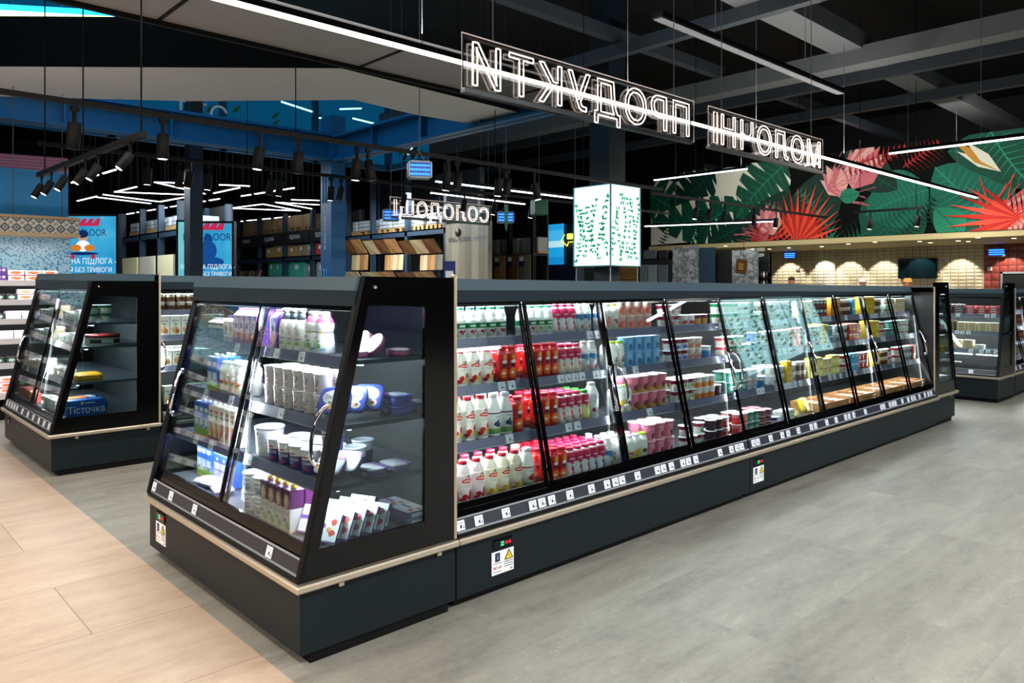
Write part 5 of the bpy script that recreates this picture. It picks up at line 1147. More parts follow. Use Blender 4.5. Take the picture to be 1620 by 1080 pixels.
def feather(px, py, qx, qy, w, n, mi, vein=None, gap=.55, curve=.3, droop=.35):
    """a palm or banana leaf along a curved midrib; leaflets each side"""
    a, b = Q(px, py), Q(qx, qy); d = b-a; L = d.length; t = d/L; nrm = Vector((-t.y, t.x)); bend = nrm*L*curve
    def mid(u): return a+d*u+bend*(u*(1-u))
    for i in range(n):
        u = .06+.92*i/n; m = mid(u); m2 = mid(min(1, u+.9/n*gap)); ww = w*(math.sin(PI*min(1, u*.85+.12)))**.7
        for s in (1, -1):
            tip = m+nrm*s*ww+t*ww*droop+Vector((0, -.1*ww))
            PT.poly([m, m+(tip-m)*.5+t*.03, tip, m2+(tip-m2)*.5, m2] if s > 0 else [m2, m2+(tip-m2)*.5, tip, m+(tip-m)*.5+t*.03, m], mi)
    if vein is not None:
        for i in range(8):
            p, q = mid(i/8), mid((i+1)/8); h = nrm*.018*(1-i/9); PT.poly([p-h, q-h, q+h, p+h], vein)
def broad(px, py, qx, qy, w, mi, vein, curve=.15, nv=9, cuts=0, cutm=0):
    a, b = Q(px, py), Q(qx, qy); d = b-a; L = d.length; t = d/L; nrm = Vector((-t.y, t.x)); bend = nrm*L*curve
    def mid(u): return a+d*u+bend*(u*(1-u))
    def ww(u): return w*math.sin(PI*u**.8)**.75
    N = 14
    for s in (1, -1):
        for i in range(N):
            u, v = i/N, (i+1)/N; P_ = [mid(u), mid(v), mid(v)+nrm*s*ww(v), mid(u)+nrm*s*ww(u)]
            PT.poly(P_ if s < 0 else P_[::-1], mi)
    for s in (1, -1):
        for i in range(nv):
            u = .08+.84*i/nv; m = mid(u); tip = mid(min(.99, u+.10))+nrm*s*ww(min(.99, u+.1))*.93; h = t*.012
            PT.poly([m-h, m+h, tip], vein)
            if cuts and i % 2 == 0 and i < nv-1:
                o1 = mid(u+.03)+nrm*s*ww(u+.03)*1.02; o2 = mid(u+.09)+nrm*s*ww(u+.09)*1.02; inn = mid(u+.03)+nrm*s*ww(u+.03)*.35
                PT.poly([inn, o1, o2], cutm)
    for i in range(8):
        p, q = mid(i/8), mid((i+1)/8); h = nrm*.016; PT.poly([p-h, q-h, q+h, p+h], vein)
def blossom(px, py, ang, L, n, spread, m1, m2, wid=.22):
    c = Q(px, py)
    for i in range(n):
        a = ang+spread*((i+.5)/n-.5)*2; d = Vector((math.cos(a), math.sin(a))); nn = Vector((-d.y, d.x)); l = L*(1-.25*abs((i+.5)/n-.5)*2)
        PT.poly([c, c+d*l*.45+nn*l*wid, c+d*l, c+d*l*.45-nn*l*wid], m1 if i % 2 else m2)
def spikes(px, py, ang, L, n, spread, m, w=.012, seed=1):
    rr = random.Random(seed); c = Q(px, py)
    for i in range(n):
        a = ang+spread*(rr.random()-.5)*2; l = L*rr.uniform(.6, 1.1); d = Vector((math.cos(a), math.sin(a))); nn = Vector((-d.y, d.x)); b = rr.uniform(-.15, .15)*l
        p = [c, c+d*l*.5+nn*b, c+d*l+nn*b*.2]
        for j in (0, 1): h = nn*w; PT.poly([p[j]-h, p[j+1]-h*.6, p[j+1]+h*.6, p[j]+h], m)
# note: y on the wall runs to the left in the picture
cr = [Q(1030, 388), Q(1215, 372), Q(1210, 262), Q(1150, 265), Q(1030, 300)]
PT.poly(cr, 4)
broad(1020, 300, 1125, 350, .75, 1, 10, .2, 10, 1, 4); broad(1130, 268, 1060, 330, .7, 0, 1, -.2, 10, 1, 4); broad(1190, 330, 1030, 350, .7, 1, 3, -.2, 12, 1, 4); broad(1120, 385, 1200, 340, .6, 0, 1, .1, 11, 1, 4); broad(1245, 258, 1165, 345, .75, 1, 3, .15, 10, 1, 4)
feather(1090, 392, 1195, 318, .55, 15, 1, 3, .7, -.5); feather(1045, 392, 1060, 345, .25, 9, 0, None, .5); feather(1105, 392, 1110, 330, .4, 12, 0, 1, .6, .3)
broad(1170, 395, 1250, 300, .6, 0, 1); broad(1310, 385, 1210, 320, .6, 0, 2, .2); broad(1260, 385, 1330, 260, .7, 0, 1, -.1); feather(1325, 388, 1260, 300, .6, 14, 2, 3, .7, .2)
broad(1380, 385, 1450, 290, .85, 1, 2, .1, 12); broad(1470, 300, 1370, 340, .75, 2, 3, .15, 12); feather(1330, 385, 1440, 325, .55, 16, 1, 2, .8, .2)
broad(1500, 380, 1560, 240, .8, 0, 1); broad(1590, 355, 1480, 265, .9, 2, 10, -.1, 12); broad(1640, 250, 1500, 240, .6, 1, 2, .2, 11); broad(1560, 190, 1640, 300, .6, 1, 10, .2, 11); broad(1630, 370, 1490, 385, .35, 1, 2)
feather(1420, 380, 1480, 310, .45, 12, 0, 1, .7); broad(1340, 240, 1420, 300, .5, 0, 1); broad(1520, 375, 1480, 330, .35, 3, 2)
# red fans and blossoms
feather(1195, 388, 1290, 345, .55, 13, 5, 6, .6, .1); feather(1320, 384, 1215, 345, .75, 13, 6, 5, .6, -.15, .6); blossom(1262, 386, 1.9, 1.7, 13, 1.0, 5, 6, .035)
blossom(1225, 372, 1.2, .95, 6, .7, 7, 8); spikes(1215, 378, .5, 1.0, 22, 1.3, 8, .01, 2); spikes(1190, 384, 2.6, .7, 14, .8, 5, .012, 3)
blossom(1350, 300, 2.0, 1.35, 7, .55, 7, 8); blossom(1335, 312, 1.1, 1.0, 5, .5, 8, 7); spikes(1310, 300, 2.8, 1.2, 26, .9, 8, .01, 4); broad(1330, 312, 1362, 306, .2, 3, 2, .1, 4)
feather(1350, 260, 1440, 230, .42, 10, 5, 11, .5, .1); feather(1430, 265, 1490, 222, .45, 10, 5, 11, .5, .0); feather(1340, 275, 1420, 240, .3, 10, 11, None, .5)
blossom(1575, 372, 2.5, 1.5, 6, .5, 7, 8); spikes(1560, 368, 2.2, 1.3, 26, .9, 6, .012, 6); feather(1545, 366, 1650, 318, .6, 13, 6, 5, .6, .15); feather(1560, 372, 1660, 350, .45, 11, 5, 6, .6); blossom(1615, 345, .1, 1.6, 9, .8, 6, 5, .04)
blossom(1585, 272, .7, 1.3, 3, .2, 9, 4, .10)
PT.mb.obj('painted_leaves', GR, mur)
# soffit downlights
dl = MB().lathe([(0, -.002), (.05, -.002), (.055, .0)], 14).mesh('downlight', emis('downlight_lens', '#fff2d0', 6)); n = 0
for (px, py) in ((1148, 389), (1190, 394), (1217, 394), (1248, 392), (1300, 390), (1342, 386), (1384, 383), (1455, 382), (1472, 384), (1516, 381), (1532, 382), (1547, 376), (1604, 377)):
    p = onZ(px, py, zm0-.125); n += 1
    o = link('downlight', dl, None, p); tag(o, '%s small downlight from the left in the cream soffit' % ORD[n], 'downlight', 'downlights in the cream soffit')
# tiled kitchen wall
def tilewall(name, c1, c2, seed):
    T = NT(name); co = T.coord(); sx, sy, sz = T.sep(co)
    fy = T.math('FRACT', T.math('DIVIDE', sy, .2)); fz = T.math('FRACT', T.math('DIVIDE', sz, .1 if seed == 1 else .2))
    g = T.math('MINIMUM', T.math('MINIMUM', fy, T.math('SUBTRACT', 1, fy)), T.math('MINIMUM', fz, T.math('SUBTRACT', 1, fz)))
    h = T.math('MULTIPLY', T.math('SINE', T.math('MULTIPLY', fy, PI)), T.math('SINE', T.math('MULTIPLY', fz, PI)))
    n = T.noise(co, 6, 3)
    T.val(T.b.inputs['Base Color'], T.mix(T.math('LESS_THAN', g, .04), T.mix(n.outputs[0], lin(c1), lin(c2)), lin('#94866c' if seed == 1 else '#4a2420')))
    bp = T.n('ShaderNodeBump'); bp.inputs['Strength'].default_value = .6; bp.inputs['Distance'].default_value = .03; T.l(h, bp.inputs['Height']); T.l(bp.outputs[0], T.b.inputs['Normal'])
    T.b.inputs['Roughness'].default_value = .25; return T.m
XT = 23.6
yl, yr, ym = onX(1220, 420, XT).y, onX(1557, 420, XT).y, onX(1720, 420, XT).y
S(MB().box(XT, XT+.2, yr, yl, 0, zm0).obj('wall_kitchen', tilewall('cream_tiles', '#cdbf9e', '#dccfb0', 1)), 'cream relief tile wall of the kitchen under the mural', 'wall')
S(MB().box(XT-.02, XT+.2, ym-2, yr, 0, zm0).obj('wall_side', tilewall('red_tiles', '#8a3a32', '#9c4a3e', 2)), 'red square tile wall at the right end of the kitchen', 'wall')
S(MB().box(XT-.06, XT+.01, onX(1322, 420, XT).y, onX(1292, 420, XT).y, 0, zm0).obj('wall_pilaster', tilewall('pale_tiles', '#ded6c0', '#e8e2d0', 1)), 'pale tiled pilaster between two cream wall bays', 'wall')
for i, px in enumerate((1250, 1307, 1345, 1400, 1460, 1520, 1600)):
    y = onX(px, 420, XT).y; l = bpy.data.lights.new('downlight_beam', 'SPOT'); l.energy = 100; l.color = (1, .93, .8); l.spot_size = 1.3; l.spot_blend = .25; l.shadow_soft_size = .03
    o = bpy.data.objects.new('downlight_beam', l); C.objects.link(o); o.location = (XT-.55, y, zm0-.14)
    o.rotation_euler = (0, -.35, 0)
# television, red-wall hatch, insect lamps, sockets
a, b = onX(1421, 409, XT-.1), onX(1482, 440, XT-.1)
tv = thing('mounted_television', 'flat black television mounted on the cream tile wall', 'television', ((XT-.1), (a.y+b.y)/2, b.z))
MB().bbox(-.02, .09, -(a.y-b.y)/2, (a.y-b.y)/2, 0, a.z-b.z, .01).obj('bezel', M_BLACK, tv)
MB().box(-.023, -.02, -(a.y-b.y)/2+.015, (a.y-b.y)/2-.015, .02, a.z-b.z-.015).obj('screen', mat('tv_screen', '#071a20', .08, coat=1), tv)
a, b = onX(1583, 430, XT-.06), onX(1700, 455, XT-.06)
ht = thing('serving_hatch', 'dark serving hatch with pale frame in the red tile wall', 'hatch', (XT-.05, (a.y+b.y)/2, .9))
W_ = (a.y-b.y)/2; Hh = a.z-.9
MB().box(-.01, .03, -W_, W_, 0, Hh).obj('opening', M_DARKW, ht)
MB().box(-.03, .0, W_-.05, W_, 0, Hh).box(-.03, .0, -W_, -W_+.05, 0, Hh).box(-.03, .0, -W_, W_, Hh-.05, Hh).obj('frame', M_CLEAR, ht)
M_UV = emis('uv_tube', '#2a6cff', 5)
def insect(c, w, h, rz, label, cable=True, top=6.9):
    r = thing('insect_lamp', label, 'insect lamp', c, rz)
    MB().bbox(-w/2, w/2, .0, .09, 0, h, .01).obj('back_plate', mat('grey_case', '#5d6a76', .4), r)
    MB().bbox(-w/2-.02, -w/2, -.05, .1, 0, h, .006).bbox(w/2, w/2+.02, -.05, .1, 0, h, .006).bbox(-w/2, w/2, -.05, .1, h-.015, h+.01, .005).bbox(-w/2, w/2, -.05, .1, -.01, .012, .005).obj('side_cap', mat('grey_cap', '#8a949c', .4), r)
    t = MB()
    for z in (.22, .5, .78): t.tube([(-w/2, -.02, h*z), (w/2, -.02, h*z)], h*.07, 8)
    t.obj('uv_tube', M_UV, r)
    g = MB()
    for k in range(9): x = -w/2+w*(k+.5)/9; g.tube([(x, -.05, 0), (x, -.05, h)], .003, 4)
    g.obj('guard_grille', M_HANG, r)
    if cable:
        k = MB(); k.tube([(-w*.3, .03, h), (0, .03, h+.12), (w*.3, .03, h)], .005, 5); k.tube([(0, .03, h+.12), (0, .03, top-c[2])], .005, 5); k.obj('hanging_cord', M_HANG, r)
    return r
p = onD(664, 281, 8.2); insect(tuple(p), .22, .17, -.5, 'square blue insect lamp hung by a cord above the flooring racks')
p = onD(619, 349, 13); insect(tuple(p), .24, .19, -.5, 'blue insect lamp hung behind the left end of the small neon sign')
p = onD(800, 352, 13.5); insect(tuple(p), .26, .19, -.7, 'blue insect lamp hung behind the green arrow marker')
for (px, py, lab) in ((1250, 409, 'blue insect lamp on the cream tile wall'), (1577, 405, 'blue insect lamp on the red tile wall')):
    p = onX(px, py, XT-.13); insect(tuple(p), .36, .21, -PI/2, lab, False)
for (px, py, lab) in ((1261, 426, 'white wall socket with lead below the insect lamp on cream tiles'), (1566, 425, 'white wall socket with lead below the insect lamp on red tiles')):
    p = onX(px, py, XT-.03); r = thing('wall_socket', lab, 'socket', p)
    MB().bbox(-.02, .02, -.05, .05, -.05, .05, .006).obj('plate', M_WHITE, r); MB().lathe([(0, 0), (.022, 0), (.022, .02), (0, .02)], 12, M=Matrix.Translation((-.02, 0, 0)) @ Matrix.Rotation(-PI/2, 4, 'Y')).obj('plug', M_INK, r)
    MB().tube([(-.03, 0, .03), (-.03, .02, .15), (-.03, -.02, .3)], .006, 5).obj('lead', M_INK, r)
# kitchen workers, heads above the fridge tops
SKIN = mat('skin', '#a8705a', .5); HAIR = mat('hair_dark', '#1d1613', .7)
def person(px, ytop, d, label, hatcol=None, shirt='#e4e2de', face=2.4, ht=None):
    z = onD(px, ytop, d).z; p = onD(px, 600, d); ht = ht or z
    r = thing('person', label, 'person', (p.x, p.y, 0), face); s = ht/1.72
    J = [((0, 0, .92), .135, -1), ((0, 0, 1.12), .125, 0), ((0, -.0, 1.34), .15, 1), ((0, .01, 1.46), .07, 2), ((0, -.005, 1.54), .06, 3),
         ((.19, 0, 1.40), .06, 2), ((.25, .02, 1.13), .045, 5), ((.24, -.14, .95), .036, 6), ((-.19, 0, 1.40), .06, 2), ((-.25, .02, 1.13), .045, 8), ((-.24, -.14, .95), .036, 9),
         ((.10, 0, .86), .10, 0), ((.11, -.01, .48), .065, 11), ((.11, .01, .09), .045, 12), ((.12, -.14, .04), .035, 13), ((-.10, 0, .86), .10, 0), ((-.11, -.01, .48), .065, 15), ((-.11, .01, .09), .045, 16), ((-.12, -.14, .04), .035, 17)]
    me = bpy.data.meshes.new('body'); me.from_pydata([tuple(c*s for c in j[0]) for j in J], [(j[2], i) for i, j in enumerate(J) if j[2] >= 0], [])
    me.materials.append(mat('cloth_'+shirt, shirt, .8)); o = link('body', me, r)
    m = o.modifiers.new('skin', 'SKIN'); m.use_smooth_shade = True
    for i, j in enumerate(J): me.skin_vertices[0].data[i].radius = (j[1]*s, j[1]*s*.8)
    me.skin_vertices[0].data[0].use_root = True
    m2 = o.modifiers.new('sub', 'SUBSURF'); m2.levels = 1; m2.render_levels = 1
    hd = MB()
    prof = [(0, 1.50), (.045, 1.505), (.06, 1.53), (.072, 1.57), (.077, 1.615), (.074, 1.655), (.058, 1.69), (.03, 1.71), (0, 1.715)]
    hd.lathe([(a*s, b*s) for a, b in prof], 18, squash=(.95, 1.15))
    hd.add([(0, -.115*s, 1.585*s), (.018*s, -.085*s, 1.58*s), (-.018*s, -.085*s, 1.58*s), (0, -.088*s, 1.63*s)], [(0, 1, 3), (0, 3, 2), (0, 2, 1)])
    for sx in (-1, 1): hd.bbox(sx*.078*s-.008, sx*.078*s+.008, -.02*s, .02*s, 1.575*s, 1.635*s, .006)
    hd = hd.obj('head', SKIN, r)
    ey = MB()
    for sx in (-1, 1): ey.box(sx*.03*s-.009, sx*.03*s+.009, -.088*s, -.08*s, 1.617*s, 1.628*s)
    ey.box(-.022*s, .022*s, -.084*s, -.078*s, 1.548*s, 1.556*s); ey.obj('eyes_and_mouth', HAIR, r)
    # five-fingered hands
    h = MB()
    for sx in (-1, 1):
        c = Vector((.24*sx, -.17, .935))*s; h.bbox(c.x-.016, c.x+.016, c.y-.05, c.y+.04, c.z-.045, c.z+.03, .01)
        for k in range(4): h.tube([c+Vector((0, -.045, -.035+.02*k)), c+Vector((0, -.085, -.045+.02*k)), c+Vector((-.01*sx, -.105, -.06+.02*k))], .008, 6)
        h.tube([c+Vector((-.015*sx, .0, .025)), c+Vector((-.035*sx, -.04, .03)), c+Vector((-.035*sx, -.065, .02))], .009, 6)
    h.obj('hand', SKIN, r)
    hair = MB().lathe([(.077*s, 1.62*s), (.080*s, 1.655*s), (.064*s, 1.697*s), (.032*s, 1.718*s), (0, 1.722*s)], 18, squash=(.97, 1.17)).obj('hair', HAIR, r)
    if hatcol:
        MB().lathe([(.10*s, 1.635*s), (.085*s, 1.65*s), (.084*s, 1.70*s), (.06*s, 1.735*s), (0, 1.74*s)], 18, squash=(.97, 1.2)).obj('hat', mat('hat_'+hatcol, hatcol, .7), r)
    return r
person(1252, 437, 18.5, 'dark-haired person standing behind the fridges before the cream wall', None, '#2a2a2c', 2.6)
person(1365, 441, 18.0, 'person in a white and red cap standing before the pilaster', '#cfc4c0', '#8c2a2a', 1.2)
person(1436, 441, 17.5, 'person in an orange cap standing below the television', '#c98a3c', '#d9d6d0', .4)
# ================================================================ flooring shop behind
M_RACK = mat('rack_steel', '#1d3244', .5); M_WRAP = pm('wrapped_stock', '#aeb6b8', [('t', -5, 5, -5, 5, '#6f7a80', .09)], .25); M_CARD = mat('cardboard', '#a8895c', .7); M_PALLET = mat('pallet_wood', '#9a7a4c', .8)
def wood(name, c1, c2, c3, sc=1):
    T = NT(name); co = T.coord(); sx, sy, sz = T.sep(co)
    k = T.math('FLOOR', T.math('DIVIDE', T.math('ADD', sx, sy), .22)); wn = T.n('ShaderNodeTexWhiteNoise', noise_dimensions='1D'); T.l(k, wn.inputs['W'])
    n = T.noise(T.scale(co, (14, 14, 1.2)), 2*sc, 5, .65)
    T.l(T.ramp(T.math('MULTIPLY_ADD', wn.outputs['Value'], .5, T.math('MULTIPLY', n.outputs[0], .6)), [(.25, c1), (.5, c2), (.8, c3)]), T.b.inputs['Base Color']); T.b.inputs['Roughness'].default_value = .45; return T.m
WD = [wood('oak', '#8a5f34', '#a87a48', '#c49a64'), wood('pale_oak', '#a08862', '#bda67e', '#d4c2a0'), wood('walnut', '#4a2c18', '#6a4326', '#86592f'), wood('grey_oak', '#5d564a', '#77705f', '#8d8674')]
XR = 10.4
def RY(px): return onX(px, 400, XR).y
def RZ(px, py): return onX(px, py, XR).z
def rack(pxl, pxr, posts, label, ztop=4.2, beams=(2.62,)):
    y1, y0 = RY(pxl), RY(pxr)
    r = thing('storage_rack', label, 'rack', (XR, y0, 0))
    for px in posts: MB().box(0, .12, RY(px)-y0-.05, RY(px)-y0+.05, 0, ztop).box(1.0, 1.1, RY(px)-y0-.05, RY(px)-y0+.05, 0, ztop).obj('upright', M_RACK, r)
    for z in beams: MB().box(-.0, .08, 0, y1-y0, z, z+.13).box(0, 1.1, 0, y1-y0, z+.1, z+.13).obj('shelf_beam', M_RACK, r)
    MB().box(1.1, 1.14, 0, y1-y0, 0, ztop).obj('back_sheet', M_DARKW, r)
    return r
rack(546, 706, (548, 587, 642, 704), 'blue-grey storage rack with sloping wood floor samples, right of the blue column')
# wrapped stock above
def pallet(y, w, z, h, label, group, m=None):
    r = thing('pallet', label, 'pallet', (XR+.14, y, z+.006), 0, group)
    b = MB().box(0, .8, 0, w, .09, .11)
    for k in range(3): b.box(0, .8, k*(w-.09)/2, k*(w-.09)/2+.09, 0, .09)
    b.obj('deck', M_PALLET, r); MB().bbox(.01, .78, .02, w-.02, .11, .11+h, .015).obj('wrapped_stock', m or M_WRAP, r)
    s = MB()
    for k in (.3, .7): s.box(.005, .008, w*k-.01, w*k+.01, .11, .11+h)
    s.obj('strap', M_INKG, r)
n = 0
for pxa, pxb in ((549, 557), (559, 583), (591, 611), (613, 639), (646, 662), (666, 683), (686, 703)):
    n += 1; pallet(RY(pxb), RY(pxa)-RY(pxb), 2.75, RZ(620, 343)-2.86, '%s wrapped pallet from the left atop the wood sample rack' % ORD[n], 'wrapped pallets atop the wood sample rack')
def samples(px0, px1, py0, py1, tilt, mats, lab, label):
    """boards of flooring on a sloping stand"""
    n = len(mats); ya, yb = RY(px0), RY(px1)
    z0, z1 = RZ((px0+px1)/2, py1), RZ((px0+px1)/2, py0)
    for i, mi in enumerate(mats):
        y1 = ya+(yb-ya)*i/n; y0 = ya+(yb-ya)*(i+1)/n
        o = MB().prism([(.06, 0), (.08, 0), (.08+tilt, z1-z0), (.06+tilt, z1-z0)], 0, y1-y0-.006, 'y').obj('floor_sample', WD[mi])
        o.location = (XR-.1, y0, z0); tag(o, '%s %s %s' % (ORD[i], ['oak', 'pale oak', 'walnut', 'grey oak'][mi]+' flooring board from left,', label), 'flooring sample', lab)
for (px0, px1, lab) in ((558, 583, 'first bay'), (592, 639, 'second bay'), (648, 702, 'third bay')):
    ms = {'first bay': ([2, 0], [1, 0], [1]), 'second bay': ([1, 2, 0], [0, 1, 1], [1, 0]), 'third bay': ([2, 1, 2], [1, 0, 3], [2, 0])}[lab]
    samples(px0-4, px1, 380, 401, -.25, ms[0], 'sloping samples, '+lab, 'upper slope, %s of rack' % lab)
    samples(px0+ (0 if lab == 'first bay' else 18), px1, 403, 427, .02, ms[1], 'upright samples, '+lab, 'middle row, %s of rack' % lab)
    samples(px0-4, px1, 430, 452, -.3, ms[2], 'low samples, '+lab, 'lowest slope, %s of rack' % lab)
# underlay racks left of the column
rack(366, 520, (367, 374, 408, 448, 492, 519), 'dark storage rack of underlay rolls and boards under black header signs', 3.6, (RZ(470, 405)-.13, ))
for i, (a, b, t) in enumerate(((376, 409, 'ПОРІЖКИ'), (411, 447, 'ПІДЛОЖКА'), (449, 490, 'ПІДЛОЖКА'), (492, 530, 'ПІДЛОЖКА'))):
    y1, y0 = RY(a), RY(b); za, zb2 = RZ(440, 387), RZ(440, 369)
    o = MB().box(-.05, -.02, 0, y1-y0, 0, zb2-za).obj('header_sign', mat('header_black', '#15181c', .5)); o.location = (XR, y0, za)
    lettering(t, .15, M_INKW, o, (-.056, (y1-y0)/2, (zb2-za)/2), '-x', .75)
    tag(o, '%s black header sign from the left over the underlay rack' % ORD[i], 'sign')
n = 0
for a, b in ((377, 390), (392, 408), (410, 428), (430, 447), (450, 470), (472, 488)):
    n += 1; pallet(RY(b), RY(a)-RY(b), RZ(440, 368)+.02, .34, '%s brown stock pallet from the left above the header signs' % ORD[n], 'stock above the header signs', M_CARD)
for i, (a, b, y0p, y1p, c, d) in enumerate(((414, 424, 392, 404, '#b59a6a', 'small brown carton'), (425, 446, 388, 404, '#b8955c', 'wide brown carton'), (448, 462, 389, 404, '#b8955c', 'brown carton'), (463, 476, 387, 404, '#a08e6e', 'grey-brown carton'), (477, 489, 386, 404, '#b0a488', 'pale carton'), (491, 508, 384, 403, '#d04848', 'red underlay roll pack'),
        (418, 428, 414, 437, '#3fae96', 'turquoise underlay pack'), (429, 437, 414, 437, '#46b8a0', 'turquoise underlay pack'), (438, 447, 414, 437, '#3fae96', 'turquoise underlay pack'), (451, 475, 414, 438, '#46b8a0', 'turquoise underlay pack'), (476, 489, 418, 438, '#8d9a98', 'grey underlay pack'), (494, 507, 414, 438, '#93a0a4', 'silver underlay pack'))):
    z1, z0 = RZ((a+b)/2, y0p), (RZ(470, 405)+.004 if i < 6 else RZ((a+b)/2, y1p))
    o = MB().bbox(.0, .35, 0, RY(a)-RY(b)-.01, 0, z1-z0, .01).obj('underlay_pack' if i > 4 else 'carton', mat('pack_'+c, c, .6)); o.location = (XR+.13, RY(b), z0+.006)
    MB().box(-.004, .0, (RY(a)-RY(b))*.4, (RY(a)-RY(b))*.62, (z1-z0)*.5, (z1-z0)*.8).obj('paper_label', M_INKW, o)
    tag(o, '%s, %s along the %s of the underlay rack' % (d, ORD[i % 6], 'upper shelf' if i < 6 else 'lower shelf'), 'pack')
for i in range(9):
    px = 371+i*5; o = MB().tube([(0, 0, 0), (.5, .02, 1.15)], .045, 8).obj('trim_strip', [mat('strip_'+c, c, .5) for c in ('#6d5c48', '#4a4038', '#8a7a62')][i % 3]); o.location = (XR-.45, RY(px), .75+.02)
    tag(o, '%s leaning bundle of floor trim strips from the left' % ORD[i], 'trim strips', 'leaning trim strips')
# far-left rack with ladder, bay photographs
XR = 5.6
rack(188, 282, (190, 221, 250, 281), 'dark storage rack with wrapped stock behind the ladder', 3.2, (RZ(235, 378),))
n = 0
for a, b in ((195, 207), (209, 219), (221, 229), (231, 238), (240, 248), (250, 257), (259, 267), (270, 278)):
    n += 1; pallet(RY(b), RY(a)-RY(b), RZ(235, 378)+.13, RZ(235, 346)-RZ(235, 378)-.25, '%s silver wrapped pallet from the left on the ladder rack' % ORD[n], 'wrapped pallets on the ladder rack')
for i, (a, b, lab) in enumerate(((224, 247, 'grey attic floor'), (253, 278, 'oak attic floor'), (194, 220, 'pale walls'))):
    o = MB().prism([(0, .0), (.04, 0), (.04, 1.25), (0, 1.25)], 0, RY(a)-RY(b), 'y').obj('picture_panel', pm('room_%d' % i, '#d9cfa8' if i else '#c9c4ae', [('b', 0, .55, '#8a5a2c' if i else '#6a5c4c'), ('e', 0, .2, 3, .25, '#a8773c' if i else '#57493c')], warp=.05)); o.location = (XR-.05, RY(b), .85+.0)
    tag(o, 'lit picture panel of a room with %s behind the ladder rack' % lab, 'picture panel')
lx = onD(208, 400, 15.5); ld = thing('ladder', 'dark rolling step ladder standing before the far-left rack', 'ladder', (lx.x, lx.y, 0), .75)
g = MB()
for s in (-.3, .3): g.bar((s, 0, 0), (s*.8, .55, 2.45), .04); g.bar((s, 1.0, 0), (s*.8, .6, 2.3), .035)
g.obj('side_rail', M_MATT, ld)
for k in range(8): t = (k+.7)/8; MB().box(-.3+.06*t, .3-.06*t, .55*t-.05, .55*t+.09, 2.45*t-.015, 2.45*t+.015).obj('step', M_MATT, ld)
XR = 10.4
# lit posters
def poster(name, px0, px1, py0, py1, d, label, kind):
    a, b = onD(px0, py0, d), onD(px1, py1, d); w = (Vector((b.x, b.y))-Vector((a.x, a.y))).length; h = a.z-b.z
    T = NT(name+'_print'); co = T.coord(); sx, sy, sz = T.sep(co); n = T.noise(co, 1.4, 3)
    c = T.ramp(T.math('MULTIPLY_ADD', n.outputs[0], .8, T.math('MULTIPLY', sz, .12)), [(.3, '#1689cf'), (.55, '#45b8e8'), (.8, '#9fe0ee')] if kind < 2 else [(.3, '#5fc4d4'), (.6, '#8fe0e4'), (.9, '#b8ecec')])
    if kind == 0: c = T.mix(ell(T, sx, sz, w*.28, .02, .38, .2), c, lin('#d84a8a'))
    if kind >= 1: c = T.mix(T.math('LESS_THAN', sz, h*.08), c, lin('#a04a3c'))
    r = thing('lit_poster', label, 'poster', ((a.x+b.x)/2, (a.y+b.y)/2, b.z), math.atan2(b.y-a.y, b.x-a.x))
    T.t.nodes.remove(T.b); e = T.n('ShaderNodeEmission'); T.l(c, e.inputs[0]); e.inputs[1].default_value = .85; T.l(e.outputs[0], T.out.inputs[0])
    MB().box(-w/2, w/2, 0, .12, -.0, h).obj('lit_print', T.m, r)
    f = MB(); f.box(-w/2-.04, -w/2, -.01, .13, -.04, h+.04).box(w/2, w/2+.04, -.01, .13, -.04, h+.04).box(-w/2, w/2, -.01, .13, h, h+.04).box(-w/2, w/2, -.01, .13, -.04, 0)
    f.obj('frame', M_MATT, r)
    return r, w, h
PW = emis('poster_white', '#f4fbff', 1.0); PR = emis('poster_magenta', '#d8305a', .8); PO = emis('poster_orange', '#ee8a2a', .8); PN = emis('poster_navy', '#1d3f86', .5); PS = emis('poster_skin', '#e8b48a', .7)
def kid_art(r, x, z, s):
    """a sitting child on a rolling board, drawn flat on the poster"""
    g = MB(); 
    def e(cx, cz, rx, rz, mi, y): g.add([(x+s*(cx+rx*math.cos(2*PI*k/18)), y, z+s*(cz+rz*math.sin(2*PI*k/18))) for k in range(18)], [tuple(range(18))], mi)
    e(0, .55, .2, .2, 2, -.004); e(-.02, .66, .24, .15, 3, -.006); e(0, .2, .28, .22, 4, -.005); e(-.26, .12, .2, .13, 1, -.008); e(.26, .12, .2, .13, 1, -.008); e(0, -.1, .62, .06, 3, -.009); e(-.4, -.22, .09, .09, 0, -.01); e(.4, -.22, .09, .09, 0, -.01)
    g.obj('printed_figure', [PR, PO, PS, PN, PW], r)
def brand(r, x, z, s):
    g = MB()
    for k in range(3): g.add([(x+s*(-.3+.2*k), -.004, z+.12*s), (x+s*(-.1+.2*k), -.004, z+.34*s), (x+s*(.0+.2*k), -.004, z+.34*s), (x+s*(-.06+.2*k), -.004, z+.12*s)], [(0, 1, 2, 3)])
    g.obj('brand_mark', PR, r); lettering('KING FLOOR', .28*s, PN, r, (x-.1*s, -.005, z-.08*s), wide=.8)
def lines(r, x, z, s): lettering('НАДІЙНА ПІДЛОГА -', .26*s, PW, r, (x, -.005, z), wide=.8); lettering('ЖИТТЯ БЕЗ ТРИВОГИ', .22*s, PW, r, (x, -.005, z-.28*s), wide=.8)
r, w, h = poster('poster_skater', 70, 184, 342, 452, 13.5, 'bright blue lit poster of a child on a skateboard, far left', 0)
brand(r, .12, h*.80, .62); kid_art(r, .05, h*.50, .46); lines(r, .05, h*.35, .55)
r, w, h = poster('poster_narrow', 282, 298, 351, 452, 14.6, 'narrow pale blue lit poster left of the dark column', 2)
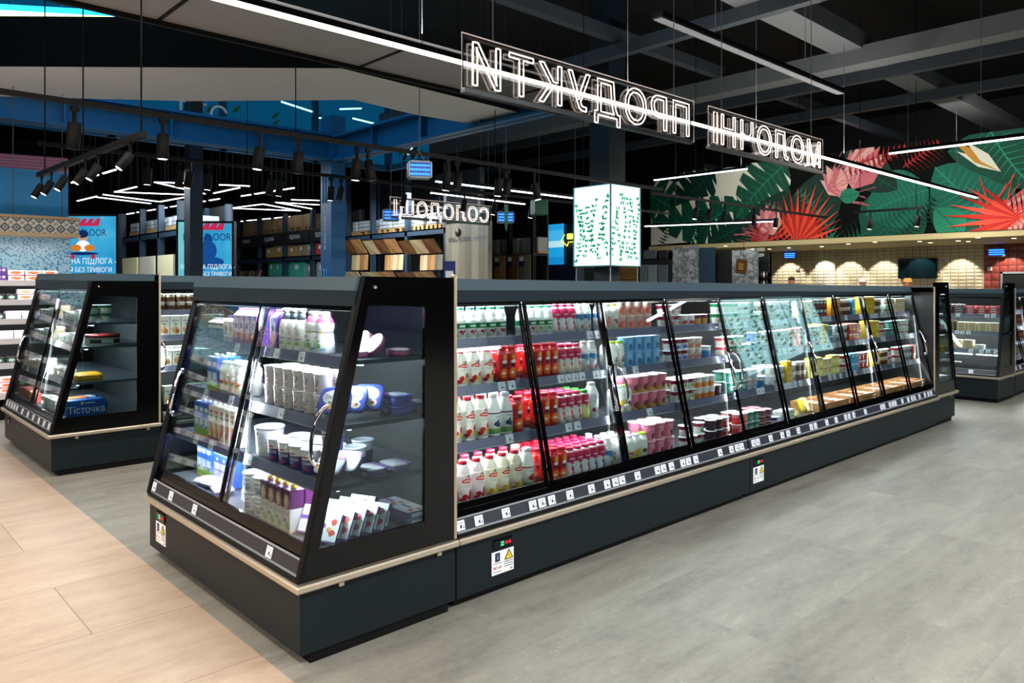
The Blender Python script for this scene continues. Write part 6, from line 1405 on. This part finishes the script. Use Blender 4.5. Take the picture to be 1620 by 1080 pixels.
r, w, h = poster('poster_blue_child', 316, 367, 353, 452, 14.5, 'turquoise lit poster of a blue figure right of the dark column', 1)
brand(r, -.1, h*.82, .7); lines(r, -.15, h*.3, .48)
g = MB()
for (cx, cz, rx, rz) in ((-.15, .74, .09, .1), (-.15, .56, .17, .2), (-.1, .38, .26, .1)): g.add([(cx+rx*math.cos(2*PI*k/16), -.004-.001*rx, h*cz+rz*math.sin(2*PI*k/16)) for k in range(16)], [tuple(range(16))])
g.obj('printed_figure', emis('poster_deep', '#1f62b8', .6), r)
dc = onD(306, 400, 14.2); S(MB().box(dc.x-.1, dc.x+.14, dc.y-.1, dc.y+.2, 0, 7).obj('steel_column', M_NAVYW), 'dark navy column between the two narrow lit posters', 'column')
dc = onD(958, 400, 20); 
# wood wall with logo, roll-up stand
a, b = onX(706, 400, XR), onX(773, 400, XR)
S(MB().box(XR-.02, XR+.1, b.y, a.y, 0, onX(740, 352, XR).z).obj('wall_panel', wood('panel_oak', '#6a6350', '#827a64', '#968e78', .6)), 'grey oak display wall right of the floor sample rack', 'wall')
lg = thing('wall_logo', 'small dark shop name lettering on the grey oak display wall', 'sign', (XR-.03, (a.y+b.y)/2, 0))
zl = onX(730, 379, XR).z
l_ = lettering('KING FLOOR', .15, M_INK, lg, (0, onX(728, 379, XR).y-(a.y+b.y)/2, zl), '-x', .85); l2 = lettering('ASSORO', .12, M_INKG, lg, (0, onX(759, 379, XR).y-(a.y+b.y)/2, zl), '-x', .85)
MB().lathe([(0, 0), (.09, 0), (.09, .01), (0, .01)], 12, M=Matrix.Translation((0, onX(726, 371, XR).y-(a.y+b.y)/2, zl+.16)) @ Matrix.Rotation(-PI/2, 4, 'Y')).obj('emblem', M_INK, lg)
p = onD(711, 452, 11.6); ru = thing('roll_up_stand', 'narrow navy stand with white square before the grey oak wall', 'stand', (p.x, p.y, 0), -.75)
MB().box(-.09, .09, 0, .03, .1, onD(711, 413, 11.6).z).obj('banner', mat('banner_navy', '#1c2c74', .5), ru); MB().box(-.06, .06, -.004, 0, 1.55, 1.68).obj('white_square', M_INKW, ru); MB().bbox(-.12, .12, -.1, .12, 0, .1, .01).obj('foot', M_MATT, ru)
# door and board displays behind, centre
XD = 13.5
def DY(px): return onX(px, 400, XD).y
rk = thing('storage_rack', 'dark rack of wall panel samples between oak wall and light box', 'rack', (XD, DY(844), 0))
MB().box(.5, .55, 0, DY(770)-DY(844), 0, 3.4).obj('back_sheet', M_DARKW, rk)
MB().box(0, .5, 0, DY(770)-DY(844), onX(810, 402, XD).z-.05, onX(810, 402, XD).z).obj('shelf_beam', M_RACK, rk)
for px in (771, 805, 842): MB().box(-.02, .1, DY(px)-DY(844)-.04, DY(px)-DY(844)+.04, 0, 3.4).obj('upright', M_MATT, rk)
for i, (a, b, c) in enumerate(((772, 779, 1), (784, 801, 0), (805, 821, 2), (823, 841, 3))):
    o = MB().box(0, .03, 0, DY(a)-DY(b), .0, onX(800, 404, XD).z).obj('panel_sample', WD[c]); o.location = (XD-.05, DY(b), 0)
    MB().box(-.004, 0, (DY(a)-DY(b))*.5, (DY(a)-DY(b))*.95, 1.95, 2.08).obj('blue_label', M_NAVY, o); MB().box(-.004, 0, (DY(a)-DY(b))*.6, (DY(a)-DY(b))*.95, 2.09, 2.2).obj('white_label', M_INKW, o)
    tag(o, '%s tall wood panel sample from the left beside the light box' % ORD[i], 'panel sample')
for i, (a, b) in enumerate(((773, 783), (789, 815), (819, 847))):
    y = DY(b); w = DY(a)-y; z = onX(810, 402, XD).z
    r = thing('pallet', '%s pallet of pale boards from the left over the panel samples' % ORD[i], 'pallet', (XD, y, z)); MB().box(.11, .48, 0, w, 0.003, .05).obj('deck', M_PALLET, r); MB().bbox(.11, .48, .02, w-.02, .05, .42, .01).obj('wrapped_stock', mat('board_stock', '#8a8a82', .5), r)
# blue screen poster and arrow marker left of the light box
XB = 14.5
a, b = onX(852, 357, XB), onX(893, 418, XB)
S(MB().box(XB, XB+.3, onX(912, 400, XB).y, onX(846, 400, XB).y, 0, onX(870, 356, XB).z).obj('wall_niche', M_NAVYW), 'dark navy wall carrying a blue lit picture', 'wall')
r = thing('lit_picture', 'blue lit picture of a bathtub on the dark navy wall left of the light box', 'poster', (XB-.02, b.y, b.z))
MB().box(-.04, .0, 0, a.y-b.y, 0, a.z-b.z).obj('lit_print', pm('bath_print', '#1f9fe0', [('b', .45, .62, '#b8e4f0'), ('b', .62, .9, '#45b4e6'), ('b', 0, .2, '#1788cc')], warp=.06, emit=.9), r)
ar = thing('neon_arrow_sign', 'small yellow zigzag neon arrow left of the leaf light box', 'sign', onX(893, 382, XB-.1))
MB().tube([(0, .0, .18), (0, .12, .03), (0, -.1, -.12)], .012, 6).tube([(0, -.1, -.12), (0, -.14, -.02), (0, -.34, -.02)], .012, 6).obj('yellow_tube', emis('neon_yellow', '#f4e02c', 3), ar)
MB().bbox(-.02, .0, -.3, -.1, .05, .2, .02).obj('yellow_letter', emis('neon_yellow2', '#e8e060', 1.5), ar)
p = onD(801, 365, 12.8); mk = thing('hanging_marker', 'thin green hanging arrow marker before the insect lamp', 'sign', p, -.6)
MB().prism([(-.03, .12), (.03, .12), (.03, .45), (-.03, .45)], -.01, .01, 'y').prism([(-.03, .12), (.03, .12), (.0, -.02)], -.01, .01, 'y').obj('arrow', mat('marker_green', '#3f9a72', .5), mk); MB().tube([(0, 0, .45), (0, 0, 3)], .004, 5).obj('hanging_wire', M_HANG, mk)
p = onD(853, 340, 13); gb = thing('hanging_cube', 'small dark green hanging cube left of the light box', 'sign', p, -.4); MB().bbox(-.12, .12, -.12, .12, 0, .26, .01).obj('cube_body', mat('cube_green', '#14563a', .5), gb); MB().tube([(0, 0, .26), (0, 0, 3)], .004, 5).obj('hanging_wire', M_HANG, gb)
# displays under and right of the light box
XE = 18.0
def EY(px): return onX(px, 400, XE).y
def board(px0, px1, py0, py1, m, label, cat='panel sample', name='display_board', X=XE):
    a, b = onX(px0, py0, X), onX(px1, py1, X)
    zb = b.z if py1 < 415 or name == 'text_sign_board' else 0
    o = MB().box(0, .06, 0, a.y-b.y, 0, a.z-zb).obj(name, m); o.location = (X, b.y, zb); tag(o, label, cat); return o
M_MOSG = pm('mosaic_grey', '#44544e', [('t', -9, 9, -9, 9, '#2f3c38', .08)]); M_MOSB = pm('mosaic_brown', '#8a6a3c', [('t', -9, 9, -9, 9, '#5f4526', .09)])
board(921, 963, 421, 456, M_MOSG, 'grey-green mosaic board under the left face of the light box'); board(968, 1008, 421, 456, M_MOSB, 'brown mosaic board under the right face of the light box')
M_STONE = [mat('stone_grey', '#5f6a70', .5), mat('stone_pale', '#737d82', .5), mat('stone_blue', '#4d5a63', .5)]
for i, (a, b) in enumerate(((1012, 1023), (1025, 1038), (1041, 1055))): board(a, b, 419, 452, M_STONE[i], '%s tall grey stone slab from the left, right of the light box' % ORD[i])
lg_ = thing('tile_ledge', 'dark ledge carrying two tile crates above the stone slabs', 'ledge', (XE, EY(1058), 0)); MB().box(.07, .5, 0, EY(1012)-EY(1058), 0, onX(1030, 409, XE).z-.03).obj('ledge_body', M_DARKW, lg_)
for i, (a, b) in enumerate(((1018, 1037), (1041, 1055))): board(a, b, 396, 409, mat('crate_dark%d' % i, '#4d565a' if i == 0 else '#20262a', .5), '%s crate of tiles on the ledge above the stone slabs' % ['pale', 'dark'][i], 'crate', 'tile_crate', X=XE+.1)
T = NT('marble'); n = T.noise(T.coord(), 2.2, 7, .7); v = T.math('ABSOLUTE', T.math('SUBTRACT', n.outputs[0], .5)); T.l(T.ramp(v, [(0, '#3f474c'), (.03, '#7a8084'), (.12, '#9aa0a2')]), T.b.inputs['Base Color']); T.b.inputs['Roughness'].default_value = .2
board(1064, 1104, 391, 455, T.m, 'grey marble wall slab beside the dark kitchen opening', 'wall slab', 'marble_slab'); board(1158, 1198, 396, 455, T.m, 'pale marble slab behind the hanging menu board', 'wall slab', 'marble_slab')
board(1106, 1130, 392, 455, M_RACK, 'blue-grey cabinet edge left of the kitchen opening', 'cabinet', 'cabinet_side'); board(1133, 1158, 396, 455, M_INK, 'dark shop window between two marble slabs', 'window', 'display_window', X=18.3)
bd = board(1188, 1216, 400, 431, mat('menu_black', '#14171a', .4), 'black sign board with two lines of white text left of the cream wall', 'sign', 'text_sign_board', X=18.4)
for i, t in enumerate(('ЙДЕ ДОМ СЕРЕТЕ', 'ПОКУПАЙ УДОМ')): lettering(t, .11, M_INKW, bd, (-.004, .38, .60-.14*i), '-x', .55)
p = onX(1172, 432, 17.6); hm = thing('hanging_board', 'brown square menu board hanging askew before the marble', 'sign', p, -PI/2-.3)
MB().bbox(-.2, .2, -.01, .01, -.02, .36, .004, M=Matrix.Rotation(.12, 4, 'Y')).obj('board', mat('board_brown', '#4a3218', .5), hm); MB().tube([(.1, 0, .34), (.1, 0, 1.3)], .005, 5).obj('hanging_wire', M_INK, hm)
tl = MB()
for k in range(3): tl.box(-.09, .08, -.014, -.011, .1+.06*k, .125+.06*k, M=Matrix.Rotation(.12, 4, 'Y'))
tl.obj('gilt_print', mat('gilt', '#b08a3c', .4), hm)
rr = random.Random(11)
bs = thing('bottle_shelf', 'dark shelf of small bottles under the text board', 'shelf', (18.3, onX(1217, 440, 18.3).y, 0)); wb = onX(1188, 440, 18.3).y-onX(1217, 440, 18.3).y
for z in (onX(1200, 452, 18.3).z, onX(1200, 440, 18.3).z): MB().box(-.15, .1, 0, wb, z-.02, z).obj('board', M_MATT, bs)
MB().box(.1, .13, 0, wb, 0, 1.70).obj('back_sheet', M_MATT, bs)
for i in range(12):
    px = 1191+(i % 6)*4.4; p = onX(px, 440 if i > 5 else 452, 18.25); p.z = onX(1200, 440 if i > 5 else 452, 18.3).z+.02; o = MB().lathe([(0, 0), (.03, 0), (.03, .09), (.012, .12), (.012, .15), (0, .15)], 10).obj('bottle', mat('btl_%d' % (i % 3), ['#3a2c24', '#c9c4bc', '#20262a'][i % 3], .3)); o.location = p
    tag(o, '%s small bottle from left on the %s board of the bottle shelf' % (ORD[i % 6], 'upper' if i > 5 else 'lower'), 'bottle', 'bottles under the text board')
# produce showing over the fridge tops
for i, (px, c, nm) in enumerate(((902, '#b5483a', 'red'), (921, '#d9a08a', 'peach'), (941, '#c98a5c', 'tan'), (960, '#55b03a', 'bright green'), (980, '#4aa834', 'green'))):
    p = onD(px, 449, 10.5); o = MB().lathe([(0, 0), (.05, .01), (.075, .05), (.06, .1), (0, .115)], 12).obj('produce', mat('prod_'+c, c, .5)); o.location = (p.x, p.y, 1.40); tag(o, '%s rounded produce heap top peeking over the fridge canopy' % nm, 'produce')
st = MB().box(-.9, .9, -.4, .4, 0, 1.40).obj('produce_stand', M_DARKW); q = onD(935, 449, 10.6); st.location = (q.x, q.y, 0); st.rotation_euler = (0, 0, -.75); tag(st, 'dark produce stand behind the long fridge run', 'stand')
# ================================================================ open wall fridge at far left and its header
YW = 9.7
xr = onY(66, 500, YW).x; x0 = -1.6; Lw = xr-x0+.55
LVM = [1.50, 1.29, 1.08, .865, .60, .27]
mdk = thing('open_wall_fridge', 'tall open wall fridge with white price rails at the far left', 'display fridge', (x0, YW, 0))
MB().box(0, Lw, .0, .9, 0, .16).obj('base', M_MATT, mdk); MB().box(0, Lw, .85, .9, .16, 1.58).obj('back_panel', mat('dark_back', '#15181b', .5), mdk); MB().box(Lw-.04, Lw, 0, .9, .16, 1.6).obj('end_wall', M_MATT, mdk)
for z in LVM:
    sh = MB().box(0, Lw-.04, .02, .85, z-.02, z).obj('shelf', M_WHITE, mdk); MB().box(0, Lw-.04, .0, .02, z-.05, z+.012).obj('price_rail', mat('rail_white', '#d9d6da', .4), sh)
    tg = MB()
    for k in range(18): tg.box(.1+k*.17, .17+k*.17, -.004, 0, z-.045, z+.008)
    tg.obj('price_tag', mat('tag_lilac', '#8d88a4', .5), sh)
for i, z in enumerate(LVM[:-1]): area('wall_fridge_light', (x0+Lw/2, YW+.05, z-.06), Lw, .05, 9, (1, .96, .98), (.4, 0, 0))
area('wall_fridge_light', (x0+Lw/2, YW-.05, 1.95), Lw, .08, 22, (1, .96, .98), (.3, 0, 0))
simple('violet_pack', '#5a3486', .055, .05, .075, 'dairy_pack', [('e', -.02, .045, .016, .016, '#e8e2f0'), ('e', .025, .045, .014, .014, '#e8e2f0')]); simple('rose_pack', '#efe4e2', .075, .06, .06, 'dairy_pack', [('e', 0, .034, .05, .016, '#d8784a'), ('b', 0, .01, '#d0485a')])
simple('pale_pack', '#ddd9e6', .07, .06, .045, 'dairy_pack', [('t', -.05, .05, .01, .03, '#7d76a8', .012)]); simple('dark_pack', '#2a2c30', .05, .05, .07, 'dairy_pack', [('e', 0, .035, .03, .018, '#9ac0a0')])
bag('mesh_bag', .06, .05, pm('mesh_bag', '#b8451c', [('e', 0, 0, .03, .02, '#e8792c')]), 'dairy_bag')
FRAME['mdk'] = Matrix.Translation((x0, YW, 0))
class _N: name = 'mdk'
rows = [(0, [('violet_pack', 'violet dairy pack', 2, 2), ('rose_pack', 'rose dairy pack', 3, 2), ('pale_pack', 'pale dairy pack', 2, 1)]), (1, [('dark_pack', 'dark dairy pack', 3, 1), ('rose_pack', 'rose dairy pack', 2, 2)]), (2, [('dark_pack', 'dark dairy pack', 2, 1), ('pale_pack', 'pale dairy pack', 3, 2)]), (3, [('pale_pack', 'pale dairy pack', 3, 2), ('dark_pack', 'dark dairy pack', 2, 1)]), (4, [('dark_pack', 'dark dairy pack', 3, 1), ('mesh_bag', 'orange mesh bag', 1, 1), ('rose_pack', 'rose dairy pack', 1, 1)]), (5, [('rose_pack', 'rose dairy pack', 2, 3), ('dark_pack', 'dark dairy pack', 2, 2)])]
nm6 = ['topmost', 'second', 'third', 'fourth', 'fifth', 'lowest']
for li, items in rows:
    x = Lw-1.10
    for key, d, n, stk in items:
        k = KIT[key]
        for i in range(n):
            x += k['r']+.006
            for s in range(stk):
                put(_N, key, x, .09+k['d'], LVM[li]+.001+s*(k['h']+.0005), '%s %s%s, %s shelf of the open wall fridge' % (ORD[i], d, ' from the left'+(', %s up' % ORD[s] if stk > 1 else ''), nm6[li]), 'pack', '%ss, %s wall fridge shelf' % (d, nm6[li]))
            x += k['r']+.006
# header over it: mosaic, patterned band, blue panel
T = NT('blue_mosaic'); co = T.coord(); w1 = T.n('ShaderNodeTexVoronoi'); w1.inputs['Scale'].default_value = 34; T.l(co, w1.inputs['Vector']); n = T.noise(co, 3, 4)
T.l(T.ramp(T.math('MULTIPLY_ADD', n.outputs[0], .5, T.math('MULTIPLY', w1.outputs['Distance'], .9)), [(.3, '#1c3f5c'), (.5, '#4f8fb4'), (.75, '#a4cfe0')]), T.b.inputs['Base Color']); T.b.inputs['Roughness'].default_value = .2
S(MB().box(x0, onY(112, 400, YW+.95).x, YW+.95, YW+1.1, 0, 2.15).obj('wall_left', T.m), 'blue mosaic wall behind the open wall fridge', 'wall')
zb0, zb1, zb2 = onY(20, 371, YW+.3).z, onY(20, 339, YW+.3).z, onY(20, 262, YW+.3).z
hd = thing('header_canopy', 'blue header with patterned tile band over the open wall fridge', 'canopy', (x0, YW+.3, 0))
T = NT('pattern_tile'); co = T.coord(); sx, sy, sz = T.sep(co)
fx = T.math('SUBTRACT', T.math('FRACT', T.math('DIVIDE', sx, .11)), .5); fz = T.math('SUBTRACT', T.math('FRACT', T.math('DIVIDE', T.math('SUBTRACT', sz, zb0+.03), .11)), .5)
ax_, az_ = T.math('ABSOLUTE', fx), T.math('ABSOLUTE', fz); d1 = T.math('ADD', ax_, az_); d2 = T.math('SQRT', T.math('ADD', T.math('MULTIPLY', fx, fx), T.math('MULTIPLY', fz, fz)))
c = T.mix(T.math('COMPARE', d1, .42, .06), lin('#c9c4b4'), lin('#23282c')); c = T.mix(T.math('COMPARE', d2, .26, .05), c, lin('#2f5a78')); c = T.mix(T.math('LESS_THAN', d1, .13), c, lin('#23282c')); c = T.mix(T.math('GREATER_THAN', d1, .86), c, lin('#4f8fb0'))
c = T.mix(T.math('COMPARE', T.math('SUBTRACT', ax_, az_), 0, .03), c, lin('#5d6468'))
T.l(c, T.b.inputs['Base Color']); T.b.inputs['Roughness'].default_value = .4
xe = onY(125, 350, YW+.3).x-x0
MB().box(0, xe, 0, .06, zb0+.03, zb1-.03).obj('patterned_band', T.m, hd)
MB().box(0, xe+.01, -.02, .5, zb0, zb0+.03).box(0, xe+.01, -.02, .5, zb1-.03, zb1).obj('wood_edge', mat('edge_oak', '#b59a72', .5), hd)
MB().box(0, onY(108, 300, YW+.5).x-x0, .2, .26, zb1, zb2).obj('blue_panel', mat('panel_blue', '#0f86cc', .5), hd)
c = MB()
for px in (22, 100): xx = onY(px, 300, YW+.3).x-x0; c.tube([(xx, .05, zb1), (xx, .05, 6.9)], .004, 5)
c.obj('hanging_wire', M_HANG, hd)
p = onD(45, 268, 12); sr = thing('storage_rack', 'tall dark rack holding the pink-red stock at far left', 'rack', (p.x, p.y, 0), -.2); MB().box(-1.0, .55, .0, .4, onD(45, 280, 12).z-.06, onD(45, 280, 12).z-.004).obj('shelf_beam', M_RACK, sr)
for xx in (-1.0, .5): MB().box(xx, xx+.05, .42, .47, 0, 3.5).obj('upright', M_RACK, sr)
o = MB().bbox(-1.0, .55, 0, .4, 0, .35, .02).obj('red_stock', pm('red_stripes', '#c45a6a', [('t', -2, 2, 0, 1, '#e09aa4', .05)])); o.location = (p.x, p.y, onD(45, 280, 12).z); o.rotation_euler = (0, 0, -.2); tag(o, 'pink-red wrapped stock above the blue header at far left', 'stock')
# ================================================================ camera, light, look
w = bpy.data.worlds.new('store_air'); bpy.context.scene.world = w; w.use_nodes = True
w.node_tree.nodes['Background'].inputs[0].default_value = (.55, .7, .85, 1); w.node_tree.nodes['Background'].inputs[1].default_value = .02
# added area lights without fixtures for the flooring shop, back aisle, atrium and mural
area('shop_lamp', (8.2, 14.5, 3.65), 5, .4, 460, (.9, .96, 1)); area('shop_lamp', (4.0, 16.0, 3.65), 5, .4, 280, (.85, .93, 1)); area('shop_lamp', (15.5, 8.5, 4.4), 6, .3, 260, (1, .96, .9), (0, 0, PI/2))
area('atrium_light', (2.5, 9.6, 6.9), 6, 3, 160, (.45, .75, 1))
area('mural_light', (17.6, 6.5, 4.9), .4, 11, 190, (1, .97, .93), (0, -1.0, 0))
cam = bpy.data.cameras.new('camera'); co = bpy.data.objects.new('camera', cam); C.objects.link(co); bpy.context.scene.camera = co
cam.sensor_fit = 'HORIZONTAL'; cam.sensor_width = 36; cam.lens = F/1620*36; cam.shift_y = -(540-CY)/1620; cam.clip_end = 200; cam.clip_start = .05
co.location = (0, 0, H); co.rotation_euler = (PI/2, 0, math.atan2(-CA, CB))
sc = bpy.context.scene
sc.view_settings.view_transform = 'Standard'; sc.view_settings.look = 'None'; sc.view_settings.gamma = 1; sc.view_settings.use_curve_mapping = False; sc.view_settings.exposure = 0
cy = sc.cycles; cy.max_bounces = 8; cy.diffuse_bounces = 3; cy.glossy_bounces = 3; cy.transmission_bounces = 4; cy.transparent_max_bounces = 14; cy.caustics_reflective = False; cy.caustics_refractive = False
cy.sample_clamp_indirect = 6; cy.use_denoising = True; cy.use_adaptive_sampling = True
